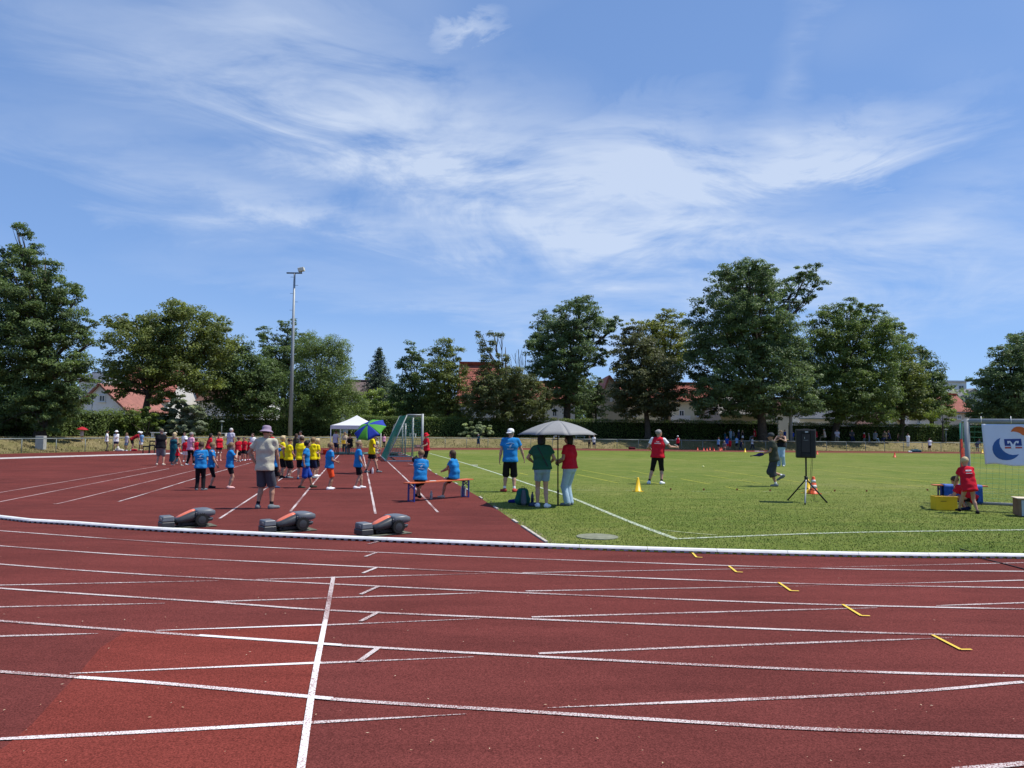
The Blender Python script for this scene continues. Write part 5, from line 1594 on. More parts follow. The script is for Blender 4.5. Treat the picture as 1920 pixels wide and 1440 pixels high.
person('person in pink shirt and black trousers on the track left of the goals', 719.5, 839.8, 814, -160, 'pink', ('pants', 'black', 0.006), 'black', 'short', 1, 'shade', group=GF)
p_clip = person('man in red shirt and red hat holding a dark clipboard', 799.5, 874, 812, 120, 'red', SH('black', 1.0), 'brown', 'short', 0, 'black', hat=('bucket', 'red'), pose=dict(hl=(-0.12, 0.20, 0.60), hr=(0.02, 0.22, 0.62), head=(0, 18)))
person('person in teal shirt walking along the far fence', 897, 839.6, 814, 140, 'teal', SH('denim', 0.9), 'grey', 'short', 0, 'white', group=GF, pose=dict(fl=(-0.05, -0.12, 0.04), fr=(0.05, 0.12, 0.04)))
person('person in dark trousers, left of the pair right of the umbrella', 1105, 840.5, 817, 170, 'khaki', ('pants', 'black', 0.006), 'black', 'short', 1, 'black', group=GF)
person('person in white shirt and shorts, right of the pair right of the umbrella', 1113.5, 841, 815.5, 185, 'white', SH('navy', 0.9), 'grey', 'short', 0, 'white', group=GF)

# --- on the pitch
p_tsv = person('grey haired woman in red and white club shirt with right arm stretched out', 1231, 908, 804, -20, 'red', ('leggings', 'black', 1.12, 0.006), 'grey', 'bun', 0, 'white', 'f', prt=TSV, sleeve_col='white', loose=1.2, hem=0.03, socks='black',
    pose=dict(fl=(-0.135, 0.0, 0.04), fr=(0.085, 0.02, 0.04), hip=(0.02, 0, -0.012), hr=(0.33, 0.16, 0.665), er=(0.3, -0.5, -1), hl=(-0.10, 0.13, 0.60), el=(-0.8, -1, -0.3), head=(-45, 0), toes=(25, -20), lean=(3, 2)))
p_run = person('person in dark cap, dark floral shirt and wide grey trousers jogging left', 1452, 912, 810, 82, 'olive', ('shorts', 'charcoal', 1.38, 0.034), 'black', 'short', 1, 'shade', hat=('cap', 'charcoal'), socks='white', loose=1.5,
    pose=dict(fl=(-0.05, -0.02, 0.04), fr=(0.05, -0.16, 0.20), kl=(0, 1, 0), hl=(-0.06, 0.22, 0.60), hr=(0.08, 0.18, 0.60), er=(0.6, -1, -0.4), el=(-0.6, -1, -0.4), lean=(8, 0), head=(10, 6), footpitch=(0, -40)))
person('girl in black strapless top and pale blue wide trousers, hands at her chin', 1465, 874.5, 807, 150, 'black', ('pants', 'lightblue', 0.022), 'light', 'long', 0, 'white', 'f', sleeve=0, hem=-0.02, pose=dict(hl=(-0.02, 0.12, 0.76), el=(-1, 0.2, -0.8), hr=(0.04, 0.12, 0.74), er=(1, 0.2, -0.8)))
p_kid = person('blond boy in red shirt standing bent over the yellow box', 1817, 962.5, 856, -8, 'red', ('shorts', 'red', 0.35, 0.02), 'fair', 'short', 0, 'black', prt=REDPRINT, hem=0.10, loose=1.35, group=GR,
    pose=dict(fl=(-0.10, 0.16, 0.04), fr=(0.115, -0.06, 0.04), hl=(-0.16, 0.22, 0.42), hr=(0.10, 0.22, 0.50), lean=(16, -3), head=(15, 22), hip=(0, -0.03, -0.01)))
p_crouch = person('dark haired boy in red shirt crouching beside the yellow box', 1823, 957, 901, 62, 'red', SH('black', 0.8), 'brown', 'short', 0, 'navy', H=1.32, group=GR, loose=1.3,
    pose=dict(hip=(0, -0.02, -0.28), fl=(-0.08, 0.10, 0.04), fr=(0.08, 0.06, 0.04), lean=(52, 0), hl=(-0.08, 0.42, 0.22), hr=(0.10, 0.42, 0.20), head=(0, 30)))

# --- bench pair
BENCH_Z = 0.47
b_l, b_r = P(771, 941.5), P(873, 932.5)
def on_bench(px): return b_l.lerp(b_r, (px - 771) / 102.0)

q = on_bench(787)
p_b1 = person('boy in blue shirt sitting on the orange bench with crossed feet', 787, 940, 849, 14, 'blue', SH('black', 0.75), 'light', 'short', 0, 'black', H=1.36, prt=CLUB, seat=BENCH_Z, depth=q.y + 0.02, zbase=0.0, group=GK,
    pose=dict(lean=(4, 4), curve=6, fl=(0.04, 0.30, 0.06), fr=(-0.03, 0.30, 0.09), kl=(-0.6, 0.3, 1), kr=(0.6, 0.3, 1), hl=(-0.09, 0.14, 0.42), hr=(0.10, 0.14, 0.42), head=(25, 12)))
q = on_bench(850)
p_b2 = person('child in blue shirt on the bench with one knee drawn up', 851, 935, 852, 62, 'blue', SH('black', 0.6), 'brown', 'bob', 1, 'beige', 'f', H=1.32, seat=BENCH_Z, depth=q.y, zbase=0.0, group=GK,
    pose=dict(lean=(-12, 0), curve=24, fr=(0.07, 0.16, 0.395), kr=(0, 0.5, 1), fl=(-0.06, 0.22, 0.04), kl=(0, 0.5, 1), hl=(-0.05, 0.24, 0.52), hr=(0.09, 0.25, 0.53), er=(0.5, -0.2, -1), head=(5, 6)))

# --- far side, left
person('person in pale dress holding the small red umbrella on the bank', 153, 829, 804, 10, 'beige', ('skirt', 'beige', 0.45), 'brown', 'short', 0, 'beige', 'f', group=GF)
person('man in white shirt and khaki trousers, leftmost of the five at the left fence', 199, 846.3, 806.5, -60, 'white', ('pants', 'khaki', 0.006), 'black', 'short', 1, 'black', group=GF)
person('person in white sun hat and navy shorts with folded arms at left fence', 217, 846, 806.5, -150, 'white', SH('navy', 0.55), 'black', 'long', 1, 'beige', 'f', hat=('brim', 'white'), group=GF, pose=dict(hl=(0.06, 0.14, 0.63), hr=(-0.06, 0.14, 0.64), fl=(-0.09, 0, 0.04), fr=(0.08, 0, 0.04)))
person('red haired girl in blue shorts at the left fence', 237, 845.5, 812, 160, 'lav', SH('jeans', 0.8), 'light', 'long', 0, 'white', 'f', group=GF)
person('person in white cap and dark red shirt bending over bags at the left fence', 246, 845.5, 817, -70, 'darkred', SH('black', 0.8), 'brown', 'short', 0, 'white', H=1.55, hat=('cap', 'white'), group=GF, pose=dict(lean=(58, 0), hl=(-0.06, 0.34, 0.36), hr=(0.06, 0.36, 0.38)))
person('person in white cap, white and blue shirt and white shorts at the left fence', 264.5, 844.5, 809, 170, 'skyb', SH('white', 0.8), 'black', 'short', 1, 'beige', hat=('cap', 'white'), group=GF)

# --- far side, right: helpers and children on the far straight
person('child in red shirt, white sleeves and white cap near the outstretched hand', 1271, 843.3, 816.5, 0, 'red', SH('black', 0.8), 'brown', 'short', 0, 'black', hat=('cap', 'white'), sleeve_col='white', group=GF)
person('child in white and blue shirt left of the far red cones', 1347, 844.5, 820, -70, 'skyb', SH('navy', 0.9), 'brown', 'short', 0, 'white', group=GF)
person('child in blue shirt and red shorts behind the far red cones', 1363, 844, 818, 170, 'royal', SH('red', 0.9), 'brown', 'short', 0, 'red', group=GF)
person('child in all red kit near the far yellow cone', 1369, 844, 823, 0, 'red', SH('red', 0.8), 'brown', 'short', 0, 'red', group=GF)
person('child crouching in grey among the far red cones', 1359, 844.8, 833, 150, 'grey', SH('navy', 0.8), 'grey', 'short', 0, 'navy', H=1.3, group=GF, pose=dict(hip=(0, -0.05, -0.28), lean=(30, 0), fl=(-0.08, 0.08, 0.04), fr=(0.08, 0.08, 0.04)))
person('child in light blue shirt and dark leggings beside the far yellow cone', 1381.5, 842, 818, 20, 'skyb', ('leggings', 'black', 1.5), 'brown', 'short', 0, 'white', group=GF)
person('child in navy kit leaning right beside the far yellow cone', 1389, 845, 825, -80, 'navy', ('pants', 'navy', 0.01), 'brown', 'short', 0, 'white', group=GF, pose=dict(lean=(12, 0), fl=(-0.05, -0.16, 0.04), fr=(0.05, 0.14, 0.04), hr=(0.1, 0.25, 0.6)))
person('person in white shirt and navy trousers walking right on the far track', 1410.5, 843.3, 820, -80, 'white', ('pants', 'navy', 0.008), 'brown', 'short', 0, 'white', group=GF, pose=dict(fl=(-0.05, -0.12, 0.04), fr=(0.05, 0.13, 0.04)))
person('tall person in pale blue shirt on the bank behind the far cones', 1370, 826, 805, 160, 'jeans', ('pants', 'jeans', 0.01), 'grey', 'short', 0, 'shade', group=GF)
person('person in dark teal on the bank left of the pale blue shirt', 1359.5, 826, 810.5, 180, 'teal', ('pants', 'denim', 0.01), 'black', 'short', 0, 'black', group=GF)
person('person in light blue patterned top on the bank right of the pale blue shirt', 1375.5, 826, 808.5, 150, 'shade', ('pants', 'teal', 0.01), 'brown', 'short', 0, 'black', 'f', group=GF)
person('person in white cap and navy clothes on the bank', 1385, 826.5, 806.5, 190, 'navy', ('pants', 'navy', 0.01), 'white', 'short', 0, 'black', hat=('cap', 'white'), group=GF)
person('woman in black top and white skirt on the bank near the big trunk', 1392.5, 826, 806.5, 20, 'black', ('skirt', 'white', 0.25), 'fair', 'short', 0, 'beige', 'f', sleeve=0, group=GF)
person('person in dark pink shirt sitting by the big trunk', 1415.5, 827.5, 815, 60, 'darkred', ('pants', 'grey', 0.01), 'brown', 'short', 0, 'beige', H=1.65, seat=0.40, group=GF, pose=dict(fl=(-0.07, 0.30, 0.04), fr=(0.07, 0.30, 0.04)))
person('person in blue shirt left of the right hand light mast', 1471.5, 826, 806, 170, 'royal', SH('navy', 0.9), 'brown', 'short', 0, 'black', group=GF)
person('child in royal blue shirt under the right hand light mast', 1487, 827.5, 808.5, 0, 'royal', ('pants', 'grey', 0.01), 'brown', 'short', 0, 'black', group=GF)
def sitter(label, px, py, top, shirt, lg, yaw, hair='brown'):
    person(label, px, py, top, yaw, shirt, ('pants', lg, 0.01), hair, 'short', 0, 'black', H=1.62, seat=0.36, group=GF, pose=dict(fl=(-0.08, 0.30, 0.04), fr=(0.08, 0.30, 0.04), lean=(8, 0), hl=(-0.06, 0.2, 0.42), hr=(0.06, 0.2, 0.42)))
sitter('person in red sitting just right of the speaker', 1530, 828, 815, 'darkred', 'grey', 20)
sitter('person in taupe sitting hunched under the right hand trees', 1547, 828, 816, 'beige', 'khaki', 70, 'grey')
sitter('person in white shirt sitting by the second right trunk', 1570, 828.5, 816, 'lav', 'khaki', 150)
sitter('person in dark clothes sitting left of the standing red shirt', 1597, 829, 817, 'charcoal', 'navy', 170)
sitter('person in dark top sitting low right of the long grey dress', 1660, 830.5, 819, 'khaki', 'navy', 120)
sitter('person in navy sitting beside bags under the trees', 1668, 831, 821, 'navy', 'charcoal', 60)
person('person in red shirt standing among the picnickers', 1620.5, 829.5, 811.5, -40, 'darkred', ('pants', 'grey', 0.01), 'white', 'short', 0, 'black', group=GF)
person('person in long grey dress leaning forward among the picnickers', 1630, 830, 812.5, 50, 'none', ('dress', 'grey', 0.10), 'grey', 'short', 0, 'black', 'f', group=GF, pose=dict(lean=(8, 0)))
sitter('person in black and white sitting right of the long grey dress', 1640.5, 831, 816, 'shade', 'jeans', -60, 'black')
person('woman in black top leaning under the right hand trees', 1684.5, 831, 813.5, 30, 'black', SH('black', 0.8), 'brown', 'long', 0, 'black', 'f', sleeve=0, group=GF)
person('person in white shirt and white trousers on the bank', 1702.5, 838, 813, 160, 'white', ('pants', 'white', 0.012), 'brown', 'short', 0, 'beige', group=GF)
person('man in white shirt and black shorts leaning on the far rail', 1743.5, 847, 821.5, 0, 'white', SH('black', 0.9), 'brown', 'short', 1, 'black', group=GF, pose=dict(hr=(0.16, 0.14, 0.66), er=(1, -0.4, 0)))
person('person in dark top bending towards the small yellow cone seen beside the banner', 1832, 847.5, 829, -60, 'navy', SH('shade', 0.9), 'brown', 'short', 0, 'white', H=1.5, group=GF, pose=dict(lean=(55, 0), hl=(-0.06, 0.3, 0.4), hr=(0.06, 0.32, 0.4)))
# ================================================================== THINGS ON THE GROUND
MAT_ALU = M((0.34, 0.36, 0.36), 0.5, 0.08, 6, 0, 0.1, 0.4, 'aluminium')
MAT_WHITE = M((0.80, 0.80, 0.79), 0.5, 0.04, 6, 0, 0, 0.4, 'white_paint')
MAT_NETG = M((0.060, 0.270, 0.190), 0.7, 0.15, 8, 0, 0, 0.2, 'green_net')
MAT_NETD = M((0.035, 0.085, 0.050), 0.7, 0.15, 8, 0, 0, 0.2, 'dark_net')
MAT_ORANGE = M((0.56, 0.12, 0.035), 0.5, 0.15, 9, 0.1, 0, 0.4, 'orange_varnish')
MAT_BLUEMET = M((0.020, 0.030, 0.20), 0.4, 0.1, 9, 0, 0, 0.5, 'blue_steel')
MAT_YEL = M((0.80, 0.50, 0.010), 0.4, 0.06, 6, 0, 0, 0.4, 'yellow_plastic')
MAT_REDP = M((0.62, 0.045, 0.015), 0.45, 0.08, 6, 0, 0, 0.4, 'red_plastic')
MAT_GREYP = M((0.040, 0.043, 0.047), 0.42, 0.12, 12, 0.05, 0, 0.45, 'dark_grey_plastic')
MAT_GREYL = M((0.115, 0.125, 0.140), 0.38, 0.10, 10, 0, 0, 0.5, 'grey_plastic')
MAT_MOWO = M((0.72, 0.165, 0.085), 0.38, 0.08, 9, 0, 0, 0.5, 'orange_plastic')
MAT_RUB = M((0.020, 0.020, 0.020), 0.85, 0.2, 20, 0.2, 0, 0.2, 'rubber')

# ---------------- robot mowers in their charging stations
def loft(mb, st, n=16, p=3.2):
    """st: (x, half width, z low, z high) stations; superellipse sections"""
    vs, fs = [], []
    for x, w, zl, zh in st:
        for k in range(n):
            a = 2 * math.pi * k / n
            c, s = math.cos(a), math.sin(a)
            vs.append((x, w * math.copysign(abs(c) ** (2 / p), c), (zl + zh) / 2 + (zh - zl) / 2 * math.copysign(abs(s) ** (2 / p), s)))
    for i in range(len(st) - 1):
        for k in range(n):
            a, b = i * n + k, i * n + (k + 1) % n
            fs.append((a, a + n, b + n, b))
    fs.append(tuple(range(n))); m = (len(st) - 1) * n
    fs.append(tuple(m + k for k in reversed(range(n))))
    return mb.add(vs, fs)

def robot_mower(label, loc, rz):
    r = empty('robot_mower', loc, rz, label, 'robot mower', 'robot mowers parked behind the kerb')
    # nose at x = 0, tail at x = 0.66
    mb = MB(); loft(mb, [(0.0, 0.10, 0.085, 0.135), (0.03, 0.15, 0.075, 0.165), (0.10, 0.18, 0.070, 0.195), (0.20, 0.19, 0.070, 0.240), (0.30, 0.19, 0.075, 0.280), (0.38, 0.185, 0.10, 0.300), (0.46, 0.18, 0.14, 0.300)])
    mb.build('body_shell', MAT_GREYP, r, True)
    mb = MB(); loft(mb, [(0.36, 0.195, 0.215, 0.302), (0.40, 0.225, 0.175, 0.316), (0.56, 0.235, 0.168, 0.322), (0.64, 0.228, 0.180, 0.316), (0.70, 0.205, 0.200, 0.288)], p=5.5)
    rc_ = mb.build('rear_cover', MAT_GREYL, r, True)
    mb = MB(); loft(mb, [(0.50, 0.20, 0.085, 0.155), (0.56, 0.225, 0.080, 0.160), (0.63, 0.215, 0.085, 0.158), (0.67, 0.17, 0.095, 0.150)], p=3.8)
    mb.build('rear_bumper', MAT_GREYP, r, True)
    mb = MB(); loft(mb, [(0.55, 0.228, 0.128, 0.150), (0.64, 0.220, 0.130, 0.152), (0.675, 0.172, 0.134, 0.148)], p=3.8)
    mb.build('bumper_trim', MAT_GREYL, r, True)
    # orange lid over the nose
    st = [(0.035, 0.060, 0.152), (0.10, 0.085, 0.194), (0.20, 0.095, 0.240), (0.30, 0.095, 0.281), (0.36, 0.090, 0.297)]
    vs, fs = [], []
    for x, w, z in st:
        for y, dz_ in ((-1, 0.004), (-0.6, 0.014), (0, 0.018), (0.6, 0.014), (1, 0.004)): vs.append((x, y * w, z + dz_))
        for y, dz_ in ((1, -0.02), (0.6, -0.01), (0, -0.01), (-0.6, -0.01), (-1, -0.02)): vs.append((x, y * w, z + dz_))
    for i in range(len(st) - 1):
        for k in range(10):
            a, b = i * 10 + k, i * 10 + (k + 1) % 10
            fs.append((a, b, b + 10, a + 10))
    fs += [tuple(reversed(range(10))), tuple(40 + k for k in range(10))]
    MB().add(vs, fs).build('orange_lid', MAT_MOWO, r, True)
    mb = MB(); mb.box((0.30, 0, 0.055), (0.50, 0.30, 0.05)); mb.build('cutting_deck', MAT_DARK, r)
    for s in (-1, 1):
        mb = MB(); Rm = Matrix.Rotation(math.radians(90), 3, 'X')
        prof_ = [(0.060, -0.030), (0.112, -0.030), (0.120, -0.018), (0.120, 0.018), (0.112, 0.030), (0.060, 0.030)]
        mb.lathe((0.455, s * 0.205, 0.125), prof_, 24, Rm)
        for k in range(20):
            a = 2 * math.pi * k / 20
            c = Vector((0.455 + 0.121 * math.cos(a), s * 0.205, 0.125 + 0.121 * math.sin(a)))
            mb.box(c, (0.010, 0.054, 0.014), Matrix.Rotation(-a, 3, 'Y'))
        w = mb.build('wheel', MAT_RUB, r)
        mb = MB(); mb.lathe((0.455, s * 0.225, 0.125), [(0.075, -0.012), (0.070, 0.012), (0.02, 0.018)] if s < 0 else [(0.02, -0.018), (0.070, -0.012), (0.075, 0.012)], 16, Rm)
        mb.build('rim', MAT_GREYP, w)
        mb = MB(); mb.box((0.455, s * 0.17, 0.235), (0.24, 0.07, 0.07)); mb.build('wheel_arch', MAT_GREYP, r, bevel=0.02)
        mb = MB(); mb.lathe((0.10, s * 0.13, 0.052), [(0.02, -0.02), (0.045, -0.016), (0.045, 0.016), (0.02, 0.02)], 12, Rm)
        mb.build('front_wheel', MAT_RUB, r)
    return r

def charging_station(label, loc, rz):
    r = empty('charging_station', loc, rz, label, 'charger', 'mower charging stations behind the kerb')
    # dock hood stands at x < 0, plate runs under the mower
    mb = MB(); mb.box((0.30, 0, 0.012), (0.80, 0.40, 0.014)); mb.build('base_plate', M((0.13, 0.13, 0.10), 0.9, 0.3, 14, 0.3, 0, 0.1, 'dusty_plate'), r, bevel=0.004)
    mb = MB(); mb.box((-0.10, 0, 0.068), (0.215, 0.30, 0.100)); mb.build('lower_housing', MAT_GREYP, r, bevel=0.018)
    mb = MB(); mb.box((-0.10, 0, 0.168), (0.205, 0.29, 0.098), taper=0.93); h = mb.build('upper_housing', MAT_GREYL, r, bevel=0.022)
    mb = MB(); mb.bar((-0.206, -0.03, 0.185), (-0.206, -0.10, 0.185), 0.006, 0.012); mb.bar((-0.206, -0.10, 0.188), (-0.206, -0.10, 0.140), 0.006, 0.012)
    mb.build('trim_line', MAT_ALU, h)
    mb = MB(); mb.box((-0.0, 0, 0.10), (0.07, 0.12, 0.05)); mb.build('contact_arm', MAT_DARK, r)
    return r

MOW_RZ = math.radians(37)
for px, py, lab, lab2 in ((323, 990.5, 'leftmost of the three dark grey and orange robot mowers', 'charging dock of the leftmost robot mower'), (512, 998.5, 'middle one of the three dark grey and orange robot mowers', 'charging dock of the middle robot mower'), (692, 1004.5, 'rightmost of the three dark grey and orange robot mowers', 'charging dock of the rightmost robot mower')):
    g = P(px, py); g.z = 0.006
    charging_station(lab2, g, MOW_RZ)
    a = Vector((math.cos(MOW_RZ), math.sin(MOW_RZ), 0))
    rm_ = robot_mower(lab, g + a * 0.015 + Vector((0, 0, 0.018)), MOW_RZ); rm_.scale = (0.93, 0.93, 0.93)

# ---------------- folding benches
def folding_bench(label, a, b, w=0.25, z=0.47, over=0.16):
    a, b = Vector(a), Vector(b)
    L_ = (b - a).length + 2 * over
    ang = math.atan2(b.y - a.y, b.x - a.x)
    mid = (a + b) / 2; mid.z = 0.006
    r = empty('folding_bench', mid, ang, label, 'bench', 'orange topped folding benches')
    mb = MB(); mb.box((0, 0, z - 0.014), (L_, w, 0.027)); mb.build('seat', MAT_ORANGE, r, bevel=0.006)
    d = (b - a).length / 2
    for s in (-1, 1):
        for t in (-1, 1):
            mb = MB(); mb.bar((s * d, t * w * 0.40, 0), (s * d, t * w * 0.40, z - 0.03), 0.032, 0.032); mb.build('leg', MAT_BLUEMET, r)
        mb = MB()
        mb.bar((s * d, -w * 0.38, z - 0.05), (s * d, w * 0.38, z - 0.17), 0.012, 0.02); mb.bar((s * d, w * 0.38, z - 0.052), (s * d, -w * 0.38, z - 0.172), 0.014, 0.02)
        mb.bar((s * d, -w * 0.40, z - 0.036), (s * d, w * 0.40, z - 0.036), 0.03, 0.02); mb.bar((s * d, -w * 0.40, 0.02), (s * d, w * 0.40, 0.02), 0.026, 0.02)
        mb.bar((s * d, 0, z - 0.06), (s * (d - 0.30), 0, z - 0.03), 0.012, 0.02)
        mb.build('brace', MAT_BLUEMET, r)
    return r
folding_bench('orange bench on blue folding legs with two seated children', b_l, b_r)
t0, t1 = P(1762, 943.5), P(1836, 945.5)
fb2 = folding_bench('orange folding bench behind the yellow box, blue cloth hung over it', t0, t1, over=0.17)

# blue cloth hung over that bench
def drape(label, name, c, ang, length, w, zt, drop_f, drop_b, mat, cat):
    r = empty(name, c, ang, label, cat)
    n, m = 26, 16
    V, Q = [], []
    tot = drop_f + w + drop_b
    for i in range(n + 1):
        x = -length / 2 + length * i / n
        for j in range(m + 1):
            s = tot * j / m
            fold = 0.014 * math.sin(i * 1.3) + 0.008 * math.sin(i * 2.9 + 1)
            if s < drop_f: y, z, kf_ = -w / 2 - 0.010, zt - (drop_f - s), (drop_f - s) / drop_f
            elif s < drop_f + w: y, z, kf_ = -w / 2 - 0.010 + (s - drop_f) * (w + 0.02) / w, zt, 0
            else: y, z, kf_ = w / 2 + 0.010, zt - (s - drop_f - w), (s - drop_f - w) / drop_b
            sg = -1 if y < 0 else 1
            V.append((x, y + sg * abs(fold) * kf_ * 2.2, z)); 
    for i in range(n):
        for j in range(m):
            a = i * (m + 1) + j
            Q.append((a, a + m + 1, a + m + 2, a + 1))
    o = link_mesh('cloth', quads_mesh('cloth', V, Q, mat, True), None, r)
    md = o.modifiers.new('thickness', 'SOLIDIFY'); md.thickness = 0.006; md.offset = 1
    return r
mid = (t0 + t1) / 2; ang = math.atan2(t1.y - t0.y, t1.x - t0.x)
drape('bright blue cloth hung over the bench behind the crouching boy', 'blue_cloth', (mid.x + 0.05, mid.y, 0.006), ang, 0.90, 0.25, 0.479, 0.44, 0.30, M((0.010, 0.085, 0.40), 0.55, 0.25, 12, 0.2, 0, 0.4, 'blue_tarp'), 'cloth')

# ---------------- umbrellas
def umbrella(label, apex, axis, R, drop, cols, pole_len, group=None, n=8, pole_r=0.012, name='umbrella', twist=0.0, tip=0.05, pole_to=None):
    """axis points from the handle to the tip"""
    axis = Vector(axis).normalized()
    foot = Vector(apex) - axis * pole_len
    r = empty(name, foot, 0, label, 'umbrella', group)
    q = axis.to_track_quat('Z', 'Y')
    Mr = q.to_matrix() @ Matrix.Rotation(twist, 3, 'Z')
    A0 = Vector(apex) - foot
    seg, m = 6, 6
    for k in range(n):
        a0, a1 = 2 * math.pi * k / n, 2 * math.pi * (k + 1) / n
        V, Q = [], []
        for i in range(seg + 1):
            t = i / seg
            rr = R * t
            zz = -drop * (0.35 * t + 0.65 * t * t)
            for j in range(m + 1):
                u = j / m
                a = a0 + (a1 - a0) * u
                cb = 4 * u * (1 - u)
                # cloth spans straight between ribs: pull the middle of the panel in and slightly up at the rim
                rad = rr * (math.cos((a1 - a0) / 2) / math.cos(a - (a0 + a1) / 2)) * (1 - 0.035 * cb * t)
                V.append(A0 + Mr @ Vector((rad * math.cos(a), rad * math.sin(a), zz + 0.012 * cb * t * R)))
        for i in range(seg):
            for j in range(m):
                a = i * (m + 1) + j
                Q.append((a, a + m + 1, a + m + 2, a + 1))
        me = quads_mesh('canopy_panel', [tuple(v) for v in V], Q, cols[k % len(cols)], True)
        o = link_mesh('canopy_panel', me, None, r)
        md = o.modifiers.new('thickness', 'SOLIDIFY'); md.thickness = 0.003
        mb = MB()
        pts = [A0 + Mr @ Vector((R * t * math.cos(a0) * 0.995, R * t * math.sin(a0) * 0.995, -drop * (0.35 * t + 0.65 * t * t) - 0.008)) for t in (0.03, 0.3, 0.6, 0.85, 1.0)]
        mb.path(pts, 0.004, 5)
        mb.tube(A0 + Mr @ Vector((0, 0, -0.42 * R)), pts[2], 0.003, n=4)
        mb.build('rib', MAT_DARK, r)
    mb = MB(); mb.tube((0, 0, 0), A0 + axis * tip, pole_r, n=10); mb.build('pole', MAT_DARK, r, True)
    return r, foot, A0

def fabric(c, tr=0.25):
    key = ('fabric', c)
    if key in _mc: return _mc[key]
    m, nt, b = nodes_of('umbrella_fabric')
    nz = noise(nt, 25, 3, 0.5)
    nt.links.new(ramp(nt, nz, [(0.3, tuple(x * 0.93 for x in c)), (0.7, tuple(x * 1.05 for x in c))]), b.inputs['Base Color'])
    b.inputs['Roughness'].default_value = 0.7
    tl_ = nt.nodes.new('ShaderNodeBsdfTranslucent'); tl_.inputs[0].default_value = (*c, 1)
    mx = nt.nodes.new('ShaderNodeMixShader'); mx.inputs[0].default_value = tr
    nt.links.new(b.outputs[0], mx.inputs[1]); nt.links.new(tl_.outputs[0], mx.inputs[2])
    nt.links.new(mx.outputs[0], nt.nodes['Material Output'].inputs[0])
    _mc[key] = m
    return m

base = P(1048.5, 948)
apex = at(1046, 788.5, base.y)
ur, uf, uA = umbrella('large grey umbrella on a long black pole over the two women', apex, (apex - base) + Vector((0.03, 0, 0)), 0.97, 0.335, [fabric((0.25, 0.25, 0.245), 0.04)], (apex - base).length - 0.03, None, 8, 0.016, 'sun_umbrella', twist=0.2)
mb = MB(); mb.lathe((0, 0, 0.30), [(0.022, -0.03), (0.026, -0.02), (0.026, 0.02), (0.022, 0.03)], 10); mb.lathe((0, 0, 0.92), [(0.02, -0.02), (0.024, 0), (0.02, 0.02)], 10); mb.bar((0, 0, 0.92), (-0.05, -0.01, 0.93), 0.03); mb.build('pole_clamp', MAT_DARK, ur)
mb = MB(); mb.tube((0, 0, -0.08), (0, 0, 0.30), 0.021, n=10); mb.build('ground_sleeve', MAT_DARK, ur)

hand = p_yel['wR']
apex2 = at(689.5, 796, hand.y - 0.74)
umbrella('blue and green segmented umbrella carried by the woman in yellow', apex2, apex2 - (hand + Vector((0, 0.02, -0.02))), 0.66, 0.27, [fabric((0.010, 0.045, 0.42), 0.3), fabric((0.10, 0.42, 0.035), 0.3)], (apex2 - hand).length + 0.10, None, 8, 0.010, twist=0.35)
g = hit(153, 829)
apex3 = Vector((g.x, g.y, g.z + (829 - 800.5) * g.y / F_PX))
umbrella('small red umbrella over the person in a pale dress on the bank', apex3, (0.05, 0.0, 1), 11.5 * g.y / F_PX, 0.20, [fabric((0.55, 0.012, 0.03), 0.3)], 0.75, None, 8, 0.01)

# ---------------- loudspeaker on its tripod
c = P(1512, 941.5)
d0 = c.y; k_ = d0 / F_PX
sr = empty('speaker_stand', c, 0, 'black tripod stand with splayed legs on the grass', 'speaker stand')
zt = 1.8 - (858 - 809) * k_
zc_ = 1.8 - (896 - 809) * k_
mb = MB(); mb.tube((0, 0, 0.33), (0, 0, zc_), 0.019, n=10); mb.build('lower_tube', MAT_ALU, sr, True)
mb = MB(); mb.tube((0, 0, zc_ - 0.05), (0, 0, zt + 0.05), 0.021, n=10); mb.build('upper_tube', MAT_DARK, sr, True)
mb = MB(); mb.lathe((0, 0, zc_), [(0.03, -0.05), (0.045, -0.03), (0.045, 0.02), (0.028, 0.05)], 12); mb.tube((0, 0, zc_ + 0.03), (-0.06, -0.03, zc_ + 0.05), 0.012, n=6); mb.build('collar', MAT_DARK, sr, True)
mb = MB(); mb.lathe((0, 0, 0.35), [(0.026, -0.03), (0.032, 0.0), (0.026, 0.03)], 12); mb.build('brace_hub', MAT_DARK, sr, True)
for fx, fy in ((1477.5, 938.5), (1509.5, 946.5), (1550, 943)):
    e = P(fx, fy) - c
    mb = MB(); mb.tube((0, 0, zc_ - 0.02), (e.x, e.y, 0.02), 0.019, n=8); lg = mb.build('leg', MAT_DARK if fx != 1509.5 else MAT_ALU, sr, True)
    mb = MB(); mb.tube(Vector((e.x, e.y, 0.0)), Vector((e.x, e.y, 0.045)), 0.022, 0.018, n=8); mb.build('rubber_foot', MAT_RUB, lg)
    mb = MB(); mb.tube((0, 0, 0.35), Vector((e.x, e.y, 0)) * 0.52 + Vector((0, 0, (zc_) * 0.48)), 0.008, n=6); mb.build('brace', MAT_DARK, sr)
sp = empty('loudspeaker', (c.x, c.y, zt), math.radians(-20), 'black loudspeaker on the tripod turned away, rear panel towards us', 'loudspeaker')
hs_ = (857 - 804) * k_
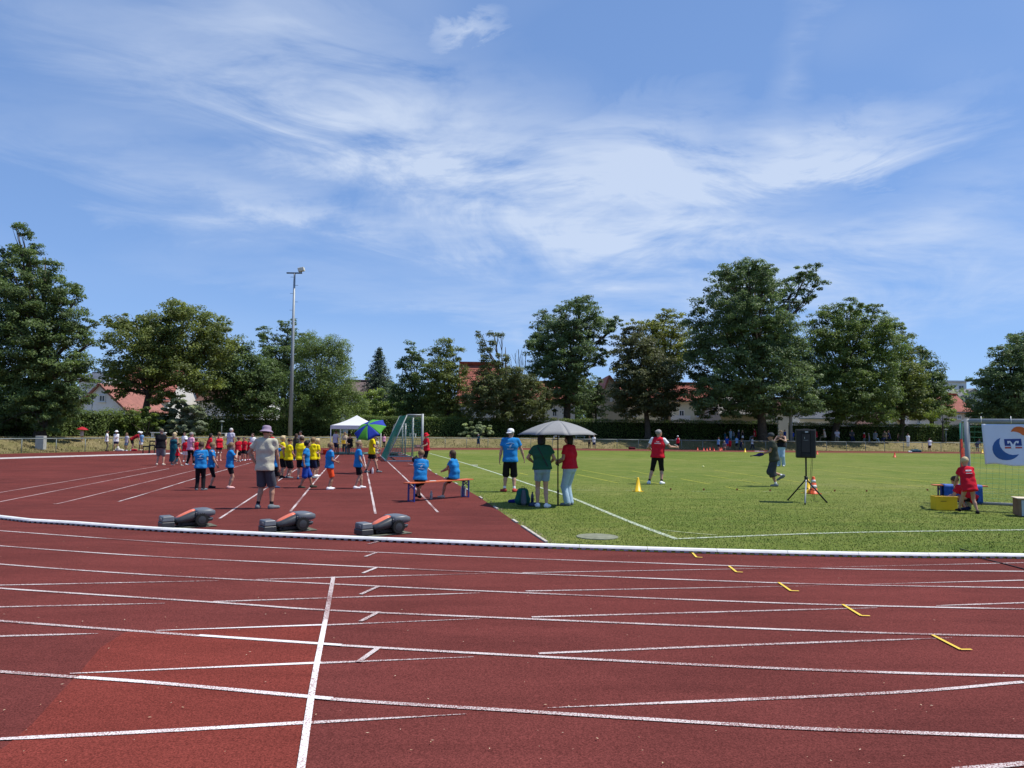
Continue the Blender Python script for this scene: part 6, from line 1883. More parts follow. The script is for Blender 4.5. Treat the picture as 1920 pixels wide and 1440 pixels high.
# trapezoid plan: wide grille at the front (away), rear panel towards the camera
fw_, bw_, dp_ = 0.50, 0.46, 0.40
poly = [(-bw_ / 2, -dp_ / 2), (bw_ / 2, -dp_ / 2), (fw_ / 2, dp_ / 2), (-fw_ / 2, dp_ / 2)]
mb = MB(); mb.prism(poly, hs_, (0, 0, hs_ / 2), (1, 0, 0), (0, 1, 0)); mb.build('cabinet', M((0.009, 0.010, 0.012), 0.5, 0.15, 30, 0.15, 0, 0.3, 'speaker_black'), sp, bevel=0.018)
mb = MB(); mb.prism([(-fw_ / 2 + .015, 0), (fw_ / 2 - .015, 0), (fw_ / 2 - .015, hs_ - .04), (-fw_ / 2 + .015, hs_ - .04)], 0.012, (0, dp_ / 2 + 0.002, 0.02), (1, 0, 0), (0, 0, 1)); mb.build('grille', MAT_DARK, sp)
mb = MB(); mb.box((0.0, -dp_ / 2 - 0.002, hs_ * 0.52), (0.19, 0.012, hs_ * 0.62)); pn = mb.build('rear_panel', M((0.008, 0.009, 0.010), 0.35, 0.1, 20, 0, 0, 0.5, 'amp_panel'), sp)
mb = MB()
for s in (-1, 1): mb.box((s * 0.165, -dp_ / 2 - 0.006, hs_ * 0.5), (0.10, 0.03, hs_ * 0.94))
mb.box((0, -dp_ / 2 - 0.005, hs_ * 0.93), (0.22, 0.028, hs_ * 0.08)); mb.box((0, -dp_ / 2 - 0.005, hs_ * 0.09), (0.22, 0.028, hs_ * 0.12)); mb.build('rear_frame', MAT_DARK, sp, bevel=0.008)
mb = MB(); mb.box((0.02, -dp_ / 2 - 0.022, hs_ * 0.91), (0.075, 0.008, 0.035)); mb.build('rating_label', M((0.45, 0.46, 0.48), 0.5, 0.1, 20, 0, 0, 0.4, 'label'), sp)
mb = MB()
for q_ in range(4): mb.lathe((-0.045 + 0.03 * q_, -dp_ / 2 - 0.012, hs_ * 0.62), [(0.008, -0.006), (0.007, 0.008)], 8, Matrix.Rotation(math.radians(90), 3, 'X'))
mb.box((-0.03, -dp_ / 2 - 0.010, hs_ * 0.70), (0.012, 0.006, 0.05)); mb.build('control_knobs', MAT_ALU, pn)
mb = MB(); mb.box((bw_ / 2 + 0.012, 0.0, hs_ * 0.50), (0.016, 0.16, 0.10)); mb.build('side_handle', MAT_DARK, sp, bevel=0.01)
mb = MB(); mb.box((0.0, -dp_ / 2 + 0.10, hs_ + 0.004), (0.16, 0.05, 0.02)); mb.build('top_handle', MAT_DARK, sp, bevel=0.008)
cb = empty('speaker_cable', c, 0, 'thin dark cable hanging from the loudspeaker to the grass', 'cable')
mb = MB()
for ox in (0.05, 0.085):
    mb.path([(ox, -0.20, zt + 0.2), (ox + 0.02, -0.17, zt - 0.1), (ox + 0.03, -0.06, zt - 0.5), (ox + 0.02, -0.05, zc_ - 0.15), (ox + 0.05, -0.10, 0.35), (ox + 0.13, -0.02, 0.02), (ox + 0.22, 0.02, 0.015)], 0.005, 5)
mb.build('cable_run', MAT_DARK, cb, True)

# ---------------- traffic and marker cones
def cone(label, px, py, hpx, mat, group, wr=0.30, bands=False, depth=None):
    g = hit(px, py); k = g.y / F_PX; h = hpx * k
    r = empty('marker_cone', g, 0.3, label, 'cone', group)
    far_ = g.y > 45
    n = 10 if far_ else 20
    rb = wr * h
    mb = MB(); mb.lathe((0, 0, 0), [(rb, 0.02 * h), (rb * 0.98, 0.05 * h), (rb * 0.80, 0.06 * h), (rb * 0.26, 0.97 * h), (rb * 0.20, 1.0 * h)], n); mb.build('cone_body', mat, r, True)
    mb = MB(); mb.box((0, 0, 0.02 * h), (rb * 2.1, rb * 2.1, 0.04 * h)); mb.build('foot_plate', mat, r)
    if bands:
        for z0_, z1_ in ((0.34, 0.52), (0.66, 0.82)):
            f1 = lambda z: rb * (0.80 + (0.26 - 0.80) * (z - 0.06) / 0.91) + 0.003
            mb = MB(); mb.lathe((0, 0, 0), [(f1(z0_), z0_ * h), (f1(z1_), z1_ * h)], n); mb.build('reflective_band', M((0.62, 0.60, 0.58), 0.4, 0.1, 9, 0, 0, 0.4, 'reflective'), r, True)
    return r
cone('yellow cone on the grass in front of the red and white shirt', 1196, 921.5, 26, MAT_YEL, 'cones on the pitch')
cone('orange and white traffic cone behind the speaker tripod', 1525.5, 926, 32, M((0.75, 0.10, 0.02), 0.5, 0.08, 8, 0, 0, 0.4, 'cone_orange'), 'cones on the pitch', bands=True)
cone('yellow cone partly hidden by the tripod and traffic cone', 1515, 925, 26, MAT_YEL, 'cones on the pitch', wr=0.34)
for i, (px, py, hp, lab) in enumerate(((1308, 844.3, 5.5, 'first red cone from the left along the far straight'), (1319.5, 845, 5.5, 'second red cone from the left along the far straight'), (1325.5, 845, 5, 'third red cone from the left along the far straight'), (1331, 844, 5.5, 'red cone left of the middle pair on the far straight'),
     (1337, 843.5, 6.5, 'taller red cone in the middle of the far straight row'), (1339, 845.5, 5, 'small red cone before the taller one on the far straight'), (1350, 845, 5.5, 'red cone right of the child in blue and white'), (1353, 844.5, 5.5, 'last red cone of the far straight row'),
     (1532.5, 852, 7, 'red cone on the far grass just right of the speaker'), (1677.5, 857.5, 9, 'red cone alone on the far grass left of the goal'), (1397, 848, 7.5, 'yellow cone at the end of the far red row'), (1842, 849.5, 7, 'small yellow cone beside the banner'))):
    cone(lab, px, py, hp, MAT_YEL if 'yellow' in lab else MAT_REDP, 'small cones on the far side', wr=0.33)
def marker(label, px, py):
    g = P(px, py)
    r = empty('distance_marker', g, 0.1, label, 'marker', 'small orange distance markers on the pitch')
    mb = MB(); mb.box((0, 0, 0.045), (0.055, 0.004, 0.055)); mb.build('number_plate', M((0.36, 0.13, 0.05), 0.6, 0.1, 9, 0, 0, 0.3, 'marker_orange'), r)
    mb = MB(); mb.tube((0, 0.004, -0.02), (0, 0.004, 0.05), 0.004, n=5); mb.build('peg', MAT_DARK, r)
for px, py, lab in ((1257.5, 920, 'small orange marker in front of the white shoes'), (1319.5, 920.5, 'small orange marker on the white dash in mid pitch'), (1382, 920.5, 'small orange marker left of the jogging person'), (1444, 922, 'small orange marker below the jogging person'),
                    (1565, 922.5, 'small orange marker right of the tripod'), (1625, 923, 'small orange marker halfway between tripod and yellow box'), (1739, 921, 'small orange marker left of the bench with blue cloth')):
    marker(lab, px, py)
g = at(1318.5, 875, P(1318.5, 906).y)
o = tag(MB().lathe((0, 0, 0), [(0.036 * math.sin(t), 0.036 * -math.cos(t)) for t in (0.1, 0.5, 1.0, 1.57, 2.1, 2.6, 3.04)], 12).build('throwing_ball', M((0.72, 0.72, 0.30), 0.6, 0.05, 9, 0, 0, 0.3, 'ball'), None, True), 'small pale ball in flight over the pitch', 'ball'); o.location = g

# ---------------- goals
def net_panel(mb, A, B, C_, D, nu, nv, r=0.004, sag=0.0):
    """mesh of cords on the patch A-B-C-D (A-B top, D-C bottom)"""
    A, B, C_, D = map(Vector, (A, B, C_, D))
    nrm = (B - A).cross(D - A).normalized()
    pt = lambda u, v: (A.lerp(B, u)).lerp(D.lerp(C_, u), v) + nrm * sag * math.sin(math.pi * u) * math.sin(math.pi * v) + Vector((0, 0, -0.5 * abs(sag) * math.sin(math.pi * u) * math.sin(math.pi * v)))
    for i in range(nu + 1):
        mb.path([pt(i / nu, j / 4) for j in range(5)], r, 3, False)
    for j in range(nv + 1):
        mb.path([pt(i / 4, j / nv) for i in range(5)], r, 3, False)

def football_goal(label, n_post, f_post, ht, back, dt, db, tube, net_mat, cord, cells, post_mat=None, sag=0.1):
    """n_post/f_post: feet of the two posts; back: unit direction to the rear of the goal"""
    n_post, f_post, back = Vector(n_post), Vector(f_post), Vector(back).normalized()
    r = empty('football_goal', n_post, 0, label, 'goal', 'movable football goals')
    a, b = Vector((0, 0, 0)), f_post - n_post
    pm = post_mat or MAT_ALU
    up_ = Vector((0, 0, ht))
    for q in (a, b):
        MB().tube(q, q + up_ + Vector((0, 0, tube * 0.5)), tube / 2, n=12).build('post', pm, r, True)
        MB().tube(q + Vector((0, 0, 0.03)), q + back * db + Vector((0, 0, 0.03)), tube * 0.36, n=8).build('ground_bar', pm, r, True)
        MB().tube(q + up_, q + up_ + back * dt, tube * 0.30, n=8).build('top_arm', pm, r, True)
        MB().tube(q + up_ + back * dt, q + back * db + Vector((0, 0, 0.03)), tube * 0.25, n=8).build('back_stay', pm, r, True)
    MB().tube(a + up_, b + up_, tube / 2, n=12).build('crossbar', pm, r, True)
    MB().tube(a + back * db + Vector((0, 0, 0.03)), b + back * db + Vector((0, 0, 0.03)), tube * 0.36, n=8).build('rear_ground_bar', pm, r, True)
    mb = MB()
    nu, nv, nd = cells
    z3 = Vector((0, 0, 0.04))
    net_panel(mb, a + up_ + back * dt, b + up_ + back * dt, b + back * db + z3, a + back * db + z3, nu, nv, cord, sag)
    net_panel(mb, a + up_, b + up_, b + up_ + back * dt, a + up_ + back * dt, nu, max(2, nd // 2), cord, sag * 0.4)
    for q in (a, b):
        net_panel(mb, q + up_, q + up_ + back * dt, q + back * db + z3, q + z3, nd, nv, cord, 0.0)
    o = mb.build('net', net_mat, r); o['kind'] = 'stuff'
    return r
A1, A2 = P(791, 866), P(773, 857.3)
bk = (P(724, 865.5) - A1); bk.z = 0
football_goal('full size silver goal with slanting green net, near the red hat man', A1, A2, 2.44, bk, 0.80, bk.length, 0.12, MAT_NETG, 0.0065, (34, 18, 12), sag=0.12)
B1, B2 = P(759.5, 853.8), P(754, 849.4)
bk = (P(727, 852.6) - B1); bk.z = 0
football_goal('smaller silver goal standing behind the full size one', B1, B2, 1.98, bk, 0.75, bk.length, 0.10, MAT_NETD, 0.004, (24, 10, 8), sag=0.08)
# goal with the banner at the right
gd = 18.4
gp = at(1816.5, 955, gd); gp.z = 0.0
gdir = Vector((math.cos(math.radians(-24)), math.sin(math.radians(-24)), 0))
gback = Vector((-gdir.y, gdir.x, 0))
GH = at(1812, 789.5, gd).z
football_goal('goal at the right edge with sponsor banner tied to its crossbar', gp, gp + gdir * 5.0, GH, gback, 0.85, 1.55, 0.115, MAT_NETG, 0.0026, (36, 16, 12), M((0.26, 0.28, 0.29), 0.6, 0.08, 6, 0, 0.0, 0.3, 'goal_grey'), sag=0.15)
o = empty('net_support_pole', gp + gback * 1.35 + gdir * 0.02, 0, 'green pole holding up the net behind the banner goal', 'pole')
MB().tube((0, 0, 0), (0, 0, GH - 0.03), 0.030, n=8).build('pole_tube', MAT_NETG, o, True)

# banner
br = empty('sponsor_banner', gp + gdir * 0.52 + Vector((0, 0, GH)) - gback * 0.075, math.atan2(gdir.y, gdir.x), 'white banner with blue crescent, blue and white emblem and orange crescent', 'banner')
BW, BH = 2.6, 1.10
def bxz(px, py):
    """banner-plane coordinates of a pixel"""
    d = ray(px, py); n = -gback
    o_ = br.location
    t = (o_ - Vector((0, 0, CAM_H))).dot(n) / d.dot(n)
    p = Vector((0, 0, CAM_H)) + d * t - o_
    return p.dot(gdir), p.z
bl_ = bxz(1840, 795); bb_ = bxz(1847, 871)
n, m = 40, 24
V, Q = [], []
x0, z0, z1 = bl_[0], bl_[1], bb_[1]
def bwave(x, z): return 0.022 * math.sin((x - x0) * 3.1 + z * 2.2) + 0.012 * math.sin((x - x0) * 7 - z * 5) * (z0 - z) + 0.02 * math.sin((x + z) * 4.0) * (z0 - z)
for i in range(n + 1):
    for j in range(m + 1):
        t = j / m
        x = x0 + (bb_[0] - x0) * t * (1 - i / n) + (BW) * i / n
        z = z0 + (z1 - z0) * t + 0.02 * math.sin(i * 0.5) * t
        V.append((x, bwave(x, z), z))
for i in range(n):
    for j in range(m):
        a = i * (m + 1) + j; Q.append((a, a + 1, a + m + 2, a + m + 1))
o = link_mesh('banner_sheet', quads_mesh('banner_sheet', V, Q, M((0.60, 0.66, 0.80), 0.45, 0.04, 3, 0, 0, 0.4, 'banner_pvc'), True), None, br)
md = o.modifiers.new('thickness', 'SOLIDIFY'); md.thickness = 0.003; md.offset = 0
sheet_o = o
def bshape(name, pts_px, mat, off=0.006, sub=True):
    """flat print laid on the waving sheet"""
    pl = [bxz(*p) for p in pts_px]
    pts = [Vector((p[0], p[1], 0)) for p in pl]
    bm = bmesh.new()
    vs = [bm.verts.new((p.x, 0, p.y)) for p in pts]
    for t in tessellate_polygon([pts]):
        try: bm.faces.new([vs[i] for i in t])
        except ValueError: pass
    bmesh.ops.subdivide_edges(bm, edges=[e for e in bm.edges if e.calc_length() > 0.10], cuts=2, use_grid_fill=True)
    bmesh.ops.triangulate(bm, faces=bm.faces)
    for v in bm.verts: v.co.y = bwave(v.co.x, v.co.z) - off
    me = bpy.data.meshes.new(name); bm.to_mesh(me); bm.free(); me.materials.append(mat)
    return link_mesh(name, me, None, sheet_o)
INK_B = M((0.020, 0.095, 0.30), 0.45, 0.06, 3, 0, 0, 0.4, 'ink_blue'); INK_O = M((0.58, 0.13, 0.025), 0.45, 0.06, 3, 0, 0, 0.4, 'ink_orange'); INK_D = M((0.012, 0.045, 0.23), 0.45, 0.05, 3, 0, 0, 0.4, 'ink_navy'); INK_R = M((0.44, 0.07, 0.06), 0.45, 0.05, 3, 0, 0, 0.4, 'ink_red'); INK_W = M((0.66, 0.71, 0.82), 0.45, 0.03, 3, 0, 0, 0.4, 'ink_white')
zz_ = lambda L_: [(1760 + x / 12.0, 770 + y / 12.0) for x, y in L_]
bshape('blue_crescent', zz_([(1388, 612), (1310, 650), (1245, 715), (1208, 800), (1205, 880), (1230, 960), (1280, 1030), (1350, 1080), (1440, 1108), (1530, 1115), (1620, 1105), (1700, 1075), (1765, 1030), (1808, 978), (1740, 992), (1660, 996), (1580, 980), (1500, 940), (1435, 885), (1385, 810), (1362, 730), (1370, 660)]), INK_B)
bshape('emblem_blue', zz_([(1468, 640), (1860, 632), (1880, 790), (1488, 793)]), INK_D, 0.006)
bshape('emblem_letter', zz_([(1540, 682), (1610, 680), (1645, 720), (1675, 770), (1700, 720), (1735, 682), (1805, 680), (1800, 735), (1765, 735), (1762, 712), (1745, 720), (1725, 755), (1722, 850), (1640, 852), (1620, 760), (1605, 722), (1580, 715), (1582, 740), (1548, 742)]), INK_W, 0.010)
bshape('emblem_bar', zz_([(1488, 815), (1625, 813), (1635, 848), (1492, 852)]), INK_R, 0.008)
bshape('emblem_bar', zz_([(1728, 815), (1880, 815), (1885, 848), (1732, 850)]), INK_R, 0.008)
oc = [(1622, 475), (1650, 425), (1700, 380), (1760, 358), (1830, 358), (1900, 375), (1980, 415), (2050, 475), (2110, 560), (2140, 660), (2130, 760), (2090, 850), (2085, 760), (2060, 680), (2010, 610), (1950, 560), (1890, 550), (1830, 505), (1760, 480), (1690, 470)]
bshape('orange_crescent', zz_(oc), INK_O)
for px in (1840.5, 1896.5):
    x, z = bxz(px, 792)
    MB().path([(x, 0.01, z - 0.02), (x - 0.01, -0.02, z + 0.06), (x, 0.075, GH * 0 + z + 0.14), (x + 0.01, 0.14, z + 0.06)], 0.007, 6).build('cable_tie', MAT_WHITE, br, True)
# red planks leaning on the goal
for i, (p0, p1) in enumerate((((1802.5, 823), (1805.0, 897)), ((1805.5, 840), (1810.5, 885)))):
    a, b_ = at(*p0, 19.3 + 0.1 * i), at(*p1, 19.0 + 0.1 * i)
    b_ = b_ + (b_ - a) * ((b_.z - 0.0) / (a.z - b_.z)) * 0.98
    r = empty('red_plank', b_, 0, ('taller red plank leaning on the banner goal post' if i == 0 else 'shorter red plank leaning on the banner goal post'), 'plank', 'red planks leaning on the goal')
    MB().bar((0, 0, 0), a - b_, 0.05, 0.045, up=(0, 1, 0.1)).build('plank_board', MAT_REDP, r, bevel=0.004)

# ---------------- yellow box and wooden box
g = P(1776, 957.5)
yb = empty('yellow_box', g, math.radians(-4), 'yellow plastic box beside the crouching boy', 'box')
w_, dd_, hh_ = 0.47, 0.30, 0.31
mb = MB()
for sx, sy, lx, ly in ((0, -1, w_, 0.012), (0, 1, w_, 0.012), (-1, 0, 0.012, dd_ - 0.03), (1, 0, 0.012, dd_ - 0.03)):
    mb.box((sx * (w_ / 2 - 0.006), sy * (dd_ / 2 - 0.006) + 0.15, hh_ / 2 + 0.01), (lx, ly, hh_))
mb.box((0, 0.15, 0.02), (w_ - 0.03, dd_ - 0.03, 0.012)); mb.build('box_walls', MAT_YEL, yb)
mb = MB()
for sy in (-1, 1): mb.box((0, 0.15 + sy * dd_ / 2, hh_ + 0.005), (w_ + 0.03, 0.022, 0.022))
for sx in (-1, 1): mb.box((sx * w_ / 2, 0.15, hh_ + 0.005), (0.022, dd_ - 0.03, 0.022))
mb.build('rim', MAT_YEL, yb, bevel=0.004)
MB().box((-0.08, -0.0035, hh_ * 0.70), (0.13, 0.006, 0.010)).build('handle_slot', MAT_DARK, yb)
g = P(1911, 969)
wb = empty('wooden_box', g, math.radians(-18), 'plywood box with grey white front at the right edge', 'box')
ply = M((0.22, 0.14, 0.085), 0.8, 0.2, 5, 0.1, 0, 0.2, 'plywood'); plyt = M((0.66, 0.56, 0.42), 0.7, 0.1, 5, 0, 0, 0.2, 'pale_plywood')
mb = MB(); mb.box((0.40, 0.22, 0.20), (0.80, 0.44, 0.37)); mb.build('carcass', ply, wb)
mb = MB(); mb.box((0.40, 0.22, 0.395), (0.86, 0.50, 0.018)); mb.build('lid', plyt, wb)
mb = MB(); mb.box((0.42, -0.006, 0.19), (0.74, 0.012, 0.34)); mb.build('front_panel', M((0.42, 0.47, 0.50), 0.6, 0.08, 6, 0, 0, 0.3, 'painted_panel'), wb)

# ---------------- small belongings
def bottle(label, px, py, hpx, col, r0=0.034, cap_c=(0.05, 0.05, 0.06), clear=False):
    g = P(px, py); g.z = 0.006; h = hpx * g.y / F_PX
    r = empty('bottle', g, 0, label, 'bottle')
    prof_ = [(r0 * 0.9, 0), (r0, 0.02 * h), (r0, 0.62 * h), (r0 * 0.75, 0.76 * h), (r0 * 0.45, 0.86 * h), (r0 * 0.45, 0.93 * h)]
    MB().lathe((0, 0, 0), prof_, 14).build('flask', M(col, 0.25, 0.08, 8, 0, 0, 0.5, 'bottle'), r, True)
    MB().lathe((0, 0, 0), [(r0 * 0.5, 0.92 * h), (r0 * 0.5, h)], 12).build('screw_cap', M(cap_c, 0.5, 0.05, 8, 0, 0, 0.4, 'cap'), r, True)
bottle('navy drinking bottle standing beside the green rucksack', 998, 944, 21, (0.012, 0.018, 0.07), 0.037)
bottle('clear water bottle under the bench between the two children', 808.5, 937, 16, (0.33, 0.36, 0.36), 0.034, (0.4, 0.5, 0.55))
bottle('white drinking bottle by the striding woman in yellow', 698.5, 888.5, 12, (0.75, 0.75, 0.76), 0.036, (0.7, 0.7, 0.7))
bottle('small dark red flask next to the white drinking bottle', 694.5, 888, 9, (0.06, 0.012, 0.015), 0.04)
g = P(870, 932.5); g.z = 0.006
cr = empty('bottle_crate', g + Vector((0, 0.02, 0)), 0.1, 'clear plastic crate of bottles under the right end of the bench', 'crate')
for i in range(2):
    for j in range(2):
        MB().lathe((-0.05 + 0.07 * i, 0.10 + 0.07 * j, 0), [(0.032, 0), (0.034, 0.02), (0.034, 0.18), (0.016, 0.25), (0.016, 0.28)], 10).build('water_bottle', M((0.36, 0.34, 0.36), 0.2, 0.1, 9, 0, 0, 0.5, 'clear_plastic'), cr, True)
# rucksack
g = P(981, 950); g.z = 0.004
rk = empty('rucksack', g, 0.15, 'green and grey rucksack standing in the umbrella shade', 'rucksack')
Vv, Qq = nets([cap((-0.06, 0.10, 0.14), (0.06, 0.10, 0.14), 0.125, 0.125, 0.08), cap((-0.045, 0.11, 0.32), (0.045, 0.11, 0.32), 0.095, 0.095, 0.10), cap((0, 0.0, 0.12), (0, 0.02, 0.26), 0.08, 0.07, 0.06)], 0.016, [(V3(0, 0, 0.004), V3(0, 0, -1))], fold_fn(0.006, 3))
link_mesh('bag_body', quads_mesh('bag_body', Vv, Qq, cloth((0.012, 0.105, 0.075)), True), None, rk)
Vv, Qq = nets([cap((0, -0.045, 0.10), (0, -0.02, 0.33), 0.070, 0.055, 0.05)], 0.014, [(V3(0, 0, 0.02), V3(0, 0, -1))])
link_mesh('back_padding', quads_mesh('back_padding', Vv, Qq, cloth((0.10, 0.11, 0.13)), True), None, rk)
mb = MB()
for s in (-1, 1): mb.path([(s * 0.05, -0.035, 0.37), (s * 0.085, -0.085, 0.27), (s * 0.10, -0.085, 0.16), (s * 0.12, -0.04, 0.05)], 0.016, 6)
mb.build('shoulder_strap', cloth((0.010, 0.085, 0.060)), rk, True)
MB().path([(-0.03, 0.05, 0.40), (-0.025, 0.04, 0.45), (0.025, 0.04, 0.45), (0.03, 0.05, 0.40)], 0.009, 6).build('grab_handle', MAT_DARK, rk, True)
def bundle(label, name, cat, px, py, prims, col, seed=1):
    g = P(px, py); g.z = 0.004
    r = empty(name, g, 0, label, cat)
    Vv, Qq = nets(prims, 0.018, [(V3(0, 0, 0.002), V3(0, 0, -1))], fold_fn(0.012, seed))
    link_mesh('fabric_body', quads_mesh('fabric_body', Vv, Qq, cloth(col), True), None, r)
bundle('royal blue bag lying left of the green rucksack', 'sports_bag', 'bag', 960, 943, [cap((-0.05, 0, 0.03), (0.06, 0.02, 0.03), 0.05, 0.06, 0.03)], (0.010, 0.020, 0.16), 5)
bundle('crumpled denim jacket lying right of the green rucksack', 'jacket', 'jacket', 1001, 949.5, [cap((-0.09, 0, 0.03), (0.10, 0.02, 0.03), 0.05, 0.045, 0.03), cap((-0.02, 0.08, 0.03), (0.12, 0.10, 0.04), 0.05, 0.04, 0.03)], (0.06, 0.09, 0.16), 6)
bundle('black ball bag against the foot of the full size goal', 'ball_bag', 'bag', 780, 867.5, [cap((-0.05, 0, 0.15), (0.08, 0, 0.12), 0.16, 0.15, 0.08), cap((0, 0, 0.25), (0.02, 0, 0.33), 0.08, 0.04, 0.05)], (0.02, 0.02, 0.024), 7)
bundle('dark sandbag lying across the rear bar of the goals', 'sandbag', 'bag', 737, 856.5, [cap((-0.2, 0, 0.12), (0.2, 0, 0.12), 0.13, 0.13, 0.05)], (0.025, 0.025, 0.028), 8)
bundle('dark red bag lying at the far fence behind the club shirt', 'sports_bag', 'bag', 1184, 842.5, [cap((-0.15, 0, 0.10), (0.25, 0, 0.08), 0.13, 0.12, 0.05)], (0.08, 0.01, 0.015), 9)
bundle('blue green tarpaulin heap at the far track near the leaning man', 'tarpaulin', 'tarpaulin', 1718, 848, [cap((-0.4, 0, 0.10), (0.35, 0, 0.10), 0.16, 0.14, 0.05), cap((-0.1, 0, 0.2), (0.1, 0, 0.2), 0.1, 0.1, 0.05)], (0.035, 0.08, 0.10), 10)
bundle('white bag lying left of the tarpaulin heap', 'sports_bag', 'bag', 1706, 848.3, [cap((-0.1, 0, 0.06), (0.1, 0, 0.06), 0.08, 0.08, 0.03)], (0.6, 0.6, 0.6), 11)
bundle('pale bags lying at the feet of the people at the left fence', 'sports_bag', 'bag', 224, 846.2, [cap((-0.2, 0, 0.08), (0.2, 0, 0.06), 0.1, 0.09, 0.03), cap((-0.1, 0, 0.2), (-0.1, 0, 0.28), 0.1, 0.06, 0.05)], (0.55, 0.52, 0.45), 12)
bundle('red bag lying at the left fence beside two white bottles', 'sports_bag', 'bag', 252, 845.8, [cap((-0.12, 0, 0.06), (0.12, 0, 0.06), 0.09, 0.08, 0.03)], (0.35, 0.02, 0.04), 13)
bundle('dark boulder lying left of the concrete block', 'boulder', 'stone', 56, 842, [cap((-0.25, 0, 0.10), (0.2, 0, 0.12), 0.18, 0.14, 0.1)], (0.10, 0.085, 0.07), 14)
# paper on the bench, papers on the pitch line
def paper(label, p, w, d_, rz, col=(0.72, 0.68, 0.60)):
    r = empty('paper_sheets', p, rz, label, 'paper')
    MB().box((0, 0, 0.003), (w, d_, 0.006)).build('sheet_stack', M(col, 0.7, 0.05, 9, 0, 0, 0.3, 'paper'), r)
paper('pale sheets of paper lying on the bench between the children', on_bench(809) + Vector((0, 0, BENCH_Z + 0.007)), 0.16, 0.12, 0.3)
paper('small white sheets lying on the far touchline', P(890, 873) + Vector((0, 0, 0.02)), 0.30, 0.2, 0.2, (0.8, 0.8, 0.78))
# clipboard etc.
cbx = empty('clipboard', p_clip['wL'] + Vector((-0.20, -0.06, 0.02)), 0.2, 'dark clipboard held by the man in the red hat', 'clipboard')
mb = MB(); mb.box((0, 0, 0), (0.34, 0.26, 0.012), Matrix.Rotation(math.radians(28), 3, 'X')); mb.build('board', MAT_DARK, cbx)
mb = MB(); mb.box((0.02, -0.02, 0.006), (0.16, 0.16, 0.006), Matrix.Rotation(math.radians(28), 3, 'X')); mb.build('sheet', M((0.10, 0.05, 0.05), 0.6, 0.1, 9, 0, 0, 0.3, 'form'), cbx)
hs2 = p_run['wL']
o = empty('folded_umbrella', hs2, 0, 'folded purple umbrella held out by the jogging person', 'umbrella')
MB().path([(0.05, 0, 0.0), (-0.02, 0, -0.01), (-0.12, 0, -0.03), (-0.20, 0, -0.05), (-0.30, 0, -0.06)], [0.03, 0.055, 0.06, 0.03, 0.016], 10).build('rolled_canopy', cloth((0.035, 0.025, 0.14)), o, True)
MB().tube((-0.30, 0, -0.06), (-0.40, 0, -0.075), 0.016, n=8).build('handle', MAT_DARK, o, True)
o = empty('notepad', hs2 + Vector((-0.10, 0.0, 0.085)), 0, 'white notepad held above the folded purple umbrella', 'paper'); MB().box((0, 0, 0), (0.26, 0.18, 0.012)).build('pad', MAT_WHITE, o)
o = empty('note_card', p_tsv['wR'] + Vector((-0.02, 0, 0.07)), 0.4, 'white card in the outstretched hand of the club shirt woman', 'paper'); MB().box((0, 0, 0), (0.11, 0.07, 0.012), Matrix.Rotation(0.3, 3, 'Y')).build('card', MAT_WHITE, o)
o = empty('mobile_phone', p_red['wL'] + Vector((-0.06, -0.03, 0.03)), 0.2, 'phone held by the woman in the red shirt', 'phone'); MB().box((0, 0, 0), (0.13, 0.07, 0.010), Matrix.Rotation(0.35, 3, 'Y')).build('phone_body', M((0.25, 0.27, 0.30), 0.3, 0.05, 9, 0, 0, 0.5, 'phone'), o)
# manhole cover and cable
o = empty('manhole_cover', (mc.x, mc.y, 0.004), 0, 'round grey concrete cover set in the grass near the kerb', 'manhole cover')
MB().lathe((0, 0, 0), [(0.35, -0.02), (0.35, 0.010), (0.31, 0.016), (0.02, 0.018)], 28).build('cover_disc', M((0.20, 0.21, 0.15), 0.95, 0.25, 7, 0.3, 0, 0.1, 'concrete'), o)
o = empty('power_cable', P(1830, 1044), 0, 'dark power cable crossing the kerb at the right edge', 'cable')
b0 = P(1830, 1044)
MB().path([P(1800, 1030) - b0 + Vector((0, 0, .01)), P(1820, 1038) - b0 + Vector((0, 0, .03)), Vector((0, 0.02, 0.085)), P(1838, 1049) - b0 + Vector((0, 0, 0.02)), P(1880, 1058) - b0 + Vector((0, 0, 0.012)), P(1925, 1070) - b0 + Vector((0, 0, 0.012)), P(2000, 1080) - b0 + Vector((0, 0, 0.012))], 0.008, 6).build('cable_run', MAT_DARK, o, True)

# ---------------- canopy tent, table and bits
tb_y = P(640, 852).y
tk = tb_y / F_PX
tx = at(663, 800, tb_y)
tent = empty('canopy_tent', (tx.x, tb_y + 1.0, 0), 0.0, 'white pop up canopy tent with pointed roof', 'tent')
tw2 = 1.40; ez = 1.86; pk = at(663, 778.5, tb_y + 1.0).z
V = [(-tw2, -tw2, ez), (tw2, -tw2, ez), (tw2, tw2, ez), (-tw2, tw2, ez)]
MATT = fabric((0.80, 0.80, 0.82), 0.25)
n = 8; Vs, Q = [], []
for s in range(4):
    a, b = Vector(V[s]), Vector(V[(s + 1) % 4])
    o_ = len(Vs)
    for i in range(n + 1):
        t = i / n
        zc2 = ez + (pk - ez) * (0.55 * t + 0.45 * t * t)
        for j in range(n + 1):
            p = a.lerp(b, j / n) * (1 - t); Vs.append((p.x, p.y, zc2))
    for i in range(n):
        for j in range(n):
            k = o_ + i * (n + 1) + j; Q.append((k, k + 1, k + n + 2, k + n + 1))
link_mesh('roof', quads_mesh('roof', Vs, Q, MATT, True), None, tent)
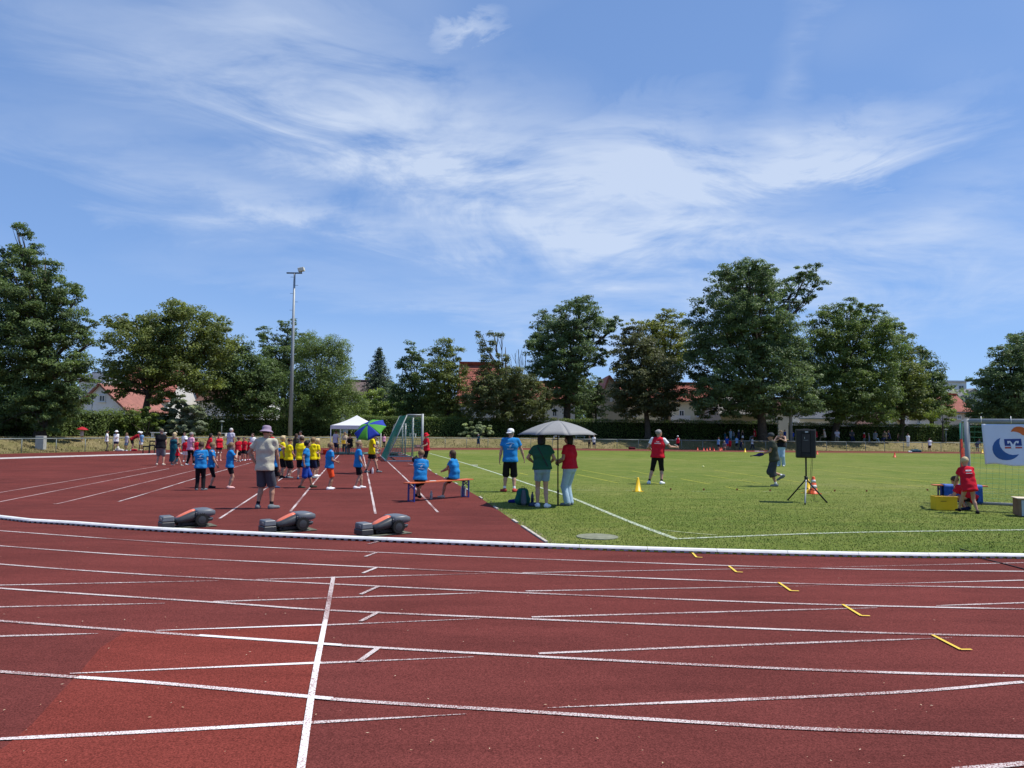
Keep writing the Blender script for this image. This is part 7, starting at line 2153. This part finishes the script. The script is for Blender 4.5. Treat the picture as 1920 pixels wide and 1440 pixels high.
for s in range(4):
    a, b = Vector(V[s]), Vector(V[(s + 1) % 4])
    MB().bar((a.x, a.y, ez - 0.11), (b.x, b.y, ez - 0.11), 0.008, 0.24).build('valance', MATT, tent)
    MB().tube((a.x * 0.98, a.y * 0.98, 0), (a.x * 0.98, a.y * 0.98, ez - 0.02), 0.025, n=8).build('leg', MAT_WHITE, tent, True)
g = P(643, 853)
tbl = empty('scoring_table', g, 0.05, 'small brown folding table under the canopy tent', 'table')
MB().box((0, 0, 0.70), (0.75, 0.55, 0.03)).build('table_top', M((0.30, 0.16, 0.07), 0.5, 0.1, 6, 0, 0, 0.4, 'table_wood'), tbl)
for sx in (-1, 1):
    for sy in (-1, 1): MB().tube((sx * 0.33, sy * 0.22, 0), (sx * 0.33, sy * 0.22, 0.69), 0.02, n=6).build('leg', MAT_DARK, tbl)
o = empty('yellow_pack', g + Vector((0.02, 0, 0.716)), 0, 'yellow carton standing on the scoring table', 'carton'); MB().box((0, 0, 0.11), (0.22, 0.14, 0.22), taper=0.85).build('carton', MAT_YEL, o)
g = P(656, 852)
st_ = empty('stool', g, math.radians(35), 'dark stool under the seated woman at the table', 'stool')
MB().box((0, 0.0, 0.42), (0.38, 0.36, 0.04)).build('seat', MAT_DARK, st_)
for sx in (-1, 1):
    for sy in (-1, 1): MB().tube((sx * 0.16, sy * 0.15, 0), (sx * 0.16, sy * 0.15, 0.41), 0.015, n=6).build('leg', MAT_ALU, st_)
g = P(610, 852.5)
o = empty('red_bucket', g, 0, 'red bucket standing on the run-up left of the tent', 'bucket'); MB().lathe((0, 0, 0), [(0.13, 0), (0.17, 0.30), (0.175, 0.31)], 14).build('pail', MAT_REDP, o, True)
# green landing mat strip behind the run-up
a = P(675, 852.5); b_ = P(722, 848.0); a2 = P(600, 853.0)
mat_o = empty('jump_mat', ((a2.x + b_.x) / 2, a.y + 1.3, 0.006), 0.02, 'flat grey green mat lying across the end of the run-up', 'mat')
MB().box((0, 0, 0.04), ((b_.x - a2.x) * 1.05, 2.6, 0.08)).build('mat_body', M((0.14, 0.22, 0.18), 0.9, 0.15, 3, 0.1, 0, 0.1, 'mat_green'), mat_o)

# ---------------- hurdles, benches, block at the far edges
def hurdle(label, px, py, w=0.85, h=0.55):
    g = P(px, py); r = empty('hurdle', g, 0.1, label, 'hurdle', 'low black hurdles at the left bend')
    for s in (-1, 1):
        MB().bar((s * w / 2, 0, 0.02), (s * w / 2, 0, h), 0.05, 0.04).build('upright', MAT_DARK, r)
        MB().bar((s * w / 2, -0.3, 0.02), (s * w / 2, 0.05, 0.02), 0.05, 0.04).build('foot', MAT_DARK, r)
    MB().box((0, 0, h), (w + 0.06, 0.03, 0.08)).build('crossbar', MAT_DARK, r)
hurdle('low black hurdle left of the man in the black polo', 273.5, 852.3, 0.34, 0.48)
hurdle('second low black hurdle beside the man in the black polo', 284.5, 852.3, 0.30, 0.55)
hurdle('taller black hurdle right behind the two low ones', 289, 850, 0.55, 0.75)
g = hit(73, 843.5)
cbk = empty('concrete_block', g, 0.1, 'pale concrete block standing on the grass behind the left fence', 'block')
MB().box((0, 0.2, 0.42), (0.50, 0.40, 0.86)).build('block_body', M((0.36, 0.36, 0.33), 0.9, 0.15, 4, 0.2, 0, 0.2, 'concrete_pale'), cbk, bevel=0.02)
def far_bench(label, px, py, w, h, mat):
    g = hit(px, py); r = empty('garden_bench', g, 0, label, 'bench', 'benches along the hedge')
    MB().box((0, 0, h), (w, 0.35, 0.06)).build('seat', mat, r)
    for s in (-1, 1): MB().box((s * w * 0.40, 0, h / 2), (0.07, 0.30, h)).build('leg', mat, r)
far_bench('white bench in front of the hedge between the goal posts', 774, 819.5, 0.62, 0.30, MAT_WHITE)
far_bench('white bench in front of the hedge behind the umbrella pole', 1043, 823.5, 0.55, 0.30, MAT_WHITE)
far_bench('grey bench in front of the hedge right of the umbrella pole', 1088, 823.5, 1.0, 0.30, MAT_FENCE)
far_bench('pale bench before the hedge above the man in the black polo', 297, 822, 1.1, 0.42, MAT_WHITE)
far_bench('white bench before the hedge behind the lavender polo', 418, 815.5, 0.6, 0.25, MAT_WHITE)

# ---------------- light masts
def mast(label, base, top, d, r0, arm=True):
    b = at(base[0], base[1], d); b.z = gz(b.x, b.y) - 0.02
    t = at(top[0], top[1], d)
    H_ = t.z - b.z
    r = empty('light_mast', b, 0, label, 'light mast', 'floodlight masts')
    MB().path([(0, 0, 0), (0, 0, H_ * 0.5), (0, 0, H_)], [r0, r0 * 0.72, r0 * 0.42], 14).build('mast_pole', M((0.30, 0.33, 0.35), 0.5, 0.08, 2, 0, 0.2, 0.4, 'mast_grey'), r, True)
    me_r = MB().bar((r0 * 0.3, 0, 0), (r0 + 0.16, 0, 0), 0.025).mesh('climbing_rung', MAT_DARK)
    for i in range(int(H_ / 0.75)):
        z = 1.6 + i * 0.75
        if z < H_ - 0.3: link_mesh('climbing_rung', me_r, None, r, (0, 0, z), (0, 0, math.pi * (i % 2)))
    return r, H_
dm = hit(544, 818.5).y
mr, mh = mast('tall grey floodlight mast left of centre with one lamp on top', (544, 818.5), (554, 512), dm, 0.20)
k_ = dm / F_PX
mb = MB(); mb.bar((-15 * k_, 0, mh), (14 * k_, 0, mh), 0.16, 0.10); mb.build('crossarm', MAT_GREYP, mr)
mb = MB(); mb.box((13 * k_, -0.1, mh + 0.30), (0.55, 0.42, 0.34), Matrix.Rotation(math.radians(-12), 3, 'Y')); lamp = mb.build('floodlight', M((0.62, 0.60, 0.50), 0.4, 0.08, 5, 0, 0, 0.5, 'lamp_housing'), mr, bevel=0.03)
mb = MB(); mb.bar((13 * k_, 0, mh + 0.02), (13 * k_, 0, mh + 0.16), 0.06); mb.build('bracket', MAT_GREYP, mr)
dm2 = hit(1483, 826).y
mr2, mh2 = mast('slim grey floodlight mast half hidden in the largest tree', (1483, 826), (1480, 566), 76.5, 0.17)
mb = MB(); mb.box((0.55, -0.3, mh2 + 0.05), (0.55, 0.40, 0.16)); mb.build('floodlight', MAT_WHITE, mr2, bevel=0.03)
mb = MB(); mb.bar((-0.5, 0, mh2 - 0.05), (0.7, 0, mh2 - 0.05), 0.10); mb.build('crossarm', MAT_GREYP, mr2)
def lantern(label, px, py, tp, d):
    b = at(px, py, d); b.z = gz(b.x, b.y); t = at(px, tp, d).z - b.z
    r = empty('street_lamp', b, 0, label, 'street lamp', 'path lamps behind the hedge')
    MB().tube((0, 0, 0), (0, 0, t), 0.05, 0.04, n=8).build('lamp_post', MAT_FENCE, r, True)
    MB().lathe((0, 0, t), [(0.06, 0), (0.22, 0.06), (0.22, 0.10), (0.05, 0.16)], 12).build('lamp_head', MAT_FENCE, r, True)
lantern('slim lamp post in front of the white gabled house', 171, 806, 748, 62)
lantern('slim lamp post before the hedge left of the banner goal', 1774, 832, 807, 79)
lantern('thin post standing left of the lavender polo at the hedge', 415, 818, 792, 66)
# ================================================================== HOUSES BEHIND THE TREES
def wall_mat(c): return M(c, 0.9, 0.07, 1.2, 0.05, 0, 0.2, 'render_wall')
def roof_material(c):
    key = ('roof', c)
    if key in _mc: return _mc[key]
    m, nt, b = nodes_of('roof_tiles')
    n1 = noise(nt, 1.5, 5, 0.6); n2 = noise(nt, 9.0, 3, 0.6)
    col = ramp(nt, n1, [(0.3, tuple(x * 0.75 for x in c)), (0.7, tuple(min(1, x * 1.2) for x in c))])
    g = ramp(nt, n2, [(0.3, (0.75, 0.75, 0.75)), (0.7, (1.15, 1.15, 1.15))])
    nt.links.new(mixrgb(nt, 0.8, col, g, 'MULTIPLY'), b.inputs['Base Color'])
    b.inputs['Roughness'].default_value = 0.85
    _mc[key] = m
    return m
MAT_GLASS = M((0.035, 0.045, 0.055), 0.12, 0.2, 2, 0, 0, 0.6, 'window_glass')
MAT_FRAME = M((0.72, 0.72, 0.70), 0.5, 0.05, 5, 0, 0, 0.4, 'window_frame')

def window(parent, x, z, w, h, y, frame=MAT_FRAME):
    """window set in the wall plane y (facing -Y)"""
    mb = MB()
    t = 0.09
    mb.box((x, y - 0.03, z + h / 2 - t / 2), (w, 0.10, t)); mb.box((x, y - 0.03, z - h / 2 + t / 2), (w, 0.10, t))
    for s in (-1, 1): mb.box((x + s * (w / 2 - t / 2), y - 0.03, z), (t, 0.096, h - 2 * t))
    mb.box((x, y - 0.028, z), (0.06, 0.08, h - 2 * t))
    f = mb.build('window', frame, parent)
    MB().box((x, y - 0.005, z), (w - 2 * t, 0.04, h - 2 * t)).build('pane', MAT_GLASS, f)
    MB().box((x, y - 0.08, z - h / 2 - 0.04), (w + 0.16, 0.18, 0.06)).build('sill', frame, f)

def house(label, px0, px1, py_eave, py_ridge, d, depth, gable_front, wc, rc, wins, cat='house', ridge_px=None, over=0.35, rows=True, zb=None):
    """gable_front: the gable faces the camera, otherwise the long roof slope does"""
    a, b = at(px0, py_eave, d), at(px1, py_eave, d)
    mx, w = (a.x + b.x) / 2, abs(b.x - a.x)
    z0 = BANK_H if zb is None else zb
    ez_ = a.z - z0
    r = empty('house', (mx, d, z0), 0, label, cat, 'houses behind the sports ground')
    wm, rm = wall_mat(wc), roof_material(rc)
    if gable_front:
        rx_ = (at(ridge_px, py_ridge, d).x - mx) if ridge_px else 0.0
        rz2 = at(px0, py_ridge, d).z - z0
        mb = MB(); mb.prism([(-w / 2, -0.6), (w / 2, -0.6), (w / 2, ez_), (rx_, rz2), (-w / 2, ez_)], depth, (0, depth / 2, 0), (1, 0, 0), (0, 0, 1)); mb.build('wall', wm, r)
        for s, ex_ in ((-1, -w / 2), (1, w / 2)):
            v = Vector((ex_ - rx_, 0, ez_ - rz2)); v2 = v.normalized(); e = Vector((rx_, 0, rz2 + 0.12)) + v + v2 * 0.5
            rp = MB()
            p0, p1 = Vector((rx_, 0, rz2 + 0.13)), e
            nn = Vector((-v2.z, 0, v2.x)) * (0.09 if v2.x > 0 else -0.09)
            vs = []
            for y in (-over, depth + over):
                for q in (p0, p1):
                    vs += [(q.x + nn.x, y, q.z + nn.z), (q.x - nn.x, y, q.z - nn.z)]
            rp.add(vs, [(0, 2, 3, 1), (4, 5, 7, 6), (0, 4, 6, 2), (1, 3, 7, 5), (0, 1, 5, 4), (2, 6, 7, 3)])
            rp.build('roof', rm, r)
    else:
        rz2 = at(px0, py_ridge, d + depth / 2).z - z0
        mb = MB(); mb.prism([(0, -0.6), (depth, -0.6), (depth, ez_), (depth / 2, rz2), (0, ez_)], w, (0, 0, 0), (0, 1, 0), (0, 0, 1)); mb.build('wall', wm, r)
        rl = r
        for s in (0, 1):
            y_e, y_r = (-0.45 if s == 0 else depth + 0.45), depth / 2
            dz_ = (rz2 - ez_) / (depth / 2) * 0.45
            p0, p1 = Vector((0, y_e, ez_ - dz_ + 0.10)), Vector((0, y_r, rz2 + 0.12))
            mb = MB()
            nrow = 16 if s == 0 else 1
            for i in range(nrow):
                q0, q1 = p0.lerp(p1, i / nrow), p0.lerp(p1, (i + 1.08) / nrow)
                up_ = Vector((0, 0, 0.0))
                vs = [(-w / 2 - over, q0.y, q0.z + 0.055), (w / 2 + over, q0.y, q0.z + 0.055), (w / 2 + over, q1.y, q1.z), (-w / 2 - over, q1.y, q1.z), (-w / 2 - over, q0.y, q0.z - 0.06), (w / 2 + over, q0.y, q0.z - 0.06), (w / 2 + over, q1.y, q1.z - 0.1), (-w / 2 - over, q1.y, q1.z - 0.1)]
                mb.add(vs, [(0, 1, 2, 3), (7, 6, 5, 4), (0, 4, 5, 1), (1, 5, 6, 2), (2, 6, 7, 3), (3, 7, 4, 0)])
            mb.build('roof', rm, r)
        MB().box((0, -0.50, ez_ - 0.06), (w + 2 * over, 0.14, 0.12)).build('gutter', MAT_FENCE, r)
    for wx, wy, ww, wh in wins:
        q = at(wx, wy, d)
        window(r, q.x - mx, q.z - z0, ww * d / F_PX, wh * d / F_PX, 0.0)
    return r, mx, w, ez_, z0

RED, RED2, BRN = (0.30, 0.085, 0.055), (0.36, 0.12, 0.085), (0.20, 0.10, 0.075)
house('white gabled house behind the hedge at left', 142, 236, 768, 722, 78, 9, True, (0.76, 0.76, 0.76), (0.30, 0.12, 0.09), [(192, 747, 12, 13), (167, 775, 13, 9), (214, 778, 11, 10)], ridge_px=188)
r_, mx, w, ez_, z0 = house('house with a red tiled roof beside the white gable', 214, 315, 748, 690, 92, 9, False, (0.66, 0.64, 0.60), RED2, [(250, 762, 12, 12), (285, 762, 12, 12)])
dq = at(239, 737, 91.0)
dm_ = empty('dormer_window', (dq.x, 92.0, dq.z - 0.6), 0, 'small dormer with bluish panes on the red roof at left', 'dormer')
MB().box((0, 0.6, 0.65), (1.2, 2.2, 1.3)).build('cheek', wall_mat((0.6, 0.6, 0.6)), dm_); window(dm_, 0, 0.7, 0.95, 0.9, -0.5)
house('white house glimpsed above the yellowish tree on the left', 148, 186, 712, 700, 100, 8, False, (0.70, 0.70, 0.70), (0.30, 0.31, 0.33), [(172, 722, 9, 7)])
house('long white house low behind the dark tree left of the light mast', 372, 486, 752, 728, 98, 9, False, (0.72, 0.72, 0.70), BRN, [(388, 774, 7, 12), (404, 774, 7, 12), (425, 774, 9, 10), (446, 774, 9, 10), (466, 774, 9, 12)])
house('pale house low behind the feathery tree and spruce', 640, 690, 742, 716, 105, 9, False, (0.66, 0.66, 0.66), (0.22, 0.16, 0.14), [(662, 755, 8, 9)])
house('white house with steep red roof left of the weeping beech', 860, 928, 752, 686, 100, 11, False, (0.62, 0.64, 0.66), RED, [(880, 772, 9, 14), (905, 772, 8, 12), (869, 772, 6, 12)])
house('cream house with red roof between the beech and the big open tree', 935, 1078, 750, 718, 104, 10, False, (0.70, 0.68, 0.62), RED, [(1040, 774, 9, 14), (1065, 770, 9, 12), (1010, 772, 9, 12), (985, 772, 8, 12)])
r_, mx, w, ez_, z0 = house('cream apartment house with red roof behind the dark maple', 1150, 1345, 750, 720, 102, 11, False, (0.64, 0.60, 0.44), RED, [(1190, 775, 9, 13), (1250, 775, 9, 13), (1278, 775, 10, 12), (1310, 775, 9, 13), (1205, 756, 8, 9), (1300, 756, 8, 9)])
house('plain beige gable end left of the cream apartment house', 1126, 1178, 752, 706, 96, 10, True, (0.46, 0.42, 0.36), RED2, [(1146, 748, 4, 9), (1157, 748, 4, 9)], ridge_px=1142)
bq = at(1268, 779, 101.2)
bal = empty('balcony', (bq.x, 101.0, bq.z - 0.9), 0, 'white balcony on the cream apartment house', 'balcony')
MB().box((0, 0.0, 0.45), (3.6, 0.10, 0.9)).build('parapet', MAT_WHITE, bal); MB().box((0, 0.5, 0.0), (3.6, 1.0, 0.12)).build('slab', MAT_WHITE, bal)
house('grey rendered house end behind the largest trunk', 1352, 1428, 776, 742, 92, 9, False, (0.40, 0.38, 0.36), (0.26, 0.24, 0.22), [])
house('white house with small window right of the largest trunk', 1428, 1482, 768, 752, 95, 9, False, (0.70, 0.70, 0.68), BRN, [(1452, 785, 8, 12)])
house('long low white building behind the right hand trees', 1500, 1655, 784, 772, 104, 9, False, (0.74, 0.74, 0.73), (0.3, 0.3, 0.3), [(1560, 796, 8, 6), (1600, 796, 8, 6)])
house('white gabled house with dark window behind the right trees', 1645, 1690, 794, 776, 98, 8, True, (0.72, 0.72, 0.72), BRN, [(1661, 795, 6, 9)], ridge_px=1664)
house('white house low between the dark drooping tree and small bright tree', 1705, 1752, 780, 762, 104, 8, False, (0.72, 0.70, 0.68), RED, [(1722, 790, 7, 10)])
house('house with orange red roof left of the far right tree', 1776, 1822, 772, 742, 112, 9, False, (0.50, 0.44, 0.38), RED2, [(1798, 782, 8, 8)])
house('grey gable peeking over the orange roof at right', 1800, 1845, 746, 730, 125, 9, True, (0.52, 0.54, 0.56), (0.25, 0.24, 0.24), [], ridge_px=1826)
# far apartment block
q0, q1 = at(1776, 716, 170), at(1812, 716, 170)
ab = empty('apartment_block', ((q0.x + q1.x) / 2, 170, BANK_H), 0, 'distant white flat roofed apartment block above the right houses', 'building', 'houses behind the sports ground')
hz = q0.z - BANK_H; wz = q1.x - q0.x
MB().box((0, 5, hz / 2), (wz, 10, hz)).build('wall', wall_mat((0.72, 0.73, 0.75)), ab)
MB().box((0, 5, hz + 0.15), (wz + 0.8, 10.8, 0.3)).build('roof', wall_mat((0.6, 0.6, 0.62)), ab)
for fl_ in range(3):
    for cx_ in (-0.28, 0.22):
        window(ab, cx_ * wz, hz - 1.6 - 3.0 * fl_, wz * 0.28, 1.7, 0.0, MAT_FRAME)
# darker gardens and trees closing the view behind the houses
nt_ = 110000
xx = RNG.uniform(-170, 210, nt_); yy = RNG.uniform(122, 150, nt_)
hmax = 6.0 + 1.6 * np.sin(xx * 0.21) + 1.2 * np.sin(xx * 0.53 + 1) + 0.8 * np.sin(xx * 1.3)
zz = BANK_H + hmax * RNG.uniform(0.0, 1.0, nt_) ** 0.55
rt2 = empty('far_wood', (0, 135, BANK_H), 0)
cl = np.c_[xx, yy - 135, zz - BANK_H]
out = np.tile([0, -0.7, 0.5], (nt_, 1))
tt = 0.5 + 0.2 * np.sin(xx * 0.8) + RNG.normal(0, 0.2, nt_)
fw_o = leaf_cloud('far_wood_foliage', cl, out, 1.0, LEAF['deep'], tt, None)
fw_o.location = (0, 135, BANK_H)
bpy.data.objects.remove(rt2)
tag(fw_o, 'dark band of distant trees closing the view behind the houses', 'trees', kind='stuff')
